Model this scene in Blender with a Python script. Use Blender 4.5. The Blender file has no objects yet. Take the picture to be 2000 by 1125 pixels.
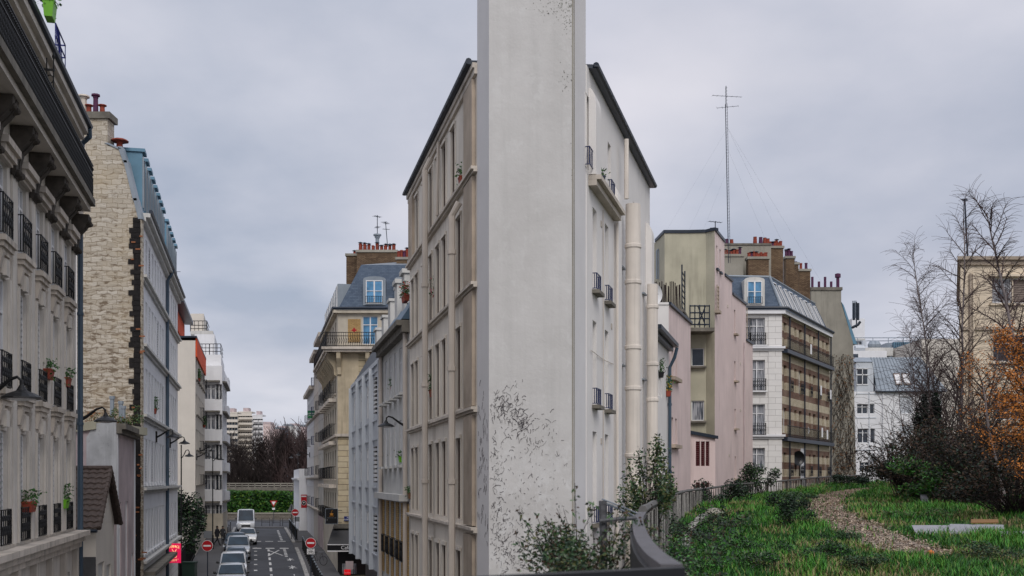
import bpy, math, random
from mathutils import Vector, Matrix, noise
R = random.Random(11)
F = 2200.0; CZ = 5.9; HY = 938.0
scene = bpy.context.scene
col = bpy.data.collections.new("place"); scene.collection.children.link(col)
ORG = {}

def W(px, py, Y):
    return Vector(((px-1000)/F*Y, Y, CZ+(HY-py)/F*Y))
def lerp(tab, t):
    if t <= tab[0][0]: return tab[0][1]
    for (a, va), (b, vb) in zip(tab, tab[1:]):
        if t <= b: return va+(vb-va)*(t-a)/(b-a)
    return tab[-1][1]
def drop(Y): return lerp([(0,1.95),(10,1.8),(18,1.55),(30,1.2),(44,.94),(60,.74),(78,.43),(95,.28),(120,.22)], Y)
def sz(Y): return CZ-lerp([(0,7.2),(40,7.15),(60,7.0),(72,6.9),(78,6.75),(84,6.45),(90,6.25),(97,6.05),(106,5.9),(130,5.82),(170,5.85)], Y)
def sx(c, Y): return c-.2273*Y
def P2(c, Y): return Vector((sx(c, Y), Y))

# ------------------------------------------------------------------ materials
MATS = {}
def nt(name):
    m = bpy.data.materials.new(name); m.use_nodes = True
    t = m.node_tree; b = t.nodes["Principled BSDF"]
    return m, t, b
def C(c): return (c[0], c[1], c[2], 1)
def mixc(t, fac, a, b, mode='MIX'):
    n = t.nodes.new("ShaderNodeMix"); n.data_type = 'RGBA'; n.blend_type = mode
    for s, v in ((0, fac), (6, a), (7, b)):
        if isinstance(v, (int, float)): n.inputs[s].default_value = v
        elif isinstance(v, tuple): n.inputs[s].default_value = C(v)
        else: t.links.new(v, n.inputs[s])
    return n.outputs[2]
def ramp(t, src, p0, p1, v0=0, v1=1):
    n = t.nodes.new("ShaderNodeMapRange"); n.inputs[1].default_value = p0; n.inputs[2].default_value = p1
    n.inputs[3].default_value = v0; n.inputs[4].default_value = v1
    t.links.new(src, n.inputs[0]); return n.outputs[0]
def noi(t, vec, scale, detail=4, rough=.55, sc=None):
    if sc:
        mp = t.nodes.new("ShaderNodeMapping"); mp.inputs[3].default_value = sc
        t.links.new(vec, mp.inputs[0]); vec = mp.outputs[0]
    n = t.nodes.new("ShaderNodeTexNoise"); n.inputs['Scale'].default_value = scale
    n.inputs['Detail'].default_value = detail; n.inputs['Roughness'].default_value = rough
    t.links.new(vec, n.inputs['Vector']); return n.outputs['Fac']
def mul(c, k): return tuple(min(1, x*k) for x in c)
def mat(name, c, rough=.85, var=.15, scale=.9, bump=.12, streak=0.0, sdark=.45, metal=0, fine=14, speck=0.0, spec=.3, emit=0):
    if name in MATS: return MATS[name]
    m, t, b = nt(name)
    tc = t.nodes.new("ShaderNodeTexCoord"); ob = tc.outputs['Object']; uv = tc.outputs['UV']
    o = mixc(t, ramp(t, noi(t, ob, scale, 5), .3, .7), mul(c, 1-var), mul(c, 1+var*.6))
    if streak:
        s1 = ramp(t, noi(t, uv, 1.0, 5, .6, (3.2, .22, 1)), .5, .72)
        s2 = ramp(t, noi(t, uv, .35, 3, .5, (1, 1, 1)), .35, .65)
        k = t.nodes.new("ShaderNodeMath"); k.operation = 'MULTIPLY'
        t.links.new(s1, k.inputs[0]); t.links.new(s2, k.inputs[1])
        k2 = t.nodes.new("ShaderNodeMath"); k2.operation = 'MULTIPLY'; k2.inputs[1].default_value = streak
        t.links.new(k.outputs[0], k2.inputs[0])
        o = mixc(t, k2.outputs[0], o, mul(c, sdark))
    if speck:
        s = ramp(t, noi(t, ob, 9, 6, .7), .60, .68, 0, speck)
        o = mixc(t, s, o, mul(c, .35))
    t.links.new(o, b.inputs['Base Color'])
    b.inputs['Roughness'].default_value = rough; b.inputs['Metallic'].default_value = metal
    b.inputs['Specular IOR Level'].default_value = spec
    if bump:
        bp = t.nodes.new("ShaderNodeBump"); bp.inputs['Strength'].default_value = bump; bp.inputs['Distance'].default_value = .03
        t.links.new(noi(t, ob, fine, 5, .6), bp.inputs['Height']); t.links.new(bp.outputs[0], b.inputs['Normal'])
    if emit:
        b.inputs['Emission Color'].default_value = C(c); b.inputs['Emission Strength'].default_value = emit
    MATS[name] = m; return m
def flat(name, c, rough=.5, metal=0, emit=0, spec=.4):
    return mat(name, c, rough, .06, 3, 0, 0, metal=metal, emit=emit, spec=spec)
def brick(name, c1, c2, mort, w, h, msz=.012, warp=0., dirt=.3, stripes=None, bump=.5, rough=.9, bias=0):
    if name in MATS: return MATS[name]
    m, t, b = nt(name)
    tc = t.nodes.new("ShaderNodeTexCoord"); uv = tc.outputs['UV']; ob = tc.outputs['Object']
    vec = uv
    if warp:
        n = t.nodes.new("ShaderNodeTexNoise"); n.inputs['Scale'].default_value = 2.2; n.inputs['Detail'].default_value = 3
        t.links.new(uv, n.inputs['Vector'])
        s = t.nodes.new("ShaderNodeVectorMath"); s.operation = 'SUBTRACT'; s.inputs[1].default_value = (.5,.5,.5); t.links.new(n.outputs['Color'], s.inputs[0])
        q = t.nodes.new("ShaderNodeVectorMath"); q.operation = 'SCALE'; q.inputs[3].default_value = warp; t.links.new(s.outputs[0], q.inputs[0])
        a = t.nodes.new("ShaderNodeVectorMath"); a.operation = 'ADD'; t.links.new(uv, a.inputs[0]); t.links.new(q.outputs[0], a.inputs[1])
        vec = a.outputs[0]
    br = t.nodes.new("ShaderNodeTexBrick"); t.links.new(vec, br.inputs['Vector'])
    br.inputs['Scale'].default_value = 1; br.inputs['Brick Width'].default_value = w; br.inputs['Row Height'].default_value = h
    br.inputs['Mortar Size'].default_value = msz; br.inputs['Mortar Smooth'].default_value = .3; br.inputs['Bias'].default_value = bias
    br.inputs['Color1'].default_value = C(c1); br.inputs['Color2'].default_value = C(c2); br.inputs['Mortar'].default_value = C(mort)
    o = br.outputs['Color']
    if stripes:
        period, ph, d1, d2, duty = stripes
        sp = t.nodes.new("ShaderNodeSeparateXYZ"); t.links.new(uv, sp.inputs[0])
        k = t.nodes.new("ShaderNodeMath"); k.operation = 'MULTIPLY_ADD'; k.inputs[1].default_value = 1/period; k.inputs[2].default_value = ph; t.links.new(sp.outputs[1], k.inputs[0])
        fr = t.nodes.new("ShaderNodeMath"); fr.operation = 'FRACT'; t.links.new(k.outputs[0], fr.inputs[0])
        lt = t.nodes.new("ShaderNodeMath"); lt.operation = 'LESS_THAN'; lt.inputs[1].default_value = duty; t.links.new(fr.outputs[0], lt.inputs[0])
        b2 = t.nodes.new("ShaderNodeTexBrick"); t.links.new(vec, b2.inputs['Vector'])
        for i in ('Scale','Brick Width','Row Height','Mortar Size'): b2.inputs[i].default_value = br.inputs[i].default_value
        b2.inputs['Color1'].default_value = C(d1); b2.inputs['Color2'].default_value = C(d2); b2.inputs['Mortar'].default_value = C(mul(mort, .6))
        o = mixc(t, lt.outputs[0], o, b2.outputs['Color'])
    o = mixc(t, ramp(t, noi(t, ob, 1.3, 6, .65), .42, .72, 0, dirt), o, mul(c1, .28))
    o = mixc(t, ramp(t, noi(t, ob, .5, 3), .4, .7, 0, dirt*.5), o, mul(c2, 1.25))
    t.links.new(o, b.inputs['Base Color']); b.inputs['Roughness'].default_value = rough; b.inputs['Specular IOR Level'].default_value = .2
    bp = t.nodes.new("ShaderNodeBump"); bp.inputs['Strength'].default_value = bump; bp.inputs['Distance'].default_value = .03; bp.invert = True
    t.links.new(br.outputs['Fac'], bp.inputs['Height']); t.links.new(bp.outputs[0], b.inputs['Normal'])
    MATS[name] = m; return m
def rubble(name):
    m, t, b = nt(name)
    tc = t.nodes.new("ShaderNodeTexCoord"); uv = tc.outputs['UV']
    n = t.nodes.new("ShaderNodeTexNoise"); n.inputs['Scale'].default_value = 1.7; n.inputs['Detail'].default_value = 4; t.links.new(uv, n.inputs['Vector'])
    s = t.nodes.new("ShaderNodeVectorMath"); s.operation = 'SUBTRACT'; s.inputs[1].default_value = (.5,.5,.5); t.links.new(n.outputs['Color'], s.inputs[0])
    q = t.nodes.new("ShaderNodeVectorMath"); q.operation = 'SCALE'; q.inputs[3].default_value = .30; t.links.new(s.outputs[0], q.inputs[0])
    a = t.nodes.new("ShaderNodeVectorMath"); a.operation = 'ADD'; t.links.new(uv, a.inputs[0]); t.links.new(q.outputs[0], a.inputs[1])
    br = t.nodes.new("ShaderNodeTexBrick"); t.links.new(a.outputs[0], br.inputs['Vector'])
    for k, v in (('Scale',1),('Brick Width',.44),('Row Height',.205),('Mortar Size',.02),('Mortar Smooth',.5)): br.inputs[k].default_value = v
    br.inputs['Color1'].default_value = (.40,.35,.275,1); br.inputs['Color2'].default_value = (.52,.475,.40,1); br.inputs['Mortar'].default_value = (.29,.245,.185,1)
    # dark gaps that get denser toward the lower wall
    sp = t.nodes.new("ShaderNodeSeparateXYZ"); t.links.new(uv, sp.inputs[0])
    dens = ramp(t, sp.outputs[1], 5, 19, .12, -.02)
    mp = t.nodes.new("ShaderNodeMapping"); mp.inputs[3].default_value = (1.6, 5.0, 1); t.links.new(a.outputs[0], mp.inputs[0])
    g = noi(t, mp.outputs[0], 1.5, 5, .62)
    ad = t.nodes.new("ShaderNodeMath"); ad.operation = 'ADD'; t.links.new(g, ad.inputs[0]); t.links.new(dens, ad.inputs[1])
    gap = ramp(t, ad.outputs[0], .545, .66, 0, .88)
    o = mixc(t, gap, br.outputs['Color'], (.13,.09,.055))
    o = mixc(t, ramp(t, noi(t, uv, .6, 4), .45, .75, 0, .45), o, (.46,.36,.22))
    t.links.new(o, b.inputs['Base Color']); b.inputs['Roughness'].default_value = .95
    bp = t.nodes.new("ShaderNodeBump"); bp.inputs['Strength'].default_value = .7; bp.inputs['Distance'].default_value = .06; bp.invert = True
    t.links.new(ad.outputs[0], bp.inputs['Height']); t.links.new(bp.outputs[0], b.inputs['Normal'])
    MATS[name] = m; return m
def glassm(name, c, rough=.07, curt=0):
    m, t, b = nt(name)
    tc = t.nodes.new("ShaderNodeTexCoord")
    o = mixc(t, ramp(t, noi(t, tc.outputs['Object'], 1.1, 2), .35, .65), mul(c, .6), mul(c, 1.3))
    if curt: o = mixc(t, ramp(t, noi(t, tc.outputs['Object'], 2.0, 3, .5, (6, 1, .5)), .4, .55, 0, .8), o, (.42,.42,.44))
    t.links.new(o, b.inputs['Base Color']); b.inputs['Roughness'].default_value = rough; b.inputs['Specular IOR Level'].default_value = .42
    bp = t.nodes.new("ShaderNodeBump"); bp.inputs['Strength'].default_value = .04; bp.inputs['Distance'].default_value = .1
    t.links.new(noi(t, tc.outputs['Object'], 1.5, 1), bp.inputs['Height']); t.links.new(bp.outputs[0], b.inputs['Normal'])
    MATS[name] = m; return m

M = {}
M['cream'] = mat('cream limestone', (.60,.555,.495), var=.16, streak=.75, sdark=.45, bump=.2)
M['creamtrim'] = mat('weathered stone trim', (.56,.50,.43), var=.25, streak=.9, sdark=.3)
M['corbel'] = mat('dark corbel stone', (.07,.06,.05), var=.5, scale=4)  # corbels under the balcony, far darker than the cream wall stone
M['plaster'] = mat('grey white render', (.53,.53,.515), var=.07, scale=.7, bump=.18, fine=9, streak=.25, sdark=.72, speck=.22)
def nose_material():
    m, t, b = nt('stained off white render'); g = t.nodes.new('ShaderNodeNewGeometry'); pos = g.outputs['Position']
    s = t.nodes.new('ShaderNodeSeparateXYZ'); t.links.new(pos, s.inputs[0]); x = s.outputs[0]; z = s.outputs[2]
    def op(k, a, b_):
        n = t.nodes.new('ShaderNodeMath'); n.operation = k
        for i, v in enumerate((a, b_)):
            if isinstance(v, (int, float)): n.inputs[i].default_value = v
            else: t.links.new(v, n.inputs[i])
        return n.outputs[0]
    o = mixc(t, ramp(t, noi(t, pos, .55, 6, .6), .35, .68), (.51,.495,.475), (.595,.58,.56))
    o = mixc(t, ramp(t, noi(t, pos, 1.0, 5, .6, (3.5, 1, .16)), .50, .75, 0, .35), o, (.40,.395,.375))      # rain streaks
    o = mixc(t, ramp(t, noi(t, pos, 2.6, 7, .7, (1, 1, .8)), .56, .64, 0, .28), o, (.66,.655,.635))        # lime bloom
    low = op('MULTIPLY', ramp(t, z, 7.6, 5.2), ramp(t, noi(t, pos, 3.2, 7, .66, (1.2, 1, .7)), .50, .62, 0, .5))
    o = mixc(t, low, o, (.66,.66,.65))
    m1 = op('MULTIPLY', ramp(t, x, .35, 1.5), ramp(t, z, 16.2, 17.9)); m2 = op('MULTIPLY', ramp(t, x, 1.15, 1.5), ramp(t, z, 15.2, 16.2))
    mm = op('MAXIMUM', op('MULTIPLY', m1, .17), op('MULTIPLY', m2, .075)); mm = op('MAXIMUM', mm, op('MULTIPLY', ramp(t, x, 1.44, 1.52), .06))
    n = op('ADD', noi(t, pos, 11, 8, .72), mm)
    o = mixc(t, ramp(t, n, .655, .72, 0, .8), o, (.17,.17,.14))
    t.links.new(o, b.inputs['Base Color']); b.inputs['Roughness'].default_value = .92; b.inputs['Specular IOR Level'].default_value = .2
    bp = t.nodes.new('ShaderNodeBump'); bp.inputs['Strength'].default_value = .35; bp.inputs['Distance'].default_value = .03
    t.links.new(op('ADD', noi(t, pos, 5, 8, .7), op('MULTIPLY', noi(t, pos, .8, 4), 2.0)), bp.inputs['Height']); t.links.new(bp.outputs[0], b.inputs['Normal'])
    return m
M['nose'] = nose_material()
M['plasterside'] = mat('pale side render', (.62,.605,.60), var=.05, streak=.2, sdark=.75)
M['rightwall'] = mat('clean white render', (.74,.71,.68), var=.08, scale=.5, streak=.5, sdark=.62)
M['leftwall'] = mat('dirty beige render', (.70,.64,.555), var=.14, scale=.6, streak=.8, sdark=.42)
M['brownwall'] = mat('brown stained render', (.42,.345,.27), var=.3, streak=.6)
M['duct'] = mat('cream painted duct', (.68,.62,.555), rough=.75, var=.12, bump=.08, streak=.7, sdark=.6)
M['duct_l'] = mat('old beige downpipe', (.52,.46,.40), rough=.6, var=.12, bump=.03)
M['white'] = mat('white facade paint', (.72,.72,.73), var=.07, streak=.4, sdark=.6)
M['bluewhite'] = mat('bluish metal cladding', (.53,.56,.595), rough=.55, var=.08, streak=.6, sdark=.6, bump=.03)
M['greywhite'] = mat('grey white facade', (.55,.54,.51), var=.12, streak=.6, sdark=.5)
M['yellow'] = mat('yellow limestone', (.46,.385,.27), var=.28, streak=.8, sdark=.35, bump=.2)
M['paleyellow'] = mat('pale limestone', (.52,.465,.375), var=.2, streak=.6)
M['pink'] = mat('pink render', (.69,.56,.53), var=.12, scale=.4, streak=.9, sdark=.62, bump=.15, speck=.15)
M['pinkold'] = mat('faded pink render', (.50,.41,.41), var=.25, streak=.7, speck=.3)
M['olive'] = mat('olive beige render', (.44,.415,.315), var=.14, streak=.8, sdark=.45)
M['beige'] = mat('beige render', (.64,.59,.52), var=.06, streak=.3)
M['tan'] = mat('tan render', (.68,.575,.44), var=.12, streak=.6, sdark=.5)
M['cement'] = mat('grey cement render', (.30,.28,.235), var=.3, scale=.4, streak=.7, sdark=.5, speck=.4)
M['greystone'] = mat('mossy dark stone', (.17,.155,.13), var=.4, scale=2, streak=.5)
M['zinc'] = mat('zinc roof sheet', (.25,.285,.32), rough=.45, var=.15, bump=.04, metal=.2, streak=.4)
M['zincdark'] = mat('dark blue zinc', (.085,.14,.20), rough=.5, var=.2, bump=.04, metal=.1)
M['zincteal'] = mat('teal zinc', (.12,.24,.33), rough=.5, var=.2, bump=.04, metal=.1)
M['slate'] = brick('blue slate', (.055,.08,.12), (.085,.115,.16), (.03,.04,.06), .25, .12, .006, dirt=.2, bump=.3, rough=.6)
M['gutter'] = mat('dark gutter', (.022,.03,.045), rough=.4, var=.3, bump=0)
M['pipeblue'] = mat('blue grey pipe', (.055,.085,.12), rough=.4, var=.2, bump=0)
M['iron'] = mat('black wrought iron', (.012,.012,.013), rough=.45, var=.2, bump=0)
M['ironblue'] = mat('navy iron', (.02,.03,.09), rough=.4, var=.2, bump=0)
M['shutter'] = mat('grey slatted shutter', (.34,.34,.33), rough=.6, var=.1, bump=0)
M['frame'] = mat('white window frame', (.72,.72,.72), rough=.4, var=.05, bump=0)
M['framebrown'] = mat('brown window frame', (.16,.12,.10), rough=.5, var=.2, bump=0)
M['blind'] = mat('beige roller blind', (.13,.10,.08), rough=.8, var=.2, bump=0)
M['glass'] = glassm('window glass', (.035,.045,.06))
M['glassc'] = glassm('curtained glass', (.06,.07,.09), curt=1)
M['glassblue'] = glassm('sky blue glass', (.10,.25,.42), .05)
M['rubble'] = rubble('rubble stone')
M['soot'] = mat('soot stained flue brick', (.014,.012,.012), var=.6, scale=5, bump=.3)
M['chimbrick'] = brick('brown chimney brick', (.12,.075,.045), (.22,.15,.09), (.05,.035,.03), .24, .085, .014, dirt=.5)
M['striped'] = brick('striped brick', (.50,.425,.30), (.60,.52,.385), (.31,.27,.2), .24, .085, .012, dirt=.3, stripes=(1.04,.555,(.11,.038,.030),(.18,.066,.05),.47))
M['yellowbrick'] = brick('ochre brick', (.42,.26,.10), (.55,.36,.15), (.22,.17,.11), .24, .085, .012, dirt=.4)
M['ashlar'] = brick('ashlar blocks', (.46,.38,.25), (.51,.44,.31), (.12,.09,.06), 1.3, .40, .022, dirt=.35)
M['whiteashlar'] = brick('white ashlar', (.72,.70,.67), (.75,.73,.70), (.45,.43,.41), 1.1, .42, .014, dirt=.1)
M['pot'] = mat('terracotta chimney pot', (.24,.05,.03), var=.35, scale=6)
M['potpurple'] = mat('dark violet pot', (.09,.03,.07), var=.3, scale=6)
M['orange'] = mat('orange red fascia', (.72,.10,.035), var=.08)
M['greenplant'] = flat('green leaf', (.035,.11,.02), .6)
M['asphalt'] = mat('asphalt', (.055,.057,.065), rough=.75, var=.3, scale=.5, bump=.25, fine=25, speck=.2)
M['pave'] = mat('pavement asphalt', (.085,.083,.085), rough=.8, var=.25, scale=.4, bump=.2, fine=20)
M['kerb'] = brick('granite kerb', (.30,.29,.28), (.38,.37,.35), (.08,.08,.08), 1.0, .6, .02, dirt=.3)
M['paint'] = mat('worn road paint', (.55,.55,.54), var=.25, scale=5)
M['earth'] = mat('ground earth', (.09,.075,.05), var=.4, scale=.8, bump=.5)
M['black'] = flat('black lacquer', (.008,.008,.009), .35)
M['red'] = flat('sign red', (.42,.008,.015), .4)
M['signwhite'] = flat('sign white', (.75,.74,.74), .4)
M['signgrey'] = flat('sign back grey', (.16,.17,.18), .5)
M['bark'] = mat('dark bark', (.035,.026,.024), var=.4, scale=8)
M['barkpurple'] = mat('reddish twigs', (.075,.050,.048), var=.4, scale=4)
M['barkpale'] = mat('pale birch bark', (.20,.17,.165), var=.4, scale=5)

# ------------------------------------------------------------------ mesh builder
class MB:
    def __init__(s, org=None):
        s.v = []; s.f = []; s.mi = []; s.cur = 0; s.smooth = False
    def face(s, pts):
        i = len(s.v); s.v += [tuple(p) for p in pts]; s.f.append(tuple(range(i, i+len(pts)))); s.mi.append(s.cur)
    def mesh(s, vs, fs):
        i = len(s.v); s.v += [tuple(p) for p in vs]
        for f in fs: s.f.append(tuple(i+k for k in f)); s.mi.append(s.cur)
    def hexa(s, p):   # bottom 4 ccw, top 4 ccw
        s.mesh(p, [(3,2,1,0),(4,5,6,7),(0,1,5,4),(1,2,6,5),(2,3,7,6),(3,0,4,7)])
    def box(s, x0, x1, y0, y1, z0, z1):
        s.hexa([(x0,y0,z0),(x1,y0,z0),(x1,y1,z0),(x0,y1,z0),(x0,y0,z1),(x1,y0,z1),(x1,y1,z1),(x0,y1,z1)])
    def fb(s, fa, u0, u1, z0, z1, n0, n1):
        # box in facade coordinates; n outward
        s.hexa([fa.P(u0,z0,n1),fa.P(u1,z0,n1),fa.P(u1,z0,n0),fa.P(u0,z0,n0),fa.P(u0,z1,n1),fa.P(u1,z1,n1),fa.P(u1,z1,n0),fa.P(u0,z1,n0)])
    def prism(s, poly, z0, z1):   # ccw xy polygon
        n = len(poly)
        zz0 = z0 if isinstance(z0, (list, tuple)) else [z0]*n
        zz1 = z1 if isinstance(z1, (list, tuple)) else [z1]*n
        vs = [(p[0],p[1],zz0[i]) for i, p in enumerate(poly)]+[(p[0],p[1],zz1[i]) for i, p in enumerate(poly)]
        s.mesh(vs, [tuple(range(n))[::-1], tuple(range(n, 2*n))]+[(i,(i+1)%n,n+(i+1)%n,n+i) for i in range(n)])
    def sheet(s, outline, d):     # outline: list of 3d pts of a flat face, extruded by vector d
        n = len(outline); a = [Vector(p) for p in outline]; b = [p+Vector(d) for p in a]
        s.mesh(a+b, [tuple(range(n)), tuple(range(n, 2*n))[::-1]]+[(i,(i+1)%n,n+(i+1)%n,n+i)[::-1] for i in range(n)])
    def tube(s, pts, r, seg=6, r1=None, cap=True):
        pts = [Vector(p) for p in pts]; n = len(pts); i0 = len(s.v); rings = []
        up = None
        for i, p in enumerate(pts):
            d = (pts[min(i+1, n-1)]-pts[max(i-1, 0)])
            if d.length < 1e-9: d = Vector((0,0,1))
            d.normalize()
            if up is None:
                up = Vector((0,0,1)) if abs(d.z) < .9 else Vector((1,0,0))
            a = d.cross(up)
            if a.length < 1e-6: a = d.cross(Vector((0,1,0)))
            a.normalize(); b = a.cross(d).normalized(); up = b
            rr = r[i] if isinstance(r, (list, tuple)) else (r if r1 is None else r+(r1-r)*i/(n-1))
            for k in range(seg):
                t = 2*math.pi*k/seg
                s.v.append(tuple(p+a*math.cos(t)*rr+b*math.sin(t)*rr))
        for i in range(n-1):
            for k in range(seg):
                s.f.append((i0+i*seg+k, i0+(i+1)*seg+k, i0+(i+1)*seg+(k+1)%seg, i0+i*seg+(k+1)%seg)); s.mi.append(s.cur)
        if cap:
            s.f.append(tuple(i0+k for k in range(seg))); s.mi.append(s.cur)
            s.f.append(tuple(i0+(n-1)*seg+k for k in range(seg))[::-1]); s.mi.append(s.cur)
    def lathe(s, c, prof, seg=12, axis='z'):
        c = Vector(c); i0 = len(s.v)
        for r, h in prof:
            for k in range(seg):
                t = 2*math.pi*k/seg; a, b = r*math.cos(t), r*math.sin(t)
                s.v.append(tuple(c+(Vector((a,b,h)) if axis == 'z' else Vector((a,h,b)) if axis == 'y' else Vector((h,a,b)))))
        for i in range(len(prof)-1):
            for k in range(seg):
                s.f.append((i0+i*seg+k, i0+i*seg+(k+1)%seg, i0+(i+1)*seg+(k+1)%seg, i0+(i+1)*seg+k)); s.mi.append(s.cur)
        s.f.append(tuple(i0+k for k in range(seg))[::-1]); s.mi.append(s.cur)
        s.f.append(tuple(i0+(len(prof)-1)*seg+k for k in range(seg))); s.mi.append(s.cur)
    def build(s, name, mt, parent=None, org=None, uv=True):
        if org is None:
            if parent is not None: org = ORG[parent.name]
            elif s.v:
                xs = [v[0] for v in s.v]; ys = [v[1] for v in s.v]; zs = [v[2] for v in s.v]
                org = Vector(((min(xs)+max(xs))/2, (min(ys)+max(ys))/2, min(zs)))
        org = Vector(org)
        me = bpy.data.meshes.new(name)
        me.from_pydata([(v[0]-org.x, v[1]-org.y, v[2]-org.z) for v in s.v], [], s.f)
        for q in (mt if isinstance(mt, (list, tuple)) else [mt]): me.materials.append(q)
        if isinstance(mt, (list, tuple)): me.polygons.foreach_set('material_index', s.mi)
        if s.smooth: me.polygons.foreach_set('use_smooth', [True]*len(me.polygons))
        me.update()
        if uv and len(me.polygons) < 6000:
            ul = me.uv_layers.new(name='UV').data
            for p in me.polygons:
                n = p.normal
                if abs(n.z) > .75: e = (1,0,0); fz = False
                else:
                    h = math.hypot(n.x, n.y) or 1; e = (-n.y/h, n.x/h, 0); fz = True
                for li in p.loop_indices:
                    w = s.v[me.loops[li].vertex_index]
                    ul[li].uv = (w[0]*e[0]+w[1]*e[1], w[2]) if fz else (w[0], w[1])
        o = bpy.data.objects.new(name, me); col.objects.link(o)
        if parent is not None:
            o.parent = parent; ORG[o.name] = org
            o.location = org-ORG[parent.name] if False else (0,0,0)
            ORG[o.name] = org
        else:
            o.location = org; ORG[o.name] = org
        return o

def tag(o, label, cat, group=None):
    o['label'] = label; o['category'] = cat
    if group: o['group'] = group
    return o
def thing(name, label, cat, loc, group=None, rz=0):
    o = bpy.data.objects.new(name, None); col.objects.link(o); o.empty_display_size = .3
    o.location = loc; o.rotation_euler = (0,0,rz); ORG[o.name] = Vector(loc)
    return tag(o, label, cat, group)
def struct(mb, name, mt, kind='structure'):
    o = mb.build(name, mt); o['kind'] = kind; return o
def copy_tree(o, parent=None):
    c = o.copy(); col.objects.link(c); ORG[c.name] = ORG.get(o.name, Vector((0,0,0)))
    if parent: c.parent = parent
    for ch in list(o.children): copy_tree(ch, c)
    return c
def child_at(proto, parent, loc, rz=0, scale=None):
    """copy of a prototype part (with its sub-parts) placed at world loc under parent"""
    c = copy_tree(proto, parent); c.location = Vector(loc)-ORG[parent.name]; c.rotation_euler = (0,0,rz)
    ORG[c.name] = Vector(loc)
    if scale: c.scale = scale
    return c
def kill(o):
    for c in list(o.children): kill(c)
    bpy.data.objects.remove(o)

class Fac:
    def __init__(s, A, B):
        s.A = Vector(A[:2]); s.B = Vector(B[:2]); d = s.B-s.A; s.L = d.length; s.u = d/s.L
        s.n = Vector((s.u.y, -s.u.x)); s.rz = math.atan2(s.u.y, s.u.x)
    def P(s, u, z, n=0):
        p = s.A+s.u*u+s.n*n; return Vector((p.x, p.y, z))
    def U(s, px, n=0):
        k = (px-1000)/F; A = s.A+s.n*n
        return (k*A.y-A.x)/(s.u.x-k*s.u.y)
    def Z(s, px, py, n=0):
        Y = (s.A+s.n*n).y+s.u.y*s.U(px, n); return CZ+(HY-py)/F*Y

# window prototypes ------------------------------------------------
PROTO = {}
def win_proto(w, h, style, fm, gm):
    k = (round(w, 2), round(h, 2), style, fm, gm)
    if k in PROTO: return PROTO[k]
    a = MB(); f = .05
    a.box(0,f,0,.05,0,h); a.box(w-f,w,0,.05,0,h); a.box(f,w-f,0,.05,0,f); a.box(f,w-f,0,.05,h-f,h)
    if style in ('french', 'two', 'curtain'):
        a.box(w/2-.04,w/2+.04,-.012,.05,f,h-f)
        if style == 'french':
            for z in (h*.36, h*.68):
                a.box(f,w/2-.04,0,.035,z-.018,z+.018); a.box(w/2+.04,w-f,0,.035,z-.018,z+.018)
        elif h > 1.0:
            z = h*.70; a.box(f,w/2-.04,0,.035,z-.025,z+.025); a.box(w/2+.04,w-f,0,.035,z-.025,z+.025)
    fo = a.build('window', M[fm], org=(0,0,0)); 
    g = MB()
    if style == 'shutter':
        n = int(h/.12)
        for i in range(n):
            z0 = i*h/n; g.hexa([(f,.0,z0),(w-f,.0,z0),(w-f,.04,z0),(f,.04,z0),(f,.025,z0+h/n-.01),(w-f,.025,z0+h/n-.01),(w-f,.04,z0+h/n-.01),(f,.04,z0+h/n-.01)])
        g.box(f,w-f,.041,.05,0,h)
        p = g.build('shutter', M[gm], fo)
    else:
        g.box(f*.6,w-f*.6,.052,.062,f*.6,h-f*.6); p = g.build('pane', M[gm], fo)
    PROTO[k] = fo; return fo
def rail_proto(w, h, d=.18, mt='iron', scroll=True):
    k = ('rail', round(w, 2), h, d, mt, scroll)
    if k in PROTO: return PROTO[k]
    a = MB(); t = .022
    def bar(p, q, r=.011): a.tube([p, q], r, 4, cap=False)
    for z in (.05, h): a.box(0,w,-d-t,-d,z-t,z); a.box(0,t,-d,0,z-t,z); a.box(w-t,w,-d,0,z-t,z)
    n = max(3, int(w/(.15 if scroll else .21)))
    for i in range(n+1):
        x = min(w-.011, .011+i*(w-.022)/n); bar((x,-d-.011,.05),(x,-d-.011,h))
        if scroll and i < n:
            x2 = x+(w-.022)/n
            bar((x,-d-.011,h*.3),(x2,-d-.011,h*.55),.016); bar((x2,-d-.011,h*.3),(x,-d-.011,h*.55),.016)
            bar((x,-d-.011,h*.68),(x2,-d-.011,h*.84),.013); bar((x2,-d-.011,h*.68),(x,-d-.011,h*.84),.013)
    m = max(1, int(d/.12))
    for i in range(m+1):
        for x in (.011, w-.011): bar((x,-d+i*d/(m+1),.05),(x,-d+i*d/(m+1),h))
    o = a.build('railing', M[mt], org=(0,0,0)); PROTO[k] = o; return o

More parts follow.
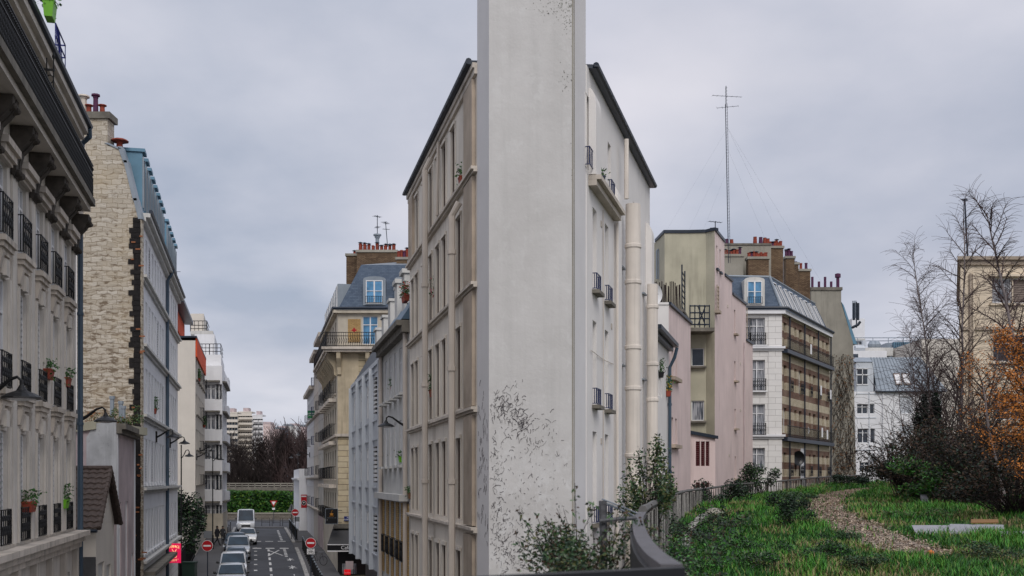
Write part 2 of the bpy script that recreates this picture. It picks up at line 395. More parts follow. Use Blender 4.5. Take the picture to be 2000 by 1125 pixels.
class Bld:
    def __init__(s, name, label, cat, fp, z0, z1, mt, group=None, depth=.2, root=None):
        s.mts = {}
        s.fp = [Vector(p[:2]) for p in fp]; s.z0 = z0; s.z1 = z1; s.mt = mt; s.depth = depth
        cx = sum(p.x for p in s.fp)/len(fp); cy = sum(p.y for p in s.fp)/len(fp)
        s.root = root or thing(name, label, cat, (cx, cy, z0), group)
        s.fac = [Fac(s.fp[i], s.fp[(i+1) % len(fp)]) for i in range(len(fp))]
        s.holes = {i: [] for i in range(len(fp))}
    def win(s, e, u, z, w, h, style='two', fm='frame', gm='glass', d=None, rail=None, sill=None, hood=None):
        """u = centre along edge"""
        fa = s.fac[e]; d = d or s.depth; s.holes[e].append((u-w/2, u+w/2, z, z+h, d))
        pr = win_proto(w, h, style, fm, gm)
        child_at(pr, s.root, fa.P(u-w/2, z, -d+.063), fa.rz)
        if rail: child_at(rail_proto(w+.04, rail[0], rail[1], rail[2], rail[2] != 'ironblue'), s.root, fa.P(u-w/2-.02, z, 0), fa.rz)
        if sill:
            a = MB(); a.fb(fa, u-w/2-.1, u+w/2+.1, z-.1, z-.004, .003, sill[0]); a.build('sill', M[sill[1]], s.root)
    def hole(s, e, u0, u1, z0, z1, d=.3): s.holes[e].append((u0, u1, z0, z1, d))
    def part(s, mb, name, mt): return mb.build(name, M[mt] if isinstance(mt, str) else mt, s.root)
    def finish(s, cap=True, name='wall'):
        a = MB(); mlist = [s.mt]
        for i, fa in enumerate(s.fac):
            m_ = s.mts.get(i, s.mt)
            if m_ not in mlist: mlist.append(m_)
            a.cur = mlist.index(m_)
            H = s.holes[i]
            if not H:
                a.face([fa.P(0,s.z0),fa.P(fa.L,s.z0),fa.P(fa.L,s.z1),fa.P(0,s.z1)]); continue
            us = sorted(set([0, fa.L]+[round(x, 4) for h in H for x in h[:2] if 0 < x < fa.L]))
            zs = sorted(set([s.z0, s.z1]+[round(x, 4) for h in H for x in h[2:4] if s.z0 < x < s.z1]))
            for zi in range(len(zs)-1):
                z0, z1 = zs[zi], zs[zi+1]; zc = (z0+z1)/2; run = None
                for ui in range(len(us)-1):
                    uc = (us[ui]+us[ui+1])/2
                    inside = any(h[0] < uc < h[1] and h[2] < zc < h[3] for h in H)
                    if not inside:
                        if run is None: run = us[ui]
                    if inside or ui == len(us)-2:
                        end = us[ui] if inside else us[ui+1]
                        if run is not None and end > run:
                            a.face([fa.P(run,z0),fa.P(end,z0),fa.P(end,z1),fa.P(run,z1)]); run = None
            for (u0,u1,z0,z1,d) in H:
                a.face([fa.P(u0,z0,0),fa.P(u0,z1,0),fa.P(u0,z1,-d),fa.P(u0,z0,-d)][::-1])
                a.face([fa.P(u1,z0,0),fa.P(u1,z0,-d),fa.P(u1,z1,-d),fa.P(u1,z1,0)][::-1])
                a.face([fa.P(u0,z0,0),fa.P(u0,z0,-d),fa.P(u1,z0,-d),fa.P(u1,z0,0)][::-1])
                a.face([fa.P(u0,z1,0),fa.P(u1,z1,0),fa.P(u1,z1,-d),fa.P(u0,z1,-d)][::-1])
                a.face([fa.P(u0,z0,-d),fa.P(u1,z0,-d),fa.P(u1,z1,-d),fa.P(u0,z1,-d)])
        a.cur = 0
        if cap: a.face([(p.x,p.y,s.z1) for p in s.fp])
        return a.build(name, [M[q] for q in mlist], s.root)
    def band(s, e, z0, z1, n, mt='creamtrim', u0=0, u1=None, name='string_course', n0=.003):
        a = MB(); u1 = s.fac[e].L if u1 is None else u1
        h = z1-z0
        a.fb(s.fac[e], u0, u1, z0, z0+h*.45, n0, n*.6); a.fb(s.fac[e], u0, u1, z0+h*.45+.002, z1, n0, n)
        return s.part(a, name, mt)
def cone(mb, p, r0, r1, h, seg=8): mb.lathe(p, [(r0,0),(r1,h)], seg)
def chimney(parent, c, ux, w, d, z0, z1, mt='chimbrick', pots=5, potm='pot', poth=.55, cap='cement', seed=1, rows=1):
    """stack centred c(x,y), long axis direction ux (2d unit)"""
    rr = random.Random(seed); ux = Vector(ux).normalized(); uy = Vector((-ux.y, ux.x)); c = Vector(c[:2])
    def rect(w, d): return [c-ux*w/2-uy*d/2, c+ux*w/2-uy*d/2, c+ux*w/2+uy*d/2, c-ux*w/2+uy*d/2]
    a = MB(); a.prism(rect(w, d), z0, z1-.18); st = a.build('chimney', M[mt], parent)
    b = MB(); b.prism(rect(w+.16, d+.16), z1-.178, z1); b.build('coping', M[cap], st)
    for j in range(rows):
        for i in range(pots):
            q = c+ux*((i+.5)/pots-.5)*w*.94+uy*((j-(rows-1)/2)*.3); p = MB(); h = poth*rr.uniform(.65, 1.2); r = .11*rr.uniform(.85, 1.15)
            p.lathe((q.x,q.y,z1+.002), [(r*1.1,0),(r*.95,h*.8),(r*1.15,h*.85),(r*1.1,h)], 8)
            po = p.build('chimney_pot', M[potm if rr.random() < .75 else ('potpurple' if potm == 'pot' else 'pot')], st)
            if rr.random() < .35:
                k = MB(); k.lathe((q.x,q.y,z1+h+.08), [(.02,-.07),(.2,0),(.05,.07)], 8); k.build('cowl', M['gutter'], st)
    return st
def text_mesh(s, size, loc, rz, mt, parent, extrude=.004, name='lettering', align='CENTER'):
    cu = bpy.data.curves.new('t', 'FONT'); cu.body = s; cu.size = size; cu.extrude = extrude; cu.align_x = align; cu.align_y = 'CENTER'
    t = bpy.data.objects.new('t', cu); col.objects.link(t)
    bpy.context.view_layer.update()
    me = bpy.data.meshes.new_from_object(t.evaluated_get(bpy.context.evaluated_depsgraph_get()))
    bpy.data.objects.remove(t)
    rot = Matrix.Rotation(rz, 4, 'Z') @ Matrix.Rotation(math.pi/2, 4, 'X')
    me.transform(rot); me.materials.clear(); me.materials.append(mt)
    o = bpy.data.objects.new(name, me); col.objects.link(o); o.parent = parent
    o.location = Vector(loc)-ORG[parent.name]; ORG[o.name] = Vector(loc)
    return o
# ================================================================== LEFT SIDE OF THE STREET
def along(c, Y0, Y1, zd=None, near_front=None, depth=12):
    """footprint of a left-side block: street edge first"""
    p0 = P2(c, Y0); p1 = P2(c, Y1)
    return [p0, p1, p1+Vector((-depth, 0)), p0+Vector((-depth, 0))]
def along_r(c, Y0, Y1, depth=12):
    p1 = P2(c, Y0); p0 = P2(c, Y1)
    return [p0, p1, p1+Vector((depth, 0)), p0+Vector((depth, 0))]
def uY(fa, Y): return (Y-fa.A.y)/fa.u.y

# ---- near ornate block
b = Bld('apartment_building', 'ornate cream stone apartment block with long black iron balcony, nearest on the left', 'building', along(-4.9, 15, 30.6), -1.3, 15.4, 'cream', depth=.13)
fa = b.fac[0]; Ys = [18.0, 19.87, 21.74, 23.6, 25.48, 27.35, 29.2]
for i, Y in enumerate(Ys):
    u = uY(fa, Y)
    b.win(0, u, .3, .95, 3.2, 'two', 'framebrown', 'glass')
    b.win(0, u, 4.62, .84, 2.25, 'shutter' , 'frame', 'shutter', rail=(.72, .07, 'iron'))
    b.win(0, u, 7.68, .84, 2.15, 'shutter' if i % 3 != 2 else 'two', 'frame', 'shutter' if i % 3 != 2 else 'glassc', rail=(.70, .08, 'iron'))
    b.win(0, u, 10.58, .84, 1.48, 'two', 'frame', 'glassc', rail=(.80, .10, 'iron'))
    b.win(0, u, 13.34, .90, 1.55, 'two', 'frame', 'glass')
    for z, dz in ((7.66, .34), (10.56, .42)):
        a = MB()
        a.fb(fa, u-.56, u+.56, z-.12, z-.01, .003, .18); a.fb(fa, u-.50, u+.50, z-.22, z-.122, .003, .13)
        a.fb(fa, u-.44, u+.44, z-.32, z-.222, .003, .08)
        for k in (-.40, .40):
            a.hexa([fa.P(u+k-.09,z-.62,.05),fa.P(u+k+.09,z-.62,.05),fa.P(u+k+.09,z-.62,.003),fa.P(u+k-.09,z-.62,.003),
                    fa.P(u+k-.09,z-.322,.12),fa.P(u+k+.09,z-.322,.12),fa.P(u+k+.09,z-.322,.003),fa.P(u+k-.09,z-.322,.003)])
        a.fb(fa, u-.28, u+.28, z-.70, z-.36, .003, .05)
        b.part(a, 'window_sill', 'creamtrim')
    a = MB()
    a.fb(fa, u-.60, u+.60, 12.28, 12.42, .003, .24); a.fb(fa, u-.55, u+.55, 12.14, 12.278, .003, .17); a.fb(fa, u-.50, u+.50, 12.07, 12.138, .003, .10)
    b.part(a, 'window_hood', 'creamtrim')
    a = MB()   # moulded surrounds
    for z0, z1 in ((4.62, 6.95), (7.68, 9.86)):
        for k in (-1, 1): a.fb(fa, u+k*.53-.06, u+k*.53+.06, z0, z1, .003, .06)
        a.fb(fa, u-.14, u+.14, z1-.02, z1+.30, .003, .11)
    b.part(a, 'window_surround', 'cream')
for i, Y in enumerate([17.0]+[y+.93 for y in Ys]):
    u = uY(fa, Y); a = MB(); a.fb(fa, u-.20, u+.20, 4.62, 12.0, .003, .05)
    b.part(a, 'pilaster', 'cream')
    a = MB(); a.fb(fa, u-.13, u+.13, 3.1, 4.1, .003, .14); b.part(a, 'bracket', 'creamtrim')
    # great scrolled corbel
    for k in (-.15, .15):
        a = MB()
        pr = [(0.02,12.05),(.07,11.95),(.12,12.1),(.13,12.3),(.18,12.5),(.32,12.65),(.42,12.8),(.44,12.98),(.02,12.98)]
        a.sheet([fa.P(u+k-.11, z, n) for n, z in pr], fa.P(.22,0)-fa.P(0,0))
        a.lathe(fa.P(u+k, 12.78, .37), [(.02,-.13),(.06,-.10),(.08,0),(.06,.10),(.02,.13)], 8, 'x')
        a.lathe(fa.P(u+k, 12.05, .09), [(.02,-.13),(.07,-.10),(.08,0),(.07,.10),(.02,.13)], 8, 'x')
        b.part(a, 'corbel', 'corbel')
a = MB(); a.fb(fa, 0, fa.L, 4.10, 4.26, .003, .16); a.fb(fa, 0, fa.L, 4.262, 4.42, .003, .26); a.fb(fa, 0, fa.L, 4.422, 4.55, .003, .38); b.part(a, 'cornice', 'creamtrim')
a = MB(); a.fb(fa, 0, fa.L-1.0, 12.985, 13.12, .003, .52); b.part(a, 'balcony_underside', 'cream')
a = MB(); a.fb(fa, 0, fa.L-1.0, 13.123, 13.30, .003, .64); sl = b.part(a, 'balcony_slab', 'greystone')
a = MB(); a.fb(fa, fa.L-1.0, fa.L, 12.99, 13.2, .003, .2); b.part(a, 'string_course', 'creamtrim')
a = MB(); n = .58
for z in (13.36, 13.95, 14.2): a.fb(fa, 0, fa.L-1.05, z-.02, z, n-.02, n+.02)
k = 0.0
while k < fa.L-1.1:
    a.tube([fa.P(k,13.31,n),fa.P(k,14.2,n)], .012, 4, cap=False)
    a.tube([fa.P(k,13.4,n),fa.P(k+.11,13.62,n),fa.P(k,13.86,n)], .018, 4, cap=False)
    a.tube([fa.P(k+.11,13.4,n),fa.P(k,13.62,n),fa.P(k+.11,13.86,n)], .018, 4, cap=False)
    a.lathe(fa.P(k+.055, 14.08, n), [(.01,-.05),(.045,0),(.01,.05)], 6)
    k += .11
for z in (13.36, 13.95, 14.2): a.fb(fa, fa.L-1.05, fa.L-1.02, z-.02, z, .0, n+.02)
for i in range(6): a.tube([fa.P(fa.L-1.035,13.31,.1*i+.05),fa.P(fa.L-1.035,14.2,.1*i+.05)], .012, 4)
b.part(a, 'balcony_railing', 'iron')
a = MB(); ud = fa.U(93, .4)
for z in (14.35, 14.75): a.fb(fa, ud-.02, ud+.02, z-.02, z+.02, .02, .55)
for q in (.05, .2, .38, .52): a.tube([fa.P(ud,13.9,q),fa.P(ud,15.0,q)], .014, 5)
for q in (.13, .29, .45):
    a.tube([fa.P(ud,14.55+.09*math.sin(t*.7),q+.07*math.cos(t*.7)) for t in range(10)], .012, 4)
    a.tube([fa.P(ud,14.2+.09*math.sin(t*.7),q+.07*math.cos(t*.7)) for t in range(10)], .012, 4)
for q in (.05, .52): a.lathe(fa.P(ud,15.0,q), [(.03,0),(.04,.05),(.005,.14)], 6)
b.part(a, 'balcony_divider', 'iron')
a = MB(); a.fb(fa, 0, fa.L, 15.02, 15.16, .003, .12); a.fb(fa, 0, fa.L, 15.162, 15.30, .003, .22); a.fb(fa, 0, fa.L, 15.302, 15.46, .003, .34); b.part(a, 'eaves_cornice', 'cream')
a = MB(); a.tube([fa.P(-.1,15.54,.36),fa.P(fa.L+.05,15.54,.36)], .085, 8); b.part(a, 'gutter', 'gutter')
a = MB(); a.hexa([fa.P(0,15.47,.30),fa.P(fa.L,15.47,.30),fa.P(fa.L,15.47,-11),fa.P(0,15.47,-11),fa.P(0,15.6,.26),fa.P(fa.L,15.6,.26),fa.P(fa.L,17.9,-3),fa.P(0,17.9,-3)]); b.part(a, 'roof', 'zincdark')
a = MB(); e = fa.L-.12
a.tube([fa.P(e,15.45,.36),fa.P(e+.1,15.25,.36),fa.P(e+.25,15.1,.15),fa.P(e+.25,14.6,.10),fa.P(e+.25,-1.2,.10)], .075, 8)
for z in (13.5, 10.4, 7.4, 4.3, 1.2): a.lathe(fa.P(e+.25,z,.10), [(.095,0),(.095,.08)], 8)
b.part(a, 'downpipe', 'pipeblue')
dz = [(24.2, .75), (22.0, .9)]
for Y, w in dz:
    u = uY(fa, Y); a = MB(); a.fb(fa, u-w/2, u+w/2, 15.62, 17.2, -1.4, .06); a.fb(fa, u-w/2-.08, u+w/2+.08, 17.202, 17.3, -1.4, .14); d = b.part(a, 'dormer', 'zincteal')
    g = MB(); g.fb(fa, u-w/2+.1, u+w/2-.1, 15.8, 17.0, .063, .075); g.build('pane', M['glass'], d)
a = MB(); u = uY(fa, 27.0)
for z in (15.95, 16.3, 16.6): a.tube([fa.P(u-.7,z,.20),fa.P(u+.7,z,.20),fa.P(u+.7,z,-.5)], .02, 4)
for k in range(5): a.tube([fa.P(u-.7+k*.35,15.6,.20),fa.P(u-.7+k*.1167,16.6,.20)], .012, 4)
for k in range(5): a.tube([fa.P(u+.7,15.6,.20-k*.14),fa.P(u+.7,16.6,.20-k*.14)], .012, 4)
b.part(a, 'terrace_railing', flat('bright navy paint', (.015,.02,.16)))
b.finish(); B1 = b

def planter(px, py, Y, w, name, label, colr, group=None, seed=0, flower=None, rz=None, h=.2, hang=.25, lush=1.0):
    p = W(px, py, Y); rz = math.atan2(.97, -.2273) if rz is None else rz
    t = thing(name, label, 'planter', (p.x, p.y, p.z), group, rz); sub = t
    ORG_t = ORG[t.name]; ORG[t.name] = Vector((0,0,0))
    a = MB(); a.hexa([(-w/2*.9,-.08,0),(w/2*.9,-.08,0),(w/2*.9,.08,0),(-w/2*.9,.08,0),(-w/2,-.11,h),(w/2,-.11,h),(w/2,.11,h),(-w/2,.11,h)])
    a.box(-w/2-.01,w/2+.01,-.12,.12,h+.002,h+.03)
    a.build('box' if w > .4 else 'pot', colr, t, org=(0,0,0))
    q = MB(); rr = random.Random(seed)
    n = int(240*w*lush)+60
    for i in range(n):
        x = rr.uniform(-w/2, w/2)*1.1; y = rr.gauss(0, .10); z = h+rr.uniform(0, .28)*lush-(hang*rr.random() if rr.random() < .3 else 0)
        q.cur = 1 if (flower and rr.random() < .25) else 0; leafq(q, Vector((x,y,z)), .05, rr)
    q.build('foliage', [M['greenplant'], flower or M['greenplant']], t, org=(0,0,0))
    ORG[t.name] = ORG_t
    return t
def leafq(q, c, s, rr, droop=0):
    a = Vector((rr.gauss(0,1),rr.gauss(0,1),rr.gauss(0,.7)-droop)); a.normalize()
    b_ = a.cross(Vector((rr.gauss(0,1),rr.gauss(0,1),rr.gauss(0,1)))); 
    if b_.length < 1e-4: return
    b_.normalize(); s1 = s*rr.uniform(.6, 1.3)
    q.face([c-a*s1, c+b_*s1*.42, c+a*s1, c-b_*s1*.42])

terra = flat('terracotta box', (.30,.055,.03), .7); lime = flat('lime green plastic', (.16,.45,.02), .5)
pinkf = flat('pink flower', (.55,.10,.16)); yellowf = flat('yellow flower', (.70,.42,.02)); redf = flat('red flower', (.45,.01,.01))
planter(57, 1000, 24.2, .62, 'window_box', 'terracotta window box with low green plants on the lowest iron railing of the ornate block', terra, seed=1)
planter(124, 993, 28.6, .55, 'window_box', 'lime green window box with bushy plant on the lowest iron railing of the ornate block', lime, seed=2, lush=1.5)
planter(93, 741, 26.2, .55, 'window_box', 'dark red window box on an upper railing of the ornate block, nearer of a pair', redm if 'redm' in globals() else terra, seed=3)
planter(128, 756, 28.9, .55, 'window_box', 'dark red window box on an upper railing of the ornate block, by its downpipe', terra, seed=4)
planter(97, 38, 23.6, .42, 'window_box', 'bright lime planter box hanging by the roof dormer of the ornate block', lime, seed=5, h=.32, lush=.3)

# ---- small tiled roof house
p0 = P2(-4.9, 34.5); p1 = P2(-4.9, 38.9)
fp = [p0, p1, p1+Vector((-5,0)), p0+Vector((-5,0))]
b = Bld('small_house', 'small white house with brown tiled roof behind the ornate block', 'house', fp, -1.3, 4.5, 'beige', depth=.12)
fa = b.fac[0]
b.hole(0, .5, 1.9, -1.2, 3.3, .1); b.hole(0, 2.5, 3.6, -1.2, 3.1, .1)
for u0, u1, z in ((.5, 1.9, 3.3), (2.5, 3.6, 3.1)):
    a = MB(); n = 6
    for i in range(n): a.fb(fa, u0+(u1-u0)*i/n+.01, u0+(u1-u0)*(i+1)/n-.01, -1.15, z-.04, -.098, -.06)
    b.part(a, 'door', 'greywhite')
ap = (p0+p1)/2; za = 6.25
a = MB(); a.sheet([(p0.x,p0.y,4.502),(p1.x,p1.y,4.502),(ap.x,ap.y,za-.1)], (-5,0,0)); b.part(a, 'gable', 'beige')
a = MB(); fe = b.fac[3]; a.fb(fe, 0, fe.L, -1.3, 3.55, .003, .03); b.part(a, 'rendered_plinth', mat('dark cement plinth', (.085,.085,.09), var=.35, streak=.6))
a = MB()   # pan tiles, each row overlapping the next
rt = mat('brown roof tile', (.085,.062,.052), var=.35, scale=9, rough=.8)
def tile_plane(e0, e1, top, x0, x1):
    rows = 11; cols = int((x1-x0)/.06)
    for r in range(rows):
        for c_ in range(cols):
            x = x0+(x1-x0)*c_/cols; xb = x0+(x1-x0)*(c_+1)/cols
            def pt(xx, f, lift):
                base = Vector((e0[0]+xx, e0[1], e0[2])); tp = Vector((top[0]+xx, top[1], top[2]))
                w = .035*abs(math.sin(math.pi*xx/.24))
                return base.lerp(tp, f)+Vector((0,0,w+lift))
            a.face([pt(x,r/rows,.06),pt(xb,r/rows,.06),pt(xb,(r+1)/rows,.015),pt(x,(r+1)/rows,.015)][::1])
            a.face([pt(x,r/rows,.015),pt(xb,r/rows,.015),pt(xb,r/rows,.06),pt(x,r/rows,.06)])
tile_plane((p0.x,p0.y-.25,4.40), None, (ap.x,ap.y,za), -5.1, .18)
b.part(a, 'roof', rt)
a = MB(); s_ = Vector((.0,.25,-.12))
a.hexa([(ap.x-5.1,ap.y,za-.02),(ap.x+.18,ap.y,za-.02),(p1.x+.18,p1.y+.25,4.36),(p1.x-5.1,p1.y+.25,4.36),(ap.x-5.1,ap.y,za+.05),(ap.x+.18,ap.y,za+.05),(p1.x+.18,p1.y+.25,4.43),(p1.x-5.1,p1.y+.25,4.43)]); b.part(a, 'roof_slope', rt)
a = MB(); a.tube([(ap.x-5.1,ap.y,za+.04),(ap.x+.2,ap.y,za+.04)], .09, 8); b.part(a, 'ridge_tiles', rt)
a = MB()
for i in range(12):
    f = i/12; f2 = (i+1)/12
    for s0, s1 in ((Vector((p0.x+.16,p0.y-.2,4.44)), Vector((ap.x+.16,ap.y,za+.02))), (Vector((p1.x+.16,p1.y+.2,4.40)), Vector((ap.x+.16,ap.y,za+.02)))):
        a.tube([s0.lerp(s1,f),s0.lerp(s1,f2+.02)], .085, 6, r1=.065)
b.part(a, 'verge_tiles', rt)
a = MB(); a.tube([(p0.x-5,p0.y-.32,4.36),(p0.x+.15,p0.y-.32,4.36)], .055, 6); b.part(a, 'gutter', 'gutter')
b.finish()
# white mark on the plinth
a = MB(); c0 = fe.P(3.7, 3.1, .034)
pts = []
for t in range(16):
    k = t/16*2*math.pi; pts.append(fe.P(3.9+.55*math.cos(k)*(1+.2*math.sin(3*k)), 2.95+.22*math.sin(k)*(1+.3*math.cos(2*k))+.12*math.cos(k), .034))
a.face(pts[::-1] if False else pts); b.part(a, 'paint_patch', 'signgrey')

# ---- faded pink house
p0 = P2(-4.9, 39.6); p1 = P2(-4.9, 45.5)
b = Bld('pink_house', 'narrow faded pink and white house below the rubble stone gable', 'house', [p0, p1, p1+Vector((-6,0)), p0+Vector((-6,0))], -1.3, 7.75, 'pinkold', depth=.10)
fa = b.fac[0]
for Y in (40.55, 42.7, 44.6):
    b.win(0, uY(fa, Y), 1.9, .75, 3.2 if Y < 44 else 1.1, 'two', 'frame', 'glassc')
a = MB(); a.fb(fa, -.05, fa.L, 7.55, 7.7, .003, .18); a.fb(fa, -.05, fa.L, 7.702, 7.9, .003, .32); b.part(a, 'cornice', 'greystone')
a = MB(); a.fb(fa, -.1, fa.L, .9, 1.05, .003, .4); b.part(a, 'shopfront_cornice', 'greywhite')
for u0, u1 in ((0,.35),(fa.L-.35,fa.L)):
    a = MB(); a.fb(fa, u0, u1, 1.06, 7.54, .003, .03); b.part(a, 'corner_strip', 'white')
fe = b.fac[3]
a = MB(); a.sheet([fe.P(fe.L-1.05,4.4,.003),fe.P(fe.L,4.4,.003),fe.P(fe.L,7.95,.003),fe.P(fe.L-.75,7.9,.003),fe.P(fe.L-1.05,7.4,.003)], fe.P(0,0,.03)-fe.P(0,0,0)); b.part(a, 'white_render', mat('patchy white render', (.52,.53,.54), var=.3, scale=1.2, streak=.8, speck=.5))
a = MB(); a.hexa([fe.P(0,6.9,.1),fe.P(fe.L-.7,7.70,.1),fe.P(fe.L-.7,7.70,-5.5),fe.P(0,6.9,-5.5),fe.P(0,7.0,.1),fe.P(fe.L-.7,8.0,.1),fe.P(fe.L-.7,8.0,-5.5),fe.P(0,7.0,-5.5)]); b.part(a, 'roof', 'olive')
b.finish()
# flues and plants on its roof
for i, px in enumerate((219, 236, 241)):
    q = W(px, 830, 46.5); h = 1.35-.2*i
    a = MB(); a.lathe((q.x,q.y,7.9), [(.09,0),(.09,h)], 8); a.lathe((q.x,q.y,7.9+h), [(.12,0),(.12,.12)], 8)
    tag(a.build('flue_pipe', M['zinc']), ['tallest slim metal flue against the rubble stone gable', 'middle short metal flue against the rubble stone gable', 'right-hand short metal flue against the rubble stone gable'][i], 'flue', 'metal flues on the pink house')
# ---- white block with rubble gable
b = Bld('white_apartment_building', 'long white apartment block with blue dormers and a rubble stone gable', 'building', along(-4.9, 48, 70.5), -1.3, 17.2, 'white', depth=.09)
fa = b.fac[0]
Ys = [48.9+i*1.5 for i in range(8)]+[62.0+i*1.62 for i in range(5)]
for Y in Ys:
    u = uY(fa, Y)
    for z, h in ((2.7, 1.9), (5.75, 2.0), (8.85, 2.0), (11.85, 2.0), (14.75, 1.85)):
        b.win(0, u, z, .92, h, 'shutter' if R.random() < .5 else 'two', 'frame', 'frame' if R.random() < .6 else 'glassc', sill=(.10, 'white'))
for z in (2.2, 5.35, 8.5, 11.5, 14.45):
    a = MB(); a.fb(fa, 0, fa.L, z, z+.12, .003, .12); a.fb(fa, 0, fa.L, z+.122, z+.24, .003, .24); b.part(a, 'string_course', 'greywhite')
a = MB(); a.fb(fa, 0, fa.L, 16.95, 17.12, .003, .2); a.fb(fa, 0, fa.L, 17.122, 17.3, .003, .38); b.part(a, 'eaves_cornice', 'greywhite')
a = MB(); a.tube([fa.P(0,17.36,.4),fa.P(fa.L,17.36,.4)], .09, 6); b.part(a, 'gutter', 'gutter')
a = MB(); n0 = .1; n1 = -1.1
a.hexa([fa.P(.3,17.3,n0),fa.P(fa.L,17.3,n0),fa.P(fa.L,17.3,-9),fa.P(.3,17.3,-9),fa.P(.3,19.6,n1),fa.P(fa.L,19.6,n1),fa.P(fa.L,20.0,-8),fa.P(.3,20.0,-8)]); b.part(a, 'mansard_roof', 'zincteal')
for Y in Ys:
    u = uY(fa, Y+.2); a = MB(); a.fb(fa, u-.36, u+.36, 17.45, 20.1, -1.3, -.02); a.fb(fa, u-.44, u+.44, 20.102, 20.24, -1.4, .10); d = b.part(a, 'dormer', 'zincteal')
    g = MB(); g.fb(fa, u-.26, u+.26, 17.8, 19.8, -.018, .0); g.build('pane', M['glass'], d)
    g = MB(); g.fb(fa, u-.33, u-.261, 17.7, 19.9, -.018, .04); g.fb(fa, u+.261, u+.33, 17.7, 19.9, -.018, .04); g.build('window_frame', M['zinc'], d)
a = MB(); u = uY(fa, 60.9)
a.tube([fa.P(u,17.3,.4),fa.P(u,17.0,.3),fa.P(u,16.7,.11),fa.P(u,-1.2,.11)], .09, 8); b.part(a, 'downpipe', 'pipeblue')
a = MB(); a.fb(fa, .4, fa.L-.3, -1.1, 1.75, .003, .03); b.part(a, 'shop_wall', 'whiteashlar')
a = MB(); a.fb(fa, .5, fa.L-5, 1.78, 1.95, .003, .55); b.part(a, 'shop_canopy', 'greystone')
b.finish()
# the gable wall
Yg = 47.72
def g(px, py): v = W(px, py, Yg); return (v.x, Yg, v.z)
gz = [(150,1240),(276,1240),(276,428),(266,392),(247,318),(236,291),(210,284),(210,232),(158,232),(150,232)]
a = MB(); a.sheet([g(*p) for p in gz][::1], (0,.3,0)); gw = b.part(a, 'gable_wall', 'rubble')
a = MB()
for (x0,y0),(x1,y1) in zip(gz[2:6], gz[3:7]):
    A = Vector(g(x0,y0)); B_ = Vector(g(x1,y1)); a.hexa([A+Vector((-.12,-.05,0)),A+Vector((.05,-.05,0)),A+Vector((.05,.35,0)),A+Vector((-.12,.35,0)),B_+Vector((-.12,-.05,.1)),B_+Vector((.05,-.05,.1)),B_+Vector((.05,.35,.1)),B_+Vector((-.12,.35,.1))])
a.build('verge_flashing', M['zinc'], gw)
a = MB(); A = Vector(g(150,232)); B_ = Vector(g(213,232)); a.box(A.x,B_.x+.06,Yg-.1,Yg+.9,A.z+.003,A.z+.28); a.build('coping', M['greystone'], gw)
a = MB(); a.box(A.x,g(210,0)[0],Yg+.303,Yg+.8,18,A.z); a.build('chimney_back', M['rubble'], gw)
for i, (px, h, r) in enumerate(((162,.8,.17),(173,.4,.12),(186,.85,.12),(199,.4,.12))):
    q = W(px, 225, 48.0); a = MB(); a.lathe((q.x,48.05,A.z+.29), [(r,0),(r*.85,h*.8),(r,h*.82),(r,h*.9),(r*1.6,h*.92),(r*1.5,h)], 8); a.build('chimney_pot', M[('creamtrim','pot','potpurple','pot')[i]], gw)
q = W(232, 285, 48.2); a = MB(); a.lathe((q.x,48.3,q.z-.3), [(.16,0),(.13,.5),(.4,.52),(.3,.6)], 8); a.build('chimney_pot', M['pot'], gw)
# burnt flue strip, toothed bricks proud of the rubble
a = MB(); zt = 17.0; zb = -1.3; z = zb; i = 0
while z < zt:
    hgt = .22 if z > 5 else .17
    x0 = g(260.5,0)[0]+R.uniform(-.22, .12); x1 = g(275.5,0)[0]-R.uniform(0, .06)
    a.box(x0, x1, Yg-.035-R.random()*.03, Yg-.003, z, z+hgt-.015)
    z += hgt; i += 1
a.box(g(262,0)[0], g(274.5,0)[0], Yg-.032, Yg-.004, zb, zt-.1)
a.build('sooty_flue_strip', M['soot'], gw)['kind'] = 'stuff'
a = MB()
for i in range(26):
    z = R.uniform(-1, 16.5); x0 = g(264,0)[0]+R.uniform(-.2,.3); a.box(x0, x0+R.uniform(.1,.25), Yg-.075, Yg-.066, z, z+.06)
a.build('exposed_brick', flat('raw orange brick', (.26,.10,.045), .9), gw)['kind'] = 'stuff'

# ---- beige block with red fascias
q0 = P2(-4.9, 91); q1 = P2(-4.9, 107.8)
b = Bld('beige_building', 'plain beige block with bright red roof fascias', 'building', [q0, q1, q1+Vector((-12,0)), q0+Vector((-12,0))], -.4, 17.2, 'beige', depth=.25)
fa = b.fac[0]
for Y in (93, 95.4, 98, 100.6, 103.2, 105.8):
    u = uY(fa, Y)
    for z in (2.6, 5.5, 8.4, 11.3, 14.2):
        b.win(0, u, z, 1.3, 1.7, 'two', 'framebrown' , 'glass', rail=(.9, .35, 'iron') if Y in (98, 103.2) else None, sill=(.15, 'greystone'))
a = MB(); a.fb(fa, .2, fa.L, 15.9, 17.4, .003, .12); b.part(a, 'red_fascia', 'orange')
a = MB(); a.prism([Vector((p.x, p.y)) for p in (q0+Vector((.15,-.1)), q1+Vector((.15,0)), q1+Vector((-12,0)), q0+Vector((-12,-.1)))], 17.42, 17.56); b.part(a, 'parapet_cap', 'gutter')
r0 = P2(-6.9, 93.5); r1 = P2(-6.9, 107)
a = MB(); a.prism([r0, r1, r1+Vector((-9,0)), r0+Vector((-9,0))], 17.563, 20.7); b.part(a, 'set_back_storey', 'beige')
f2 = Fac(r0, r1)
a = MB(); a.fb(f2, .2, f2.L, 18.9, 20.6, .003, .12); b.part(a, 'red_fascia', 'orange')
a = MB(); a.fb(f2, -.2, f2.L+.2, 20.703, 21.0, -9, .9); b.part(a, 'roof', 'gutter')
b.finish()

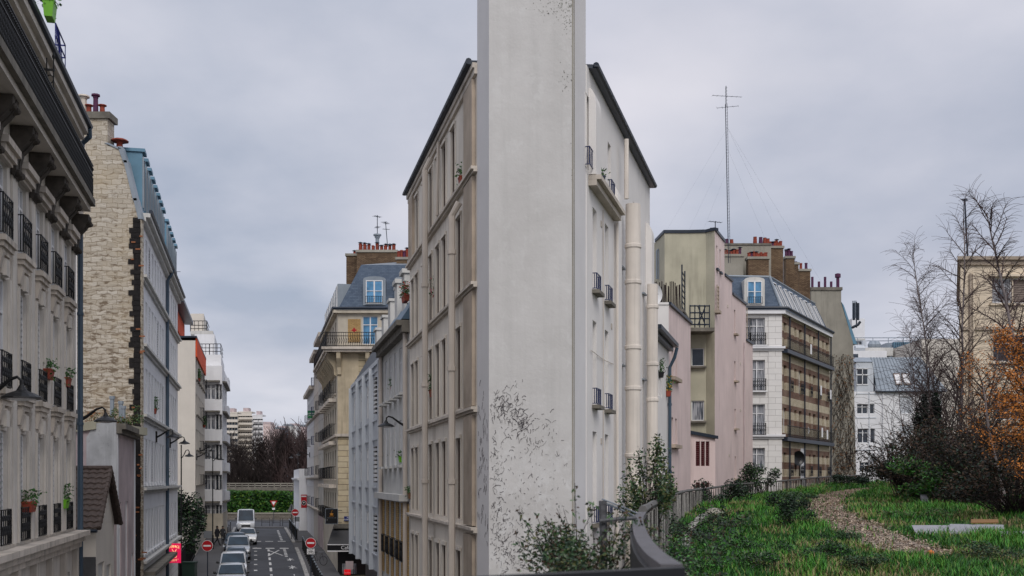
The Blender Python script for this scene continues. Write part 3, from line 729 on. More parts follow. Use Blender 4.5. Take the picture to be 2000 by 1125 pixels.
# ---- white block with stepped terraces
b = Bld('stepped_building', 'white block with stacked bow balconies stepping back at the top', 'building',
        [W(434,0,112).xy, W(443,0,124).xy, W(405,0,124).xy+Vector((-10,0)), W(396,0,112).xy+Vector((-9,0))], .0, 12.9+4.4, 'white', depth=.25)
fe = b.fac[3]; fa = b.fac[0]
def fx(px): return fe.U(px)
for z in (1.2, 4.2, 7.2, 10.2, 13.2):
    b.win(3, fx(411), z+.75, 2.1, 1.5, 'two', 'frame', 'glassc'); b.win(3, fx(405.5)-1.2, z+.75, 1.6, 1.5, 'two', 'frame', 'glass')
    b.win(3, fx(427), z+.75, .7, 1.5, 'two', 'frame', 'glass')
    for u in (1.6, 4.6, 8.0, 10.6): b.win(0, u, z+.75, 1.2, 1.5, 'two', 'frame', 'glass')
    a = MB(); L = fe.L
    a.prism([fe.P(0,0,.02).xy,fe.P(L-.2,0,.02).xy,fe.P(L-.2,0,.4).xy,fe.P(0,0,.4).xy][::-1], z+2.45, z+2.62)
    a.prism([fa.P(.3,0,.02).xy,fa.P(fa.L,0,.02).xy,fa.P(fa.L-.6,0,.40).xy,fa.P(1.0,0,.40).xy][::-1], z+2.45, z+2.62)
    b.part(a, 'floor_ledge', 'greystone')
    a = MB(); a.prism([fa.P(6.5,0,.02).xy,fa.P(fa.L,0,.02).xy,fa.P(fa.L-.6,0,.36).xy,fa.P(7.2,0,.36).xy][::-1], z+2.63, z+3.55); b.part(a, 'bow_balcony', 'white')
a = MB(); a.fb(fe, 0, fe.L+.02, .0, 2.6, .003, .06); a.fb(fa, 0, fa.L, .0, 2.6, .003, .06); b.part(a, 'stone_base', 'paleyellow')
def terr(z, x0, x1, Y0, Y1, name, mt, h):
    a = MB(); a.prism([W(x0,0,Y0).xy, W(x1,0,Y0).xy, W(x1+6,0,Y1).xy, W(x0,0,Y0).xy+Vector((-2,Y1-Y0))], z, z+h); return b.part(a, name, mt)
zt = 17.303
terr(zt, 380, 432, 113, 124, 'upper_storey', 'white', 1.2)
terr(zt+1.203, 380, 419, 115, 124, 'upper_storey', 'white', 2.3)
terr(zt+3.506, 372, 416, 115, 124, 'roof_slab', 'greywhite', .35)
terr(zt+3.86, 372, 398, 116, 124, 'lift_house', 'beige', 1.9)
def longrail(x0, x1, Y, z, h=1.0, parent=b.root, name='terrace_railing', mt='iron', bars=.35, dy=0):
    a = MB(); A = W(x0,0,Y).x; B_ = W(x1,0,Y).x
    for q in (.35, .7, h): a.tube([(A,Y,z+q),(B_,Y,z+q)], .035, 4)
    if dy:
        for q in (.35, .7, h): a.tube([(B_,Y,z+q),(B_-.22*dy,Y+dy,z+q)], .035, 4)
    n = max(2, int(abs(B_-A)/bars))
    for i in range(n+1): a.tube([(A+(B_-A)*i/n,Y,z),(A+(B_-A)*i/n,Y,z+h)], .025 if i % 4 else .045, 4)
    return a.build(name, M[mt], parent)
longrail(380, 431, 113.2, zt+1.2, 1.1, dy=6); longrail(372, 404, 116, zt+3.86, 1.15, dy=5)
b.finish(cap=True)

# street planters on the left
planter(301, 808, 54.5, .6, 'window_box', 'bushy dark window plants on the third floor of the white block', terra, seed=9, lush=2.2)
planter(322, 938, 61.5, .5, 'hanging_plant', 'round dark hanging plant beside the downpipe of the white block', terra, seed=10, lush=2.2)
planter(389, 745, 95.5, .9, 'window_box', 'dark bushy plants on a railing of the beige block', terra, seed=12, lush=3)
planter(399, 835, 104, .9, 'window_box', 'plants under a small awning low on the beige block', terra, seed=13, lush=3)

# ================================================================== RIGHT SIDE OF THE STREET
# ---- the wedge block
vL = 520; cL = 5.4; kL = (vL-1000)/F
vR = 1560; cR = -5.46; kR = (vR-1000)/F
def PL(Y): return Vector((kL*Y+cL, Y))
def PR(Y): return Vector((kR*Y+cR, Y))
NL, FL, NR, FR = 28.8, 42.4, 29.0, 41.3
nose = [W(932,0,28.8).xy, W(955,0,28.0).xy, W(1120,0,28.0).xy, W(1144,0,28.9).xy]
b = Bld('wedge_building', 'narrow wedge-shaped apartment block between street and railway with a blank grey nose', 'building',
        [PL(FL), PL(NL), PR(NR), PR(FR)], -1.3, 16.6, 'leftwall', depth=.22)
fa = b.fac[0]
def uL(px): return fa.U(px)
for px in (807, 815, 829, 842, 856, 868.5, 886, 897):
    u = uL(px)
    for z, h in ((-.9, 2.3), (1.75, 2.2), (4.82, 2.25), (7.9, 2.25), (11.05, 2.2), (14.05, 2.0)):
        if px == 897 and z > 14: continue
        b.win(0, u, z, .66, h, 'one', 'framebrown', 'blind' if R.random() < .6 else 'glass', d=.085)
        a = MB()
        for k in (-1, 1): a.fb(fa, u+k*.385-.035, u+k*.385+.035, z, z+h, .003, .035)
        a.fb(fa, u-.42, u+.42, z+h+.003, z+h+.10, .003, .07); b.part(a, 'window_surround', 'leftwall')
for z in (1.45, 4.55, 7.65, 10.85, 13.8): b.band(0, z, z+.14, .17, 'creamtrim')
for z in (3.6, 6.8): pass
a = MB(); a.fb(fa, 0, fa.L, 16.3, 16.45, .003, .08); a.fb(fa, 0, fa.L, 16.452, 16.58, .003, .13); b.part(a, 'eaves_cornice', 'creamtrim')
for px0, px1, n, z0, z1 in ((912, 929, .10, -1.2, 16.0), (803.5, 811, .12, 13.98, 16.2)):
    u0, u1 = sorted((uL(px0), uL(px1))); zz = z0
    for zt_ in (1.39, 4.49, 7.59, 10.79, 13.74, 16.24):
        if zt_ > z1+.3 or zt_ <= zz: continue
        a = MB(); a.fb(fa, u0, u1, zz, zt_, .003, n); b.part(a, 'pilaster', 'brownwall'); zz = zt_+.235
for px, zt_ in ((903.5, 13.5), (848, 16.2)):
    u = uL(px); a = MB(); r = .095
    a.tube([fa.P(u,-1.2,.30),fa.P(u,zt_-.35,.30),fa.P(u+.15,zt_,.12)], r, 8)
    for z in (.2, 2.7, 5.8, 8.9, 12.1): a.lathe(fa.P(u,z,.30), [(r+.03,0),(r+.03,.12)], 8)
    b.part(a, 'downpipe', 'duct_l')
u = uL(868); a = MB(); a.tube([fa.P(u-.25,13.98,.2),fa.P(u-.25,16.2,.15)], .05, 6); b.part(a, 'downpipe', 'duct_l')
# roof sheet with overhang and gutters
ov = .19
def off(p, f, n): return (p+f.n*n)
fr = b.fac[2]
a = MB(); q = [off(PL(FL),fa,ov), off(PL(NL+.2),fa,ov), off(PR(NR+.3),fr,ov), off(PR(FR),fr,ov)]
a.prism(q, 16.6, 16.70); rf = b.part(a, 'roof', 'gutter')
for f_, A, B_ in ((fa, q[0], q[1]), (fr, q[2], q[3])):
    a = MB(); a.tube([(A.x,A.y,16.68),(B_.x,B_.y,16.68)], .085, 8)
    d = (B_-A); n = int(d.length/.55)
    for i in range(n): p = A+d*(i/n); a.lathe((p.x,p.y,16.62), [(.092,0),(.092,.04)], 6)
    a.build('gutter', M['gutter'], rf)
# right facade
def uR(px): return fr.U(px)
a = MB(); a.fb(fr, 0, fr.L, -1.3, 16.25, .003, .03)
# right skin as its own wall with openings
b.holes[2] = []
for px, w in ((1161.5, .62), (1185, .62)):
    for z, h in ((-.9, 2.3), (1.75, 2.4), (4.75, 2.45), (7.9, 2.25), (10.95, 2.2)):
        b.win(2, uR(px), z, w, h, 'two', 'frame', 'glassc', d=.30, rail=(.45, .10, 'ironblue') if z > 4.7 else None, sill=(.2, 'greystone'))
for px, z, h, r in ((1147.2, 13.95, 1.9, True), (1190, 14.0, 1.6, True), (1239, 13.9, 1.2, False), (1249.5, 13.9, 1.1, False), (1239, 10.9, 1.5, False)):
    b.win(2, uR(px), z, .55, h, 'two', 'frame', 'glassc', d=.3, rail=(.5, .10, 'ironblue') if r else None)
a = MB(); a.fb(fr, uR(1149), uR(1199), 13.55, 13.7, .003, .22); a.fb(fr, uR(1149), uR(1199), 13.703, 13.82, .003, .34); b.part(a, 'string_course', 'creamtrim')
for p0_, p1_, n, z1 in ((1149.5, 1160, .20, 16.1), (1229, 1235, .30, 12.9), (1261, 1266, .22, 15.1), (1200, 1207, .12, 14.6)):
    u0, u1 = uR(p0_), uR(p1_)
    zb0 = 13.85 if p0_ == 1149.5 else -1.2
    a = MB(); m_ = 6
    prof = [(0.003, zb0), (n, zb0), (n, z1-.5)]+[(n*math.cos(t*math.pi/2/m_), z1-.5+.5*math.sin(t*math.pi/2/m_)) for t in range(1, m_+1)]+[(.003, z1)]
    a.sheet([fr.P(u0, z, q) for q, z in prof][::-1], fr.P(u1,0)-fr.P(u0,0)); b.part(a, 'wall_chase', 'rightwall')
for px, r, zt_ in ((1213, .23, 14.35), (1256, .19, 12.75)):
    u = uR(px); n = r+.14; a = MB(); a.smooth = False
    a.lathe(fr.P(u,-1.2,n), [(r,0),(r,zt_+1.2)], 20)
    for z in (13.0, 11.9, 9.9, 8.65, 6.6, 5.1, 3.4, 1.5):
        if z < zt_: a.lathe(fr.P(u,z,n), [(r+.012,0),(r+.03,.02),(r+.03,.11),(r+.012,.13)], 20)
    b.part(a, 'ventilation_duct', 'duct')
u = uR(1203); a = MB(); a.tube([fr.P(u-.35,13.5,.10),fr.P(u-.35,-1.2,.10)], .04, 6); a.tube([fr.P(u+.45,16.2,.25),fr.P(u+.45,14.4,.25)], .07, 8); b.part(a, 'downpipe', 'duct')
a = MB(); u = uR(1176); a.tube([fr.P(u,13.4,.03),fr.P(u+.05,9.0,.03),fr.P(u,4.0,.03),fr.P(u+.04,-1,.03)], .012, 4); a.tube([fr.P(uR(1152),9.3,.03),fr.P(uR(1176),9.25,.03),fr.P(uR(1196),9.3,.03)], .010, 4); b.part(a, 'cable', 'creamtrim')
for px, z in ((1174, 12.9), (1174, 6.9), (1194, 10.3), (1237, 8.0)):
    a = MB(); u = uR(px); a.fb(fr, u-.09, u+.09, z, z+.16, .003, .02); g_ = b.part(a, 'vent_grille', 'creamtrim')
for px in (1213, 1256):
    for z in (12.4, 9.4, 6.0, 2.6):
        a = MB(); u = uR(px); a.fb(fr, u-.30, u+.30, z, z+.05, .003, .10); b.part(a, 'duct_bracket', 'zinc')
# separate paint on the railway side: thin render skin is the wall itself
wl = b.finish(cap=True)
wl.data.materials.append(M['rightwall'])
for p in wl.data.polygons:
    nn = p.normal
    c_ = p.center; wx = c_.x+b.root.location.x; wy = c_.y+b.root.location.y
    mid = (PL(wy).x+PR(wy).x)/2
    if wx > mid and abs(nn.z) < 2 and wy > NR-.5: p.material_index = 1
# blank nose: taller chimney-breast wall
npts = nose+[W(1143.5,0,31.5).xy, W(932.5,0,31.5).xy]
a = MB(); a.prism([Vector(p) for p in npts], -1.3, 22.5)
ns = a.build('blank_nose_wall', [M['nose'], M['plasterside']], b.root)
for p in ns.data.polygons: p.material_index = 0 if (abs(p.normal.x) < .15 or abs(p.normal.z) > .5) else 1
ff = Fac(nose[1], nose[2])
a = MB(); a.fb(Fac(nose[2], nose[3]), .02, .06, -1.3, 22.4, .003, .012); a.fb(ff, ff.L-.035, ff.L-.005, -1.3, 22.4, .002, .008)
a.build('corner_bead', M['cement'], ns)
# dried creeper rootlets left on the nose
a = MB(); rr = random.Random(5)
def squig(u, z, L, ang, w):
    x = u; y = z; P_ = []
    for k in range(4):
        P_.append((x, y)); x += math.cos(ang)*L/3; y += math.sin(ang)*L/3; ang += rr.gauss(0, .45)
    for (x0,y0),(x1,y1) in zip(P_, P_[1:]):
        dx, dy = x1-x0, y1-y0; l = math.hypot(dx, dy) or 1; ox, oy = -dy/l*w, dx/l*w
        vs = [(x0-ox,y0-oy),(x0+ox,y0+oy),(x1+ox*.6,y1+oy*.6),(x1-ox*.6,y1-oy*.6)]
        if all(.02 < q[0] < ff.L-.02 for q in vs): a.sheet([ff.P(q[0],q[1],.003) for q in vs], ff.P(0,0,.006)-ff.P(0,0,0))
def fz(px, py): return (ff.U(px), ff.Z(px, py))
for i in range(110):
    cx, cy, s1 = rr.choice(((972,795,12),(990,812,20),(1018,835,20),(1008,800,16),(1030,850,16)))
    u, z = fz(cx+rr.gauss(0,s1*.6), cy+rr.gauss(0,s1)); squig(u, z, rr.uniform(.05,.2), rr.gauss(1.3,.6), rr.uniform(.003,.0075))
cl = [(990,790,22,34,40),(1010,830,26,18,40),(1052,868,14,10,8),(1075,830,30,18,7),(1000,880,30,30,10),(975,940,18,60,30),(1035,935,40,40,14),(980,1060,18,40,60),(1005,1085,20,30,50),(970,1000,14,40,26),(1090,860,22,30,5),(1010,1030,30,40,20),(965,860,6,40,12)]
for cx, cy, sx_, sy_, n in cl:
    for i in range(int(n*1.5)):
        u, z = fz(cx+rr.gauss(0, sx_*.6), cy+rr.gauss(0, sy_*.7))
        squig(u, z, rr.uniform(.03, .17)*rr.uniform(.4,1.1), rr.gauss(math.pi*.42, .55) if rr.random() < .7 else rr.uniform(0, 3.1), rr.uniform(.002, .008))
for i in range(170):
    u, z = fz(rr.uniform(957, 1110), rr.triangular(760, 1125, 1090)); squig(u, z, rr.uniform(.02, .09), rr.uniform(0, 3.1), rr.uniform(.0015, .005))
ff_ = ff; ff = Fac(nose[0], nose[1])
for i in range(60):
    squig(rr.uniform(.05, ff.L-.05), ff.Z(940, rr.triangular(730, 1125, 900)), rr.uniform(.08, .25), math.pi/2+rr.gauss(0,.1), .005)
ff = ff_
a.build('creeper_rootlets', flat('dry creeper stems', (.11,.10,.105), .9), ns)['kind'] = 'stuff'
a = MB()
for cx, cy, sx_, sy_, n in ((1085,12,28,16,60),(1108,40,10,22,30),(1103,150,10,28,34),(1117,300,1,90,10)):
    for i in range(n):
        px = min(cx+rr.gauss(0, sx_*.6), 1119-rr.random()*4); u, z = fz(px, cy+rr.gauss(0, sy_*.6)); w = rr.uniform(.004, .013)
        if .03 < u < ff.L-.03:
            k = rr.uniform(0, 3); a.sheet([ff.P(u+w*math.cos(k+t*1.26)*rr.uniform(.5,1.2), z+w*1.3*math.sin(k+t*1.26), .003) for t in range(5)], ff.P(0,0,.004)-ff.P(0,0,0))
a.build('mildew_spots', flat('grey green mildew', (.15,.15,.13), .95), ns)['kind'] = 'stuff'

planter(852, 592, 36.5, .5, 'hanging_plant', 'large dark plant with pink flowers high on the street side of the wedge block', terra, seed=21, flower=pinkf, lush=2.5)
planter(846, 775, 36.8, .45, 'hanging_plant', 'green trailing plant halfway up the street side of the wedge block', terra, seed=22, lush=2)
planter(802, 974, 42.3, .4, 'hanging_plant', 'small basket plant at the far lower corner of the wedge block', flat('brown basket', (.20,.10,.05)), seed=23, lush=1)
planter(904, 362, 31.2, .3, 'wild_plant', 'dry wild plant growing on the ledge beside the wedge block downpipe', terra, seed=24, lush=1.5)
planter(1172, 362, 30.5, .3, 'flower_pot', 'small plant pot on the ledge of the railway side of the wedge block', flat('dark blue pot', (.02,.03,.06)), seed=25, lush=.8)

# ---- grey white block with ochre brick base
b = Bld('grey_building', 'low grey-white building with ochre brick ground floors beyond the wedge block', 'building', along_r(5.8, 42.6, 51.5, 7.5), -1.3, 11.8, 'greywhite', depth=.10)
fa = b.fac[0]
for Y in (43.9, 45.2, 46.9, 48.6, 50.3):
    u = (fa.A.y-Y)/-fa.u.y if False else (Y-fa.A.y)/fa.u.y
    b.win(0, u, 9.3, .75, 1.9, 'two', 'frame', 'glass', sill=(.28, 'greywhite'))
    b.win(0, u, 6.5, .75, 1.8, 'two', 'frame', 'glass', sill=(.28, 'greywhite'))
    b.win(0, u, 2.7, .75, 2.1, 'shutter' if Y in (45.2, 48.6) else 'two', 'frame', 'shutter' if Y in (45.2, 48.6) else 'glass', rail=(.8,.15,'iron'))
    b.win(0, u, -.6, .75, 2.0, 'two', 'frame', 'glass')
a = MB()
for (Ya, Yb) in ((42.65,43.45),(44.35,44.75),(45.65,46.45),(47.35,48.15),(49.05,49.85),(50.75,51.45)):
    ua, ub = sorted(((Ya-fa.A.y)/fa.u.y, (Yb-fa.A.y)/fa.u.y)); a.fb(fa, ua, ub, 1.8, 5.0, .003, .04)
b.part(a, 'brick_panels', 'yellowbrick')
a = MB(); a.fb(fa, 0, fa.L, 5.1, 5.35, .003, .4); b.part(a, 'string_course', 'greywhite')
a = MB(); a.fb(fa, -.1, fa.L+.1, 11.5, 11.75, .003, .3); a.fb(fa, -.1, fa.L+.1, 11.752, 11.95, -.5, .5); b.part(a, 'eaves_cornice', 'greystone')
a = MB(); a.hexa([fa.P(0,12.0,.3),fa.P(fa.L,12.0,.3),fa.P(fa.L,12.0,-7),fa.P(0,12.0,-7),fa.P(0,13.4,-.6),fa.P(fa.L,13.4,-.6),fa.P(fa.L,13.7,-6.5),fa.P(0,13.7,-6.5)]); b.part(a, 'roof', 'zincdark')
for i, Y in enumerate((44.6, 47.2, 49.6)):
    u = (Y-fa.A.y)/fa.u.y; a = MB(); a.fb(fa, u-.35, u+.55, 12.1, 14.5, -1.5, -.35); a.fb(fa, u-.43, u+.63, 14.502, 14.68, -1.6, -.25); b.part(a, 'roof_stack', 'greywhite')
a = MB(); u = (42.9-fa.A.y)/fa.u.y; a.tube([fa.P(u,11.9,.12),fa.P(u,-1.2,.12)], .09, 8); a.tube([fa.P(.15,11.5,.12),fa.P(.15,-1.2,.12)], .09, 8)
for z in (1,4,7,10): a.lathe(fa.P(.15,z,.12), [(.11,0),(.11,.12)], 8)
b.part(a, 'downpipe', 'duct_l')
b.finish()
planter(792, 590, 44, .8, 'roof_planter', 'dark shrubs with a red flower on the roof edge of the grey-white building', terra, seed=31, flower=redf, lush=2)
planter(770, 765, 48.5, .9, 'window_box', 'row of thin dark plants on the sill of the grey-white building', terra, seed=32, lush=1.5)
planter(784, 903, 45.2, .3, 'flower_pot', 'lime green flower pot hanging on the grey-white building', lime, seed=33, lush=1)
planter(766, 905, 49.6, .4, 'flower_pot', 'dark grey flower pot hanging on the grey-white building', flat('slate pot', (.05,.06,.07)), seed=34, lush=.8)

# ---- bluish clad block
b = Bld('blue_grey_building', 'bluish white metal-clad apartment block with narrow bays and louvred roof', 'building', along_r(5.8, 51.5, 67.9, 7), 1.5, 11.4, 'bluewhite', depth=.2)
fa = b.fac[0]
def uY_(Y): return (Y-fa.A.y)/fa.u.y
for z, h in ((2.6, 1.7), (5.85, 1.7), (9.1, 1.7)):
    for Y in (53.2, 54.6, 57.0, 58.3, 60.6, 61.9, 64.4, 66.5):
        b.win(0, uY_(Y), z, 1.15, h, 'two', 'frame', 'glass' if R.random() < .6 else 'glassc', d=.07)
    a = MB(); a.fb(fa, 0, fa.L, z-.35, z-.28, .003, .06); a.fb(fa, 0, fa.L, z+h+.28, z+h+.34, .003, .06); b.part(a, 'cladding_rail', 'bluewhite')
for Y in (52.3, 55.3, 56.1, 59.0, 62.7, 63.6, 67.1):
    b.hole(0, uY_(Y)-.16, uY_(Y)+.16, 1.6, 11.2, .35)
for Y in (51.7, 55.7, 59.4, 63.1, 67.6):
    a = MB(); u = uY_(Y); a.fb(fa, u-.12, u+.12, 1.5, 11.4, .003, .22); b.part(a, 'vertical_fin', 'bluewhite')
for Y in (52.4,):
    for z in (3.1, 6.3, 9.5):
        a = MB(); u = uY_(Y)
        for k in range(9): a.fb(fa, u-.5, u+.4, z-.5+k*.2, z-.5+k*.2+.06, .003, .28)
        b.part(a, 'balcony_louvre', 'black')
a = MB(); a.fb(fa, 0, fa.L, 11.402, 11.6, -.6, .1); b.part(a, 'parapet', 'bluewhite')
a = MB()
for k in range(9):
    a.hexa([fa.P(0,11.62+k*.22,.0-k*.13),fa.P(fa.L-1,11.62+k*.22,.0-k*.13),fa.P(fa.L-1,11.62+k*.22,-.3-k*.13),fa.P(0,11.62+k*.22,-.3-k*.13),fa.P(0,11.74+k*.22,-.05-k*.13),fa.P(fa.L-1,11.74+k*.22,-.05-k*.13),fa.P(fa.L-1,11.74+k*.22,-.3-k*.13),fa.P(0,11.74+k*.22,-.3-k*.13)])
b.part(a, 'roof_louvres', 'gutter')
a = MB(); a.fb(fa, .3, fa.L-.5, 11.6, 13.9, -6.5, -1.3); b.part(a, 'roof_storey', 'bluewhite')
for i, (Y, h) in enumerate(((54.5, 15.2), (57.5, 15.0), (60.5, 14.6), (64, 14.4))):
    a = MB(); u = uY_(Y); a.fb(fa, u-.5, u+.5, 12.4, h, -3.0, -1.0); a.fb(fa, u-.58, u+.58, h+.003, h+.14, -3.1, -.92); b.part(a, 'roof_stack', 'greywhite')
b.finish()
f2 = fa
b2 = Bld('x','x','x', along_r(6.6, 51.5, 67.9, 6), -1.3, 1.497, 'black', depth=.1, root=b.root)
b2.finish(name='shopfront')

# ---- ornate yellow corner block
Yc = 80.0; pA = P2(5.8, 96.7); pB = P2(5.8, Yc); pC = Vector((pB.x+15, Yc)); pD = pA+Vector((15, 0))
b = Bld('corner_building', 'ornate yellow stone corner block with slate mansard, dormers and brick chimneys', 'building', [pA, pB, pC, pD], -1.0, 18.0, 'paleyellow', depth=.14)
fs = b.fac[0]; ff2 = b.fac[1]
for i in range(6):
    u = 1.5+i*2.7
    for z, h in ((2.9, 2.1), (6.0, 2.1), (9.1, 2.1), (12.2, 2.0), (15.4, 2.0)):
        b.win(0, u, z, 1.05, h, 'two', 'framebrown', 'glass', rail=(.9, .45, 'iron') if z < 15 else None, sill=(.12, 'creamtrim'))
    for z in (5.6, 8.7, 11.8):
        a = MB(); a.fb(fs, u-.9, u+.9, z-.25, z, .003, .55); b.part(a, 'balcony_slab', 'creamtrim')
def xF(px): return ff2.U(px)
b.win(1, xF(723), 15.55, 1.1, 2.0, 'two', 'frame', 'glassblue')
a = MB(); u = xF(692); a.fb(ff2, u-.45, u+.45, 15.7, 17.35, .003, .05); pn = b.part(a, 'brick_panel', 'yellowbrick')
a = MB(); u = xF(692)
for du, dz_ in ((0,0),(.11,0),(-.11,0),(0,.11),(0,-.11)): a.fb(ff2, u+du-.06, u+du+.06, 16.55+dz_-.06, 16.55+dz_+.06, .052, .06)
a.build('red_cross_ornament', M['red'], pn)
a = MB(); a.fb(ff2, .02, ff2.L, -.9, 14.9, .003, .045); b.part(a, 'ashlar_face', 'ashlar')
a = MB(); a.fb(ff2, .0, 1.5, 9.2, 14.9, .046, .08); b.part(a, 'smooth_panel', 'yellow')
a = MB(); a.fb(ff2, -.1, ff2.L, 9.0, 9.2, .046, .22); a.fb(fs, -.0, fs.L+.1, 9.0, 9.2, .003, .2); b.part(a, 'string_course', 'creamtrim')
# balcony round the corner
a = MB(); a.fb(ff2, -.9, 7, 14.95, 15.12, .05, .75); a.fb(ff2, -1.0, 7, 15.122, 15.3, .05, .9); a.fb(fs, 0, fs.L+.3, 14.95, 15.12, .003, .75); a.fb(fs, 0, fs.L+.35, 15.122, 15.3, .003, .9); b.part(a, 'balcony_slab', 'creamtrim')
a = MB()
for (f_, u0, u1) in ((ff2, -.9, 3.1), (fs, 0, fs.L+.8)):
    n = .82
    for z in (15.36, 16.05, 16.3): a.tube([f_.P(u0,z,n),f_.P(u1,z,n)], .025, 4)
    m_ = int((u1-u0)/.16)
    for i in range(m_+1):
        u = u0+(u1-u0)*i/m_; a.tube([f_.P(u,15.3,n),f_.P(u,16.3,n)], .014, 4)
        if i < m_: a.tube([f_.P(u,15.5,n),f_.P(u+.08,15.72,n),f_.P(u,15.95,n)], .018, 4)
b.part(a, 'balcony_railing', 'iron')
for f_, us in ((fs, [fs.L-.3-i*1.35 for i in range(12)]), (ff2, [.15, 2.2])):
    for u in us:
        a = MB(); a.sheet([f_.P(u-.14, z, n) for n, z in ((.05,13.3),(.22,13.4),(.26,13.9),(.45,14.2),(.66,14.5),(.68,14.94),(.05,14.94))], f_.P(.28,0)-f_.P(0,0)); b.part(a, 'corbel', 'yellow')
a = MB()
for f_, L0 in ((ff2, ff2.L), (fs, fs.L)): a.fb(f_, -.3 if f_ is ff2 else 0, L0+(.3 if f_ is fs else 0), 17.75, 17.98, .003, .3)
b.part(a, 'eaves_cornice', 'paleyellow')
a = MB()
for f_, L0 in ((ff2, ff2.L), (fs, fs.L)): a.tube([f_.P(-.3 if f_ is ff2 else 0,18.08,.35),f_.P(L0+(.35 if f_ is fs else 0),18.08,.35)], .1, 6)
b.part(a, 'gutter', 'gutter')
ins = [pA+Vector((1.7,0)), pB+Vector((1.5,1.3)), pC+Vector((0,1.3)), pD]
a = MB(); a.mesh([(p.x,p.y,18.0) for p in (pA,pB,pC,pD)]+[(p.x,p.y,21.45) for p in ins], [(0,1,5,4),(1,2,6,5),(2,3,7,6),(3,0,4,7)]); b.part(a, 'mansard_roof', 'slate')
a = MB(); cc = sum(ins, Vector((0,0)))/4; a.mesh([(p.x,p.y,21.45) for p in ins]+[(cc.x+2,cc.y-2,23.1)], [(0,1,4),(1,2,4),(2,3,4),(3,0,4)]); b.part(a, 'roof_top', 'zinc')
def dormer(parent_b, f_, u, z, w, h, n, dep, pane='glassblue', wallm='zinc', frame='frame', curved=True, rail=True):
    a = MB(); m_ = 6
    outl = [(u-w/2-.2, z), (u+w/2+.2, z), (u+w/2+.2, z+h+.1)]+([(u+(w/2+.2)*math.cos(t*math.pi/m_), z+h+.1+.2*math.sin(t*math.pi/m_)) for t in range(1, m_)] if curved else [])+[(u-w/2-.2, z+h+.1)]
    a.sheet([f_.P(q[0], q[1], n) for q in outl], f_.P(0,0,-dep)-f_.P(0,0,0)); d = a.build('dormer', M[wallm], parent_b.root)
    g_ = MB(); t_ = .06
    for (x0,x1,z0,z1) in ((u-w/2,u-w/2+t_,z+.1,z+h),(u+w/2-t_,u+w/2,z+.1,z+h),(u-w/2+t_,u+w/2-t_,z+.1,z+.1+t_),(u-w/2+t_,u+w/2-t_,z+h-t_,z+h),(u-.05,u+.05,z+.1+t_,z+h-t_),(u-w/2+t_,u-.05,z+h*.56,z+h*.56+.04),(u+.05,u+w/2-t_,z+h*.56,z+h*.56+.04)):
        g_.fb(f_, x0, x1, z0, z1, n+.003, n+.06)
    wf = g_.build('window', M[frame], d)
    g_ = MB(); g_.fb(f_, u-w/2+.03, u+w/2-.03, z+.13, z+h-.03, n+.002, n+.02); g_.build('pane', M[pane], d)
    if rail:
        g_ = MB()
        for zz in (z+.15, z+.6): g_.tube([f_.P(u-w/2,zz,n+.2),f_.P(u+w/2,zz,n+.2)], .02, 4)
        for i in range(9): g_.tube([f_.P(u-w/2+w*i/8,z+.1,n+.2),f_.P(u-w/2+w*i/8,z+.6,n+.2)], .014, 4)
        g_.build('railing', M['iron'], d)
    return d
dormer(b, ff2, xF(731), 18.35, 1.2, 1.75, -.05, 1.4)
dormer(b, ff2, xF(792), 18.35, 1.2, 1.75, -.05, 1.4)
for i in range(6): dormer(b, fs, 1.5+i*2.7, 18.3, 1.1, 1.7, -.1, 1.6, 'glass', 'zinc', curved=False, rail=False)
chimney(b.root, W(737,0,85).xy, (1,0), 3.0, .7, 19.5, W(0,490,85).z, pots=9, rows=2, seed=2, poth=.42)
chimney(b.root, W(790,0,82.6).xy, (1,0), 1.1, .7, 19.5, W(0,504,82.6).z, pots=5, rows=2, seed=3, poth=.55)
chimney(b.root, W(693,0,86).xy, (0,1), .7, 1.2, 19.5, W(0,497,86).z, pots=2, seed=4, poth=.2)
q = W(737, 0, 85); a = MB(); zt_ = W(0,490,85).z; a.lathe((q.x,85,zt_+.05), [(.14,0),(.14,.9),(.2,.92),(.2,1.05),(.3,1.08),(.3,1.2)], 8); b.part(a, 'metal_flue', 'zinc')
# cafe front
a = MB(); f_ = ff2
a.fb(f_, -.25, 6, 2.50, 2.64, .05, .55); a.fb(f_, -.2, 6, 2.642, 2.8, .05, .4); sf = b.part(a, 'shop_cornice', 'greystone')
a = MB(); a.hexa([f_.P(-.55,1.42,1.1),f_.P(6,1.42,1.1),f_.P(6,1.42,.1),f_.P(-.3,1.42,.1),f_.P(-.3,2.48,.4),f_.P(6,2.48,.4),f_.P(6,2.48,.1),f_.P(-.2,2.48,.1)]); aw = b.part(a, 'awning', 'black')
a = MB(); a.fb(f_, -.55, 6, .98, 1.36, 1.06, 1.1); a.build('awning_valance', M['black'], aw)
a = MB(); a.fb(f_, -.55, 6, 1.362, 1.418, 1.05, 1.13); a.fb(f_, -.55, 6, .90, .976, 1.05, 1.13); a.build('white_trim', M['signwhite'], aw)
text_mesh('Café', .36, f_.P(f_.U(666, 1.1), 1.17, 1.11), 0, M['signwhite'], aw, align='LEFT')
a = MB(); a.fb(f_, .02, 8, -.9, 2.0, .05, .12); b.part(a, 'shopfront', 'black')
a = MB(); a.fb(f_, .35, 1.35, -.75, .0, .123, .16); b.part(a, 'shop_window', 'glassc')
b.finish(); CB = b

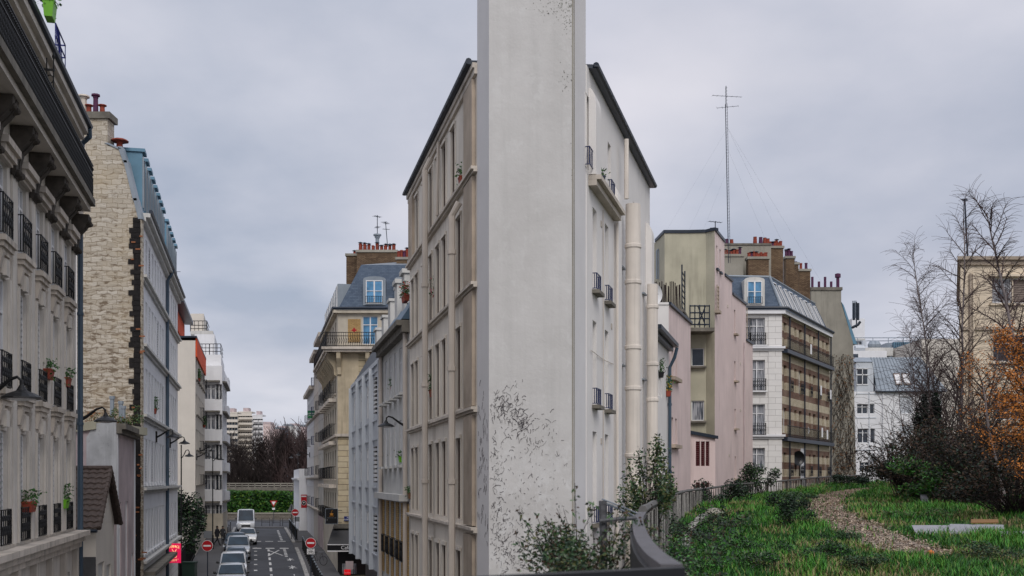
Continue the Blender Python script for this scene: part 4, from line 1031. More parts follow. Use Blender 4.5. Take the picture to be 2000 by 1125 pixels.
# ---- receding fronts beyond
specs = [(96.8, 104.5, 18.6, 'greywhite', 'paneled grey block with thin railings next to the ornate yellow corner block', 'grey_building'),
         (104.6, 113, 18.0, 'cream', 'cream block whose front carries a navy balcony past the yellow corner block', 'cream_building'),
         (113.1, 127.5, 15.4, 'white', 'white end block carrying the green estate banner', 'white_building')]
for Ya, Yb, zt_, mt_, lb, nm in specs:
    b = Bld(nm, lb, 'building', along_r(5.8, Ya, Yb), -.5, zt_, mt_, depth=.22); fa = b.fac[0]
    n = int(fa.L/2.2)
    for i in range(n):
        for z in (3.4, 6.4, 9.4, 12.3, 15.2):
            if z+2 < zt_: b.win(0, (i+.5)*fa.L/n, z, 1.0, 1.9, 'two', 'framebrown' if i % 2 else 'frame', 'glass', rail=(.85, .3, 'iron' if mt_ != 'cream' else 'ironblue') if (i+int(z)) % 3 == 0 else None)
    for z in (3.0, 6.0, 12.0): b.band(0, z, z+.2, .18, 'creamtrim')
    a = MB(); a.fb(fa, -.1, fa.L+.1, zt_-.35, zt_+.02, .003, .45); b.part(a, 'eaves_cornice', 'creamtrim')
    a = MB(); a.fb(fa, .2, fa.L-.2, zt_+.02, zt_+1.3, -8, -.7); b.part(a, 'roof', 'zincdark')
    if mt_ == 'greywhite':
        a = MB(); a.fb(fa, .0, fa.L, -.4, 2.9, .003, .05); b.part(a, 'shopfront', 'pinkold')
    b.finish()
b = Bld('low_white_building', 'low white building at the end of the street past the green banner', 'building', along_r(4.9, 127.6, 146, 9), -.2, 7.2, 'white', depth=.2); fa = b.fac[0]
for i in range(6):
    for z in (1.0, 4.2): b.win(0, 1.6+i*2.8, z, .9, 1.6, 'two', 'frame', 'glass')
b.band(0, 5.9, 6.2, .3, 'white'); b.finish()
# ================================================================== RIGHT OF THE WEDGE, ALONG THE OLD RAILWAY
def vpt(v, c, Y): return Vector(((v-1000)/F*Y+c, Y))
# ---- low white house with the blue downpipe
A0 = vpt(1560, -5.46, 41.35); A1 = vpt(1560, -5.46, 47.3)
b = Bld('white_house', 'low white house with a grey-blue downpipe beside the wedge block ducts', 'house', [A0, A1, A1+Vector((-5,0)), A0+Vector((-4,0))], -1.0, 11.3, 'rightwall', depth=.22)
fa = b.fac[0]
for px, z, h in ((1272.5, 8.9, 1.3), (1281, 9.3, 1.0), (1287, 9.2, 1.0), (1292, 9.2, 1.0), (1274, 5.9, 1.2), (1283, 6.0, 1.3), (1287.5, 6.0, 1.2), (1292.5, 6.0, 1.2), (1275, 2.9, 1.6), (1290, 2.9, 1.6)):
    b.win(0, fa.U(px), z, .42, h, 'two', 'frame', 'glassc')
a = MB(); a.fb(fa, 0, fa.L, 11.302, 11.46, -4, .2); a.fb(fa, 0, fa.L, 11.462, 11.62, -4, .42); b.part(a, 'roof_edge', 'gutter')
a = MB(); u = fa.U(1303.5); a.tube([fa.P(u,11.4,.4),fa.P(u,11.0,.3),fa.P(u,10.6,.1),fa.P(u,-1,.1)], .07, 8)
for z in (3.5, 6.2, 9): a.lathe(fa.P(u,z,.1), [(.09,0),(.09,.1)], 8)
b.part(a, 'downpipe', 'pipeblue')
b.finish()
def dish(px, py, Y, r, name, label, mt, ang=0, tilt=.5):
    p = W(px, py, Y); t = thing(name, label, 'satellite dish', p, 'satellite dishes', ang); og = ORG[t.name]; ORG[t.name] = Vector((0,0,0))
    a = MB(); a.smooth = True
    prof = [(r*math.sin(k*.12)/math.sin(.96), -r*.9*(1-math.cos(k*.12))) for k in range(9)]
    v0 = len(a.v)
    for rr_, h in prof:
        for k in range(20):
            t_ = 2*math.pi*k/20; a.v.append((rr_*math.cos(t_), h, rr_*math.sin(t_)*1.05))
    for i in range(8):
        for k in range(20): a.f.append((i*20+k,i*20+(k+1)%20,(i+1)*20+(k+1)%20,(i+1)*20+k)); a.mi.append(0)
    a.build('reflector', mt, t, org=(0,0,0))
    a = MB(); a.tube([(0,-.02,-r),(0,-r*.9,-r*.1)], .014, 5); a.lathe((0,-r*.9,-r*.12), [(.03,-.05),(.04,.05)], 8, 'y'); a.build('feed_arm', M['gutter'], t, org=(0,0,0))
    a = MB(); a.tube([(0,.03,0),(0,.30,0),(0,.30,-r*1.2)], .03, 6); a.build('mount', M['gutter'], t, org=(0,0,0)); ORG[t.name] = og
    return t
planter(1301, 775, 46.6, .6, 'window_box', 'window box with yellow flowers by the blue downpipe of the low white house', terra, seed=41, flower=yellowf, lush=2.5)
planter(1273.5, 745, 41.8, .35, 'flower_pot', 'black flower pot on the low white house, nearest the ducts', M['black'], seed=42, lush=.5)
planter(1289, 738, 44.3, .35, 'flower_pot', 'olive leafy pot between the slit windows of the low white house', M['black'], seed=43, lush=2)
dish(1272, 575, 44.5, .42, 'satellite_dish', 'pale round satellite dish seen just past the wedge block edge', M['white'], .5)

# ---- near pink block
A0 = vpt(1690, -8.29, 47.5); A1 = vpt(1690, -8.29, 53.45)
b = Bld('pink_building', 'lower pink rendered block with white side and paired slit windows', 'building', [A0, A1, A1+Vector((-6,0)), A0+Vector((-6,0))], 0, 13.3, 'pink', depth=.3)
b.mts[3] = 'rightwall'; fa = b.fac[0]
for z, h in ((10.35, 1.15), (7.45, 1.15), (4.4, 1.1)):
    for px, w in ((1313.5, .5), (1320.5, .45)): b.win(0, fa.U(px), z, w, h, 'two', 'framebrown', 'blind')
    a = MB(); a.fb(fa, fa.U(1310), fa.U(1324), z-.16, z-.01, .003, .2); b.part(a, 'sill', 'brownwall')
a = MB(); a.fb(fa, 0, fa.L, 13.303, 13.42, -.3, .1); b.part(a, 'parapet_cap', 'gutter')
a = MB(); fe = b.fac[3]; a.fb(fe, 0, fe.L, 13.303, 13.4, -.3, .04); b.part(a, 'parapet_cap', 'rightwall')
b.finish()
# ---- terrace block
q0 = W(1333, 0, 53.5).xy; q1 = W(1348, 0, 58.2).xy
b = Bld('terrace_block', 'grey-beige block topped by a planted terrace with dark reed screen', 'building', [q0, q1, q1+Vector((-6,0)), q0+Vector((-6,0))], 0, 13.9, 'pink', depth=.2)
b.mts[3] = 'beige'; fe = b.fac[3]; fa = b.fac[0]
a = MB(); a.fb(fe, 0, fe.L, 13.902, 14.03, -.3, .08); a.fb(fa, 0, fa.L, 13.902, 14.03, -.3, .08); b.part(a, 'parapet_cap', 'greystone')
a = MB(); rr = random.Random(3)
for i in range(90):
    u = fe.L*i/90; a.tube([fe.P(u,14.03,-.25),fe.P(u+rr.gauss(0,.03),15.25+rr.uniform(-.15,.2),-.25)], .025, 4)
b.part(a, 'reed_screen', 'bark')
a = MB()
for k in range(7): a.tube([fa.P(.3,14.2+k*.28,-.05),fa.P(2.0,14.2+k*.28,-.05)], .03, 4)
for u in (.3, 2.0): a.tube([fa.P(u,14.0,-.05),fa.P(u,16.2,-.05)], .035, 4)
b.part(a, 'terrace_railing', 'gutter')
b.finish()
q = W(1283, 560, 60); 
# ---- olive and pink tower
def pk(px): 
    Y = 13.2*2200/(1890-px); return Vector(((px-1000)/F*Y, Y))
oz = 18.8
fp = [W(1281,0,61).xy, W(1298,0,58.8).xy, W(1345,0,58.8).xy, W(1379,0,58.7).xy, W(1396,0,58.2).xy, pk(1415), pk(1415)+Vector((-5,3))]
b = Bld('olive_tower', 'olive beige tower joined to a tall pink stepped wall with slit windows', 'building', fp, 4.0, oz, 'olive', depth=.25)
b.mts[4] = 'pink'; b.mts[5] = 'pink'
fo = b.fac[2]; f1 = b.fac[1]; f5 = b.fac[4]
xo = lambda px: f1.U(px)
for z_, h_, g_ in ((11.85,.95,'glass'),(9.0,1.05,'glassc')): b.win(2, fo.U(1363), z_, .66, h_, 'one', 'frame', g_, sill=(.25,'greystone'), d=.14)
for px in (1400.2, 1406.5): b.win(4, f5.U(px), 16.95, .38, 1.2, 'one', 'gutter' if False else 'framebrown', 'glass', sill=(.12,'gutter'))
for i in (0,1,2,3,4,5):
    f_ = b.fac[i]; a = MB(); a.fb(f_, -.02, f_.L+.02, oz+.003, oz+.16, -.25, .06); b.part(a, 'parapet_cap', 'gutter')
a = MB(); A = W(1347,0,57.6); B_ = W(1385,0,57.6)
for z in (13.85, 14.15, 14.45, 14.8): a.tube([(A.x,57.5,z),(B_.x,57.5,z)], .035, 4)
for i in range(5): x = A.x+(B_.x-A.x)*i/4; a.tube([(x,57.5,13.7),(x,57.5,14.85)], .03, 4)
a.tube([(A.x+.4,57.5,13.8),(B_.x-.2,57.5,14.8)], .03, 4); a.tube([(A.x+.4,57.5,14.8),(B_.x-.2,57.5,13.8)], .03, 4)
b.part(a, 'balcony_railing', 'gutter')
a = MB(); a.box(A.x, B_.x+.25, 57.4, 58.75, 13.5, 13.68); b.part(a, 'balcony_slab', 'greystone')
a = MB(); a.tube([W(1283,545,60.2), W(1283,490,60.2), W(1285,487,60.2), W(1287.5,490,60.2), W(1287.5,545,60.2)], .06, 6); b.part(a, 'vent_pipe', 'zinc')
a = MB(); P0 = pk(1398.5)
f_ = b.fac[4]
for k in range(6): a.tube([f_.P(.0,14.9+k*.2,.12),f_.P(.45,14.9+k*.2,.12)], .03, 4)
for u in (.0, .45): a.tube([f_.P(u,14.7,.12),f_.P(u,16.0,.12)], .03, 4)
a.fb(f_, -.05, .6, 14.55, 14.7, .003, .25); b.part(a, 'ladder_rail', 'brownwall')
b.finish(); OT = b
def pinkseg(px0, px1, z1, wins):
    A = pk(px0); B_ = pk(px1); bb = Bld('x','x','x',[A, B_, B_+Vector((-6,2)), A+Vector((-6,2))], 3.0, z1, 'pink', depth=.3, root=OT.root)
    f_ = bb.fac[0]
    for px, z, w, h in wins:
        bb.win(0, f_.U(px), z, w, h, 'one', 'framebrown', 'blind', sill=(.2,'brownwall'))
    a = MB(); a.fb(f_, 0, f_.L, z1+.003, z1+.13, -.3, .08); bb.part(a, 'parapet_cap', 'gutter')
    bb.finish()
pinkseg(1415.05, 1430, 17.0, [])
pinkseg(1430.05, 1457, 16.3, [(1435, 14.2, .42, 1.35), (1435.5, 11.55, .42, 1.1), (1436, 8.85, .42, 1.1), (1436.5, 6.0, .42, 1.25)])
pinkseg(1457.05, 1470, 14.2, [])
A = pk(1458); a = MB(); f_ = Fac(pk(1457), pk(1470))
for k in range(6): a.tube([f_.P(.05,14.4+k*.35,-.1),f_.P(.9,14.4+k*.35,-.1)], .03, 4)
for u in (.05, .9): a.tube([f_.P(u,14.3,-.1),f_.P(u,16.3,-.1)], .03, 4)
OT.part(a, 'terrace_railing', 'brownwall')
for px, z in ((1421, 15.4), (1446, 12.6), (1446, 9.9), (1424, 7.2)):
    f_ = Fac(pk(1415), pk(1470)); a = MB(); u = f_.U(px); a.fb(f_, u-.1, u+.1, z, z+.14, .003, .03); OT.part(a, 'vent_grille', 'creamtrim')
f_ = Fac(pk(1396), pk(1470)); a = MB(); u = f_.U(1452); a.tube([f_.P(u,14.0,.05),f_.P(u,4.5,.05)], .03, 6); OT.part(a, 'cable_conduit', 'pinkold')
# low annex
A = W(1344,0,56.6).xy; B_ = W(1397,0,56.9).xy
b = Bld('pink_annex', 'low pink lean-to with dark red louvred shutters at the foot of the olive tower', 'building', [A, B_, B_+Vector((.1,1.2)), A+Vector((0,1.2))], 3.5, 8.0, 'pink', depth=.1)
f_ = b.fac[0]
dr = mat('dark red louvre', (.06,.008,.010), var=.2, bump=0)
for y0, y1 in ((910, 862), (975, 942)):
    for x0, x1 in ((1359,1367.3),(1369.2,1376.7),(1378.5,1385.5)):
        u0, u1 = f_.U(x0), f_.U(x1); z0, z1 = f_.Z(x0, y0), f_.Z(x0, y1); b.hole(0, u0, u1, z0, z1, .1)
        a = MB(); n = 12
        for i in range(n):
            zz = z0+(z1-z0)*i/n; a.hexa([f_.P(u0+.02,zz,-.03),f_.P(u1-.02,zz,-.03),f_.P(u1-.02,zz,-.09),f_.P(u0+.02,zz,-.09),f_.P(u0+.02,zz+(z1-z0)/n*.9,-.07),f_.P(u1-.02,zz+(z1-z0)/n*.9,-.07),f_.P(u1-.02,zz+(z1-z0)/n*.9,-.09),f_.P(u0+.02,zz+(z1-z0)/n*.9,-.09)])
        b.part(a, 'shutter', dr)
a = MB(); a.hexa([f_.P(-.1,8.25,.15),f_.P(f_.L+.1,7.98,.15),f_.P(f_.L+.1,8.1,-1.25),f_.P(-.1,8.4,-1.25),f_.P(-.1,8.42,.15),f_.P(f_.L+.1,8.14,.15),f_.P(f_.L+.1,8.3,-1.25),f_.P(-.1,8.58,-1.25)]); b.part(a, 'roof', 'gutter')
a = MB(); a.sheet([f_.P(0,8.002,0),f_.P(f_.L,8.002,0),f_.P(0,8.24,0)], (0,1.1,0)); b.part(a, 'gable', 'pink')
b.finish()

# ---- white ashlar and striped brick block
p0 = W(1425,0,80).xy; p1 = W(1527,0,80).xy; p2 = Vector(((2180-1000)/F*93.3-23.7+.0*0, 93.3)); c3 = p1.x-(2180-1000)/F*80
p2 = Vector(((2180-1000)/F*93.3+c3, 93.3))
b = Bld('striped_building', 'mansard block with white ashlar front and long striped brick side', 'building', [p0, p1, p2, p2+Vector((-10,3)), p0+Vector((0,16))], 3.0, 18.0, 'whiteashlar', depth=.25)
b.mts[1] = 'striped'; f0 = b.fac[0]; f1 = b.fac[1]
for z, h, r in ((15.5,1.95,1),(12.25,2.2,1),(9.1,2.2,1),(6.7,1.5,0)):
    for px in (1450, 1479):
        b.win(0, f0.U(px), z, 1.1, h, 'curtain', 'frame', 'glassc', rail=(.85,.3,'iron') if r else None, sill=(.3,'white') if r else None)
for z in (15.1, 8.85): 
    a = MB(); a.fb(f0, -.0, f0.L+.12, z, z+.14, .003, .14); a.fb(f0, 0, f0.L+.2, z+.142, z+.3, .003, .28); b.part(a, 'string_course', 'white')
    a = MB(); a.fb(f1, 0, f1.L, z-.15, z+.12, .003, .42); b.part(a, 'balcony_slab', 'gutter')
    a = MB(); n = .4
    for zz in (z+.2, z+.95): a.tube([f1.P(.05,zz,n),f1.P(f1.L,zz,n)], .025, 4)
    for i in range(100): a.tube([f1.P(.05+f1.L*i/101,z+.12,n),f1.P(.05+f1.L*i/101,z+.95,n)], .013, 3)
    b.part(a, 'balcony_railing', 'iron')
a = MB(); a.fb(f0, f0.L-.95, f0.L-.0, 3.2, 17.6, .003, .05); b.part(a, 'corner_quoin', 'whiteashlar')
a = MB(); a.fb(f0, f0.U(1502), f0.U(1506.5), 15.6, 17.3, .003, .02); b.part(a, 'bare_brick_patch', brick('pale pink brick', (.42,.25,.2),(.5,.33,.27),(.5,.45,.4),.24,.085,.014))
for i in range(10):
    u = .9+i*1.48
    for z, h in ((15.45,1.75),(12.35,1.8),(9.3,1.8),(6.2,1.7)):
        b.win(1, u, z, .62 if i % 3 else .9, h, 'two', 'framebrown' if R.random() < .6 else 'frame', 'glass', rail=(.8,.15,'iron') if (i+int(z)) % 2 and z not in (15.45,9.3) else None)
for i in range(0, 10, 3):
    u = 1.65+i*1.48; a = MB(); a.tube([f1.P(u,17.8,.15),f1.P(u,3.2,.15)], .06, 6); b.part(a, 'downpipe', 'gutter')
for i, (u, z) in enumerate(((10.3,9.3),(6.6,15.5),(12.1,9.2),(9.9,12.6),(13.3,12.5))):
    a = MB(); a.fb(f1, u, u+.45, z, z+.75, .44, .46); b.part(a, 'hanging_laundry', 'signwhite')
a = MB(); a.fb(f1, f1.U(1563), f1.U(1570), 5.2, 8.3, .003, .06); b.part(a, 'white_panel', 'white')
a = MB(); a.fb(f0, -.1, f0.L+.2, 17.7, 17.98, .003, .28); a.fb(f1, 0, f1.L, 17.7, 17.98, .003, .28); b.part(a, 'eaves_cornice', 'white')
a = MB(); a.tube([f0.P(-.1,18.1,.32),f0.P(f0.L+.3,18.1,.32),f1.P(f1.L,18.1,.32)], .12, 6); b.part(a, 'gutter', 'gutter')
ip = [p0+Vector((0,1.2)), f0.P(f0.L,0,-1.2).xy+f1.P(0,0,-.6).xy-p1, p2-f1.n*1.2, p2+Vector((-9,3)), p0+Vector((0,15))]
a = MB(); a.mesh([(p.x,p.y,18.0) for p in b.fp]+[(p.x,p.y,20.6) for p in ip], [(0,1,6,5),(1,2,7,6),(2,3,8,7),(3,4,9,8),(4,0,5,9)]); b.part(a, 'mansard_roof', 'slate')
a = MB(); cc = (ip[0]+ip[2])/2+Vector((-2,5)); a.mesh([(p.x,p.y,20.6) for p in ip]+[(cc.x,cc.y,21.8)], [(0,1,5),(1,2,5),(2,3,5),(3,4,5),(4,0,5)])
b.part(a, 'roof_top', 'zinc')
a = MB()
for i in range(8):
    k = i/8; A_ = ip[0].lerp(ip[1], k); a.tube([(A_.x,A_.y,20.62),(A_.x+(cc.x-A_.x)*.6,A_.y+(cc.y-A_.y)*.6,20.62+1.2*.6)], .03, 4)
for i in range(14):
    k = i/14; A_ = ip[1].lerp(ip[2], k); a.tube([(A_.x,A_.y,20.62),(A_.x+(cc.x-A_.x)*.6,A_.y+(cc.y-A_.y)*.6,20.62+1.2*.6)], .03, 4)
b.part(a, 'roof_seams', 'zinc')
a = MB(); a.tube([(p1.x,p1.y,18.05),(ip[1].x,ip[1].y,20.65)], .09, 6); a.tube([(ip[0].x,ip[0].y,20.62),(ip[1].x,ip[1].y,20.62),(ip[2].x,ip[2].y,20.62)], .08, 6); b.part(a, 'zinc_hip', 'zinc')
dormer(b, f0, f0.U(1474), 18.3, 1.05, 1.75, -.05, 1.3, wallm='greywhite')
for i in range(9):   # tall sloping roof windows
    u = 1.3+i*1.55; a = MB(); w = .55 if i % 3 else .8
    def sl(uu, f, n_): return f1.P(uu, 18.25+2.2*f, -.1-1.0*f+n_)
    for (ua, ub) in ((u-w/2, u-w/2+.06), (u+w/2-.06, u+w/2)):
        a.hexa([sl(ua,.05,.09),sl(ub,.05,.09),sl(ub,.05,-.05),sl(ua,.05,-.05),sl(ua,.85,.09),sl(ub,.85,.09),sl(ub,.85,-.05),sl(ua,.85,-.05)])
    a.hexa([sl(u-w/2,.85,.12),sl(u+w/2,.85,.12),sl(u+w/2,.85,-.05),sl(u-w/2,.85,-.05),sl(u-w/2,.89,.12),sl(u+w/2,.89,.12),sl(u+w/2,.89,-.05),sl(u-w/2,.89,-.05)])
    rf = b.part(a, 'roof_window', 'frame')
    a = MB(); a.hexa([sl(u-w/2+.06,.05,.05),sl(u+w/2-.06,.05,.05),sl(u+w/2-.06,.05,0),sl(u-w/2+.06,.05,0),sl(u-w/2+.06,.85,.05),sl(u+w/2-.06,.85,.05),sl(u+w/2-.06,.85,0),sl(u-w/2+.06,.85,0)]); a.build('pane', M['glass'], rf)
# chimneys on it
def chz(px, py, Y): return W(px, py, Y).z
def chm(px0, px1, py, Y, bot, **k):
    A = W(px0,0,Y); B_ = W(px1,0,Y); return chimney(b.root, ((A.x+B_.x)/2, Y+.45), (1,0), B_.x-A.x, .8, bot, chz(px0,py,Y), **k)
b2 = Bld('chimney_wall', 'long concrete party wall with many red chimney pots behind the pink tower', 'chimney', [W(1411,0,84).xy, W(1506,0,84).xy, W(1506,0,84.8).xy+Vector((0,0)), W(1411,0,84.8).xy], 17.9, chz(1411,479,84), 'cement')
b2.root['category'] = 'chimney wall'
for i, px in enumerate((1420, 1429, 1475, 1486, 1494, 1500)):
    q = W(px,0,84.3); a = MB(); h = R.uniform(.3,.55); a.lathe((q.x,84.35,b2.z1+.14), [(.16,0),(.13,h),(.15,h+.03)], 8); b2.part(a, 'chimney_pot', 'pot' if i % 3 else 'potpurple')
a = MB(); a.box(W(1410,0,84).x, W(1507,0,84).x, 83.93, 84.9, b2.z1+.002, b2.z1+.14); b2.part(a, 'coping', 'greystone'); b2.finish()
chm(1413,1452,496,82.5,19.9, mt='cement', pots=6, poth=.4, seed=7)
chm(1462,1502,501,82.0,20.2, mt='chimbrick', pots=8, poth=.45, seed=8, rows=1)
chm(1505,1530,480,85.5,20.2, mt='chimbrick', pots=6, poth=.45, seed=9)
chm(1535,1552,500,88,20.2, mt='chimbrick', pots=3, potm='potpurple', poth=.5, seed=10)
chm(1549,1560,512,90,20.2, mt='chimbrick', pots=2, potm='potpurple', poth=.2, seed=12)
chm(1561,1583,525,92,20.2, mt='chimbrick', pots=2, potm='potpurple', poth=.6, seed=11)
b.finish()
dish(1557, 895, 83.4, .52, 'satellite_dish', 'large black satellite dish low on the striped brick side', M['black'], .3)
dish(1572, 841, 86.8, .35, 'satellite_dish', 'small white satellite dish above the black one on the striped brick', M['white'], .3)

# ---- grey cement gable block
Yg = 96.5
def gg(px, py): v = W(px, py, Yg); return (v.x, Yg, v.z)
t = thing('grey_gable_building', 'bare grey cement gable building with brown creeper and slate roof edge', 'building', gg(1630, 925))
o_ = [(1584,990),(1674,990),(1672,925),(1666,668),(1643,592),(1643,567),(1584,567)]
a = MB(); a.sheet([gg(*p) for p in o_], (0,14,0)); a.build('wall', M['cement'], t)
a = MB(); a.box(gg(1583,0)[0], gg(1645,0)[0], Yg-.1, Yg+1, gg(0,567)[2]+.003, gg(0,561)[2]); a.build('coping', M['greystone'], t)
a = MB(); A = [gg(*p) for p in ((1643.6,590),(1648,596),(1674,672),(1667,672))]
a.sheet(A, (0,13.5,0)); a.build('mansard_edge', M['zincteal'], t)
for i, (px, h, r) in enumerate(((1589,.95,.11),(1602,.55,.11),(1614,.95,.11),(1626,.55,.11),(1639,.9,.14))):
    q = W(px,0,Yg); a = MB(); zt_ = gg(0,561)[2]+.003; a.lathe((q.x,Yg+.4,zt_), [(r,0),(r,h)], 8)
    if i == 4: a.lathe((q.x,Yg+.4,zt_+h), [(.25,0),(.25,.3),(.12,.35)], 8)
    a.build('chimney_pot', M['potpurple'], t)
a = MB(); a.tube([gg(1664,640),gg(1676,634),gg(1680,628)], .12, 5); a.tube([gg(1673,640),gg(1673,590)], .06, 5)
for k in (1668, 1676): a.tube([gg(k,625),gg(k,592)], .13, 5)
a.build('aerial_bracket', M['gutter'], t)
# rust brown creeper on it
def creeper(name, label, poly_fn, n, mts, seed, cat='creeper', size=.12, thick=.35, stems=60, base=None, up=12):
    rr = random.Random(seed); t = thing(name, label, cat, base)
    a = MB()
    for i in range(n):
        p = poly_fn(rr); 
        if p is None: continue
        a.cur = rr.choices(range(len(mts)), weights=[3]+[2]*(len(mts)-1))[0]
        leafq(a, p+Vector((0,-rr.uniform(.03, thick),0)), size, rr)
    a.build('leaves', mts, t)
    a = MB()
    for i in range(stems):
        p = poly_fn(rr)
        if p is None: continue
        q = [p]; 
        for k in range(4): q.append(q[-1]+Vector((rr.gauss(0,.25), 0, -rr.uniform(.4, .9))))
        q = [v+Vector((0,-.06,0)) for v in q if v.z > base[2]]
        if len(q) > 1: a.tube(q, .012, 3, cap=False)
    a.build('stems', M['bark'], t); return t
rust = flat('rust brown leaf', (.25,.10,.03), .8); drybr = flat('dry brown leaf', (.075,.048,.032), .9); tanleaf = flat('tan dry leaf', (.17,.12,.07), .9)
def pf(rr):
    f = rr.random()**2.0; py = 932-240*f; w = lerp([(0,60),(.35,60),(.7,44),(1,26)], f)
    px = 1650+rr.gauss(0, w*.5)-6*f
    if px > 1672-3*f or px < 1623: return None
    return W(px, py, Yg)
creeper('creeper', 'rust and brown creeper climbing the grey cement gable', pf, 1900, [tanleaf, rust, drybr], 4, base=W(1648,930,Yg), size=.085, stems=330, thick=.10)

# ---- modern white building with zinc roof
Ym = 120
p0 = W(1668,0,Ym).xy; p1 = W(1840,0,Ym).xy
b = Bld('zinc_roof_building', 'white modern building with sloping zinc roof and twin skylights behind the fence', 'building', [p0, p1, p1+Vector((0,12)), p0+Vector((0,12))], 4.5, 15.35, 'white', depth=.2)
f0 = b.fac[0]; X = lambda px: f0.U(px); Zm = lambda py: CZ+(HY-py)/F*Ym
for x0, x1, y0, y1 in ((1674,1695,789,808),(1699,1708,789,808),(1675,1696,837,865),(1700,1709,837,865),(1679,1698,903,922)):
    b.win(0, X((x0+x1)/2), Zm(y1), X(x1)-X(x0), Zm(y0)-Zm(y1), 'two' if x1-x0 > 12 else 'one', 'frame', 'glass')
for y0, y1 in ((774,808),(830,852)): b.win(0, X(1770), Zm(y1), 1.4, Zm(y0)-Zm(y1), 'shutter', 'frame', 'bluewhite')
a = MB(); z = 18.5
a.fb(f0, X(1672), X(1706), 15.352, z, -3.5, -.003)
bay = b.part(a, 'bay_upper_wall', 'bluewhite')
a = MB(); 
for x0, x1 in ((1674.5,1683.5),(1685,1694)):
    a.fb(f0, X(x0), X(x1), Zm(750), Zm(721), 0, .02)
pn = a.build('window_glass', M['glass'], bay)
a = MB(); a.fb(f0, X(1672.5), X(1695.5), Zm(733), Zm(731), .021, .06); a.fb(f0, X(1683.6), X(1685), Zm(751), Zm(720), .021, .06); a.fb(f0, X(1672.5), X(1695.5), Zm(752), Zm(750.2), 0, .06); a.fb(f0, X(1672.5), X(1695.5), Zm(720.8), Zm(719), 0, .06); a.build('window_frame', M['frame'], bay)
for py in (817, 770, 880): 
    a = MB(); a.fb(f0, X(1672), X(1711), Zm(py), Zm(py)+.1, .003, .05); b.part(a, 'cladding_joint', 'bluewhite')
a = MB(); a.fb(f0, X(1672), X(1711), 7.2, 15.0, .003, .02) if False else a.fb(f0, X(1696.5), X(1698.2), 6.8, 15.3, .003, .05); b.part(a, 'cladding_joint', 'bluewhite')
a = MB(); a.fb(f0, X(1702), X(1716), Zm(892), Zm(888), .003, 1.0); b.part(a, 'entrance_canopy', 'white')
a = MB(); a.tube([f0.P(X(1724),15.3,.1),f0.P(X(1724),4.6,.1)], .07, 6); b.part(a, 'downpipe', 'white')
a = MB()   # main sloping roof
zr = Zm(693)
a.hexa([f0.P(X(1709),15.36,.25),f0.P(X(1850),15.36,.25),f0.P(X(1850),15.36,-10),f0.P(X(1709),15.36,-10),f0.P(X(1714),zr,-2.6),f0.P(X(1815),zr,-2.6),f0.P(X(1815),zr+.3,-9),f0.P(X(1714),zr+.3,-9)]); rf = b.part(a, 'zinc_roof', 'zinc')
a = MB(); a.hexa([f0.P(X(1668),18.51,.1),f0.P(X(1703),18.51,.1),f0.P(X(1714),15.4,-.2),f0.P(X(1714),15.4,-9),f0.P(X(1672),zr,-2.6),f0.P(X(1712),zr,-2.6),f0.P(X(1714),zr,-2.7),f0.P(X(1714),zr,-9)])
b.part(a, 'bay_roof', 'zinc')
a = MB()
for i in range(17):
    x0 = 1712+i*8.2; x1 = 1716+i*5.9; a.tube([f0.P(X(x0),15.42,.24),f0.P(X(x1),zr+.03,-2.58)], .035, 4)
a.build('standing_seams', M['zinc'], rf)
for x0, x1 in ((1751,1764),(1767,1781)):
    def sp(px, py, n_=0):
        f = (Zm(py)-15.36)/(zr-15.36); return f0.P(X(px), Zm(py), .25-2.85*f+n_)
    a = MB(); a.hexa([sp(x0,751,.15),sp(x1,751,.15),sp(x1,751,0),sp(x0,751,0),sp(x0,727,.15),sp(x1,727,.15),sp(x1,727,0),sp(x0,727,0)]); s_ = a.build('skylight', M['framebrown'], rf)
    a = MB(); a.hexa([sp(x0+1.7,748.5,.17),sp(x1-1.7,748.5,.17),sp(x1-1.7,748.5,.1),sp(x0+1.7,748.5,.1),sp(x0+1.7,729.5,.17),sp(x1-1.7,729.5,.17),sp(x1-1.7,729.5,.1),sp(x0+1.7,729.5,.1)]); a.build('pane', M['signwhite'], s_)
a = MB(); a.tube([f0.P(X(1709),15.33,.3),f0.P(X(1845),15.33,.3)], .1, 6); b.part(a, 'gutter', 'gutter')
b.finish()
# plant room building behind
def boxb(name, label, cat, px0, px1, py, Y, mt, dep=10, z0=4.5, group=None):
    A = W(px0,py,Y); B_ = W(px1,py,Y); return Bld(name, label, cat, [A.xy, B_.xy, B_.xy+Vector((0,dep)), A.xy+Vector((0,dep))], z0, A.z, mt, group)
b = boxb('flat_roof_building', 'low white flat-roofed building with roof plant beyond the zinc roof', 'building', 1664, 1732, 685, 138, 'white')
a = MB(); z = b.z1; f0 = b.fac[0]
a.fb(f0, f0.U(1695), f0.U(1750), z-.5, z+.5, -7, -1); b.part(a, 'roof_plant_wall', 'greywhite')
a = MB(); a.tube([f0.P(f0.U(1672),z+.35,-.5),f0.P(f0.U(1690),z+.35,-.5)], .4, 8); a.tube([f0.P(f0.U(1690),z+.6,-.5),f0.P(f0.U(1690),z+1.3,-.5)], .3, 8); b.part(a, 'ventilation_duct', 'bluewhite')
a = MB()
for px in (1719,1727): a.lathe(f0.P(f0.U(px),z+1.0,-3), [(.25,-.6),(.55,-.2),(.6,.1),(.3,.55),(.05,.6)], 10)
b.part(a, 'roof_cowl', 'zinc')
a = MB(); 
a.fb(f0, f0.U(1666), f0.U(1676), z-1.0, z-.4, 0, .03); b.part(a, 'window_strip', 'glass'); b.finish()
b = boxb('metal_clad_building', 'dark blue ribbed metal block with pale sloping flank above the zinc roof', 'building', 1745, 1800, 668, 145, 'zincteal')
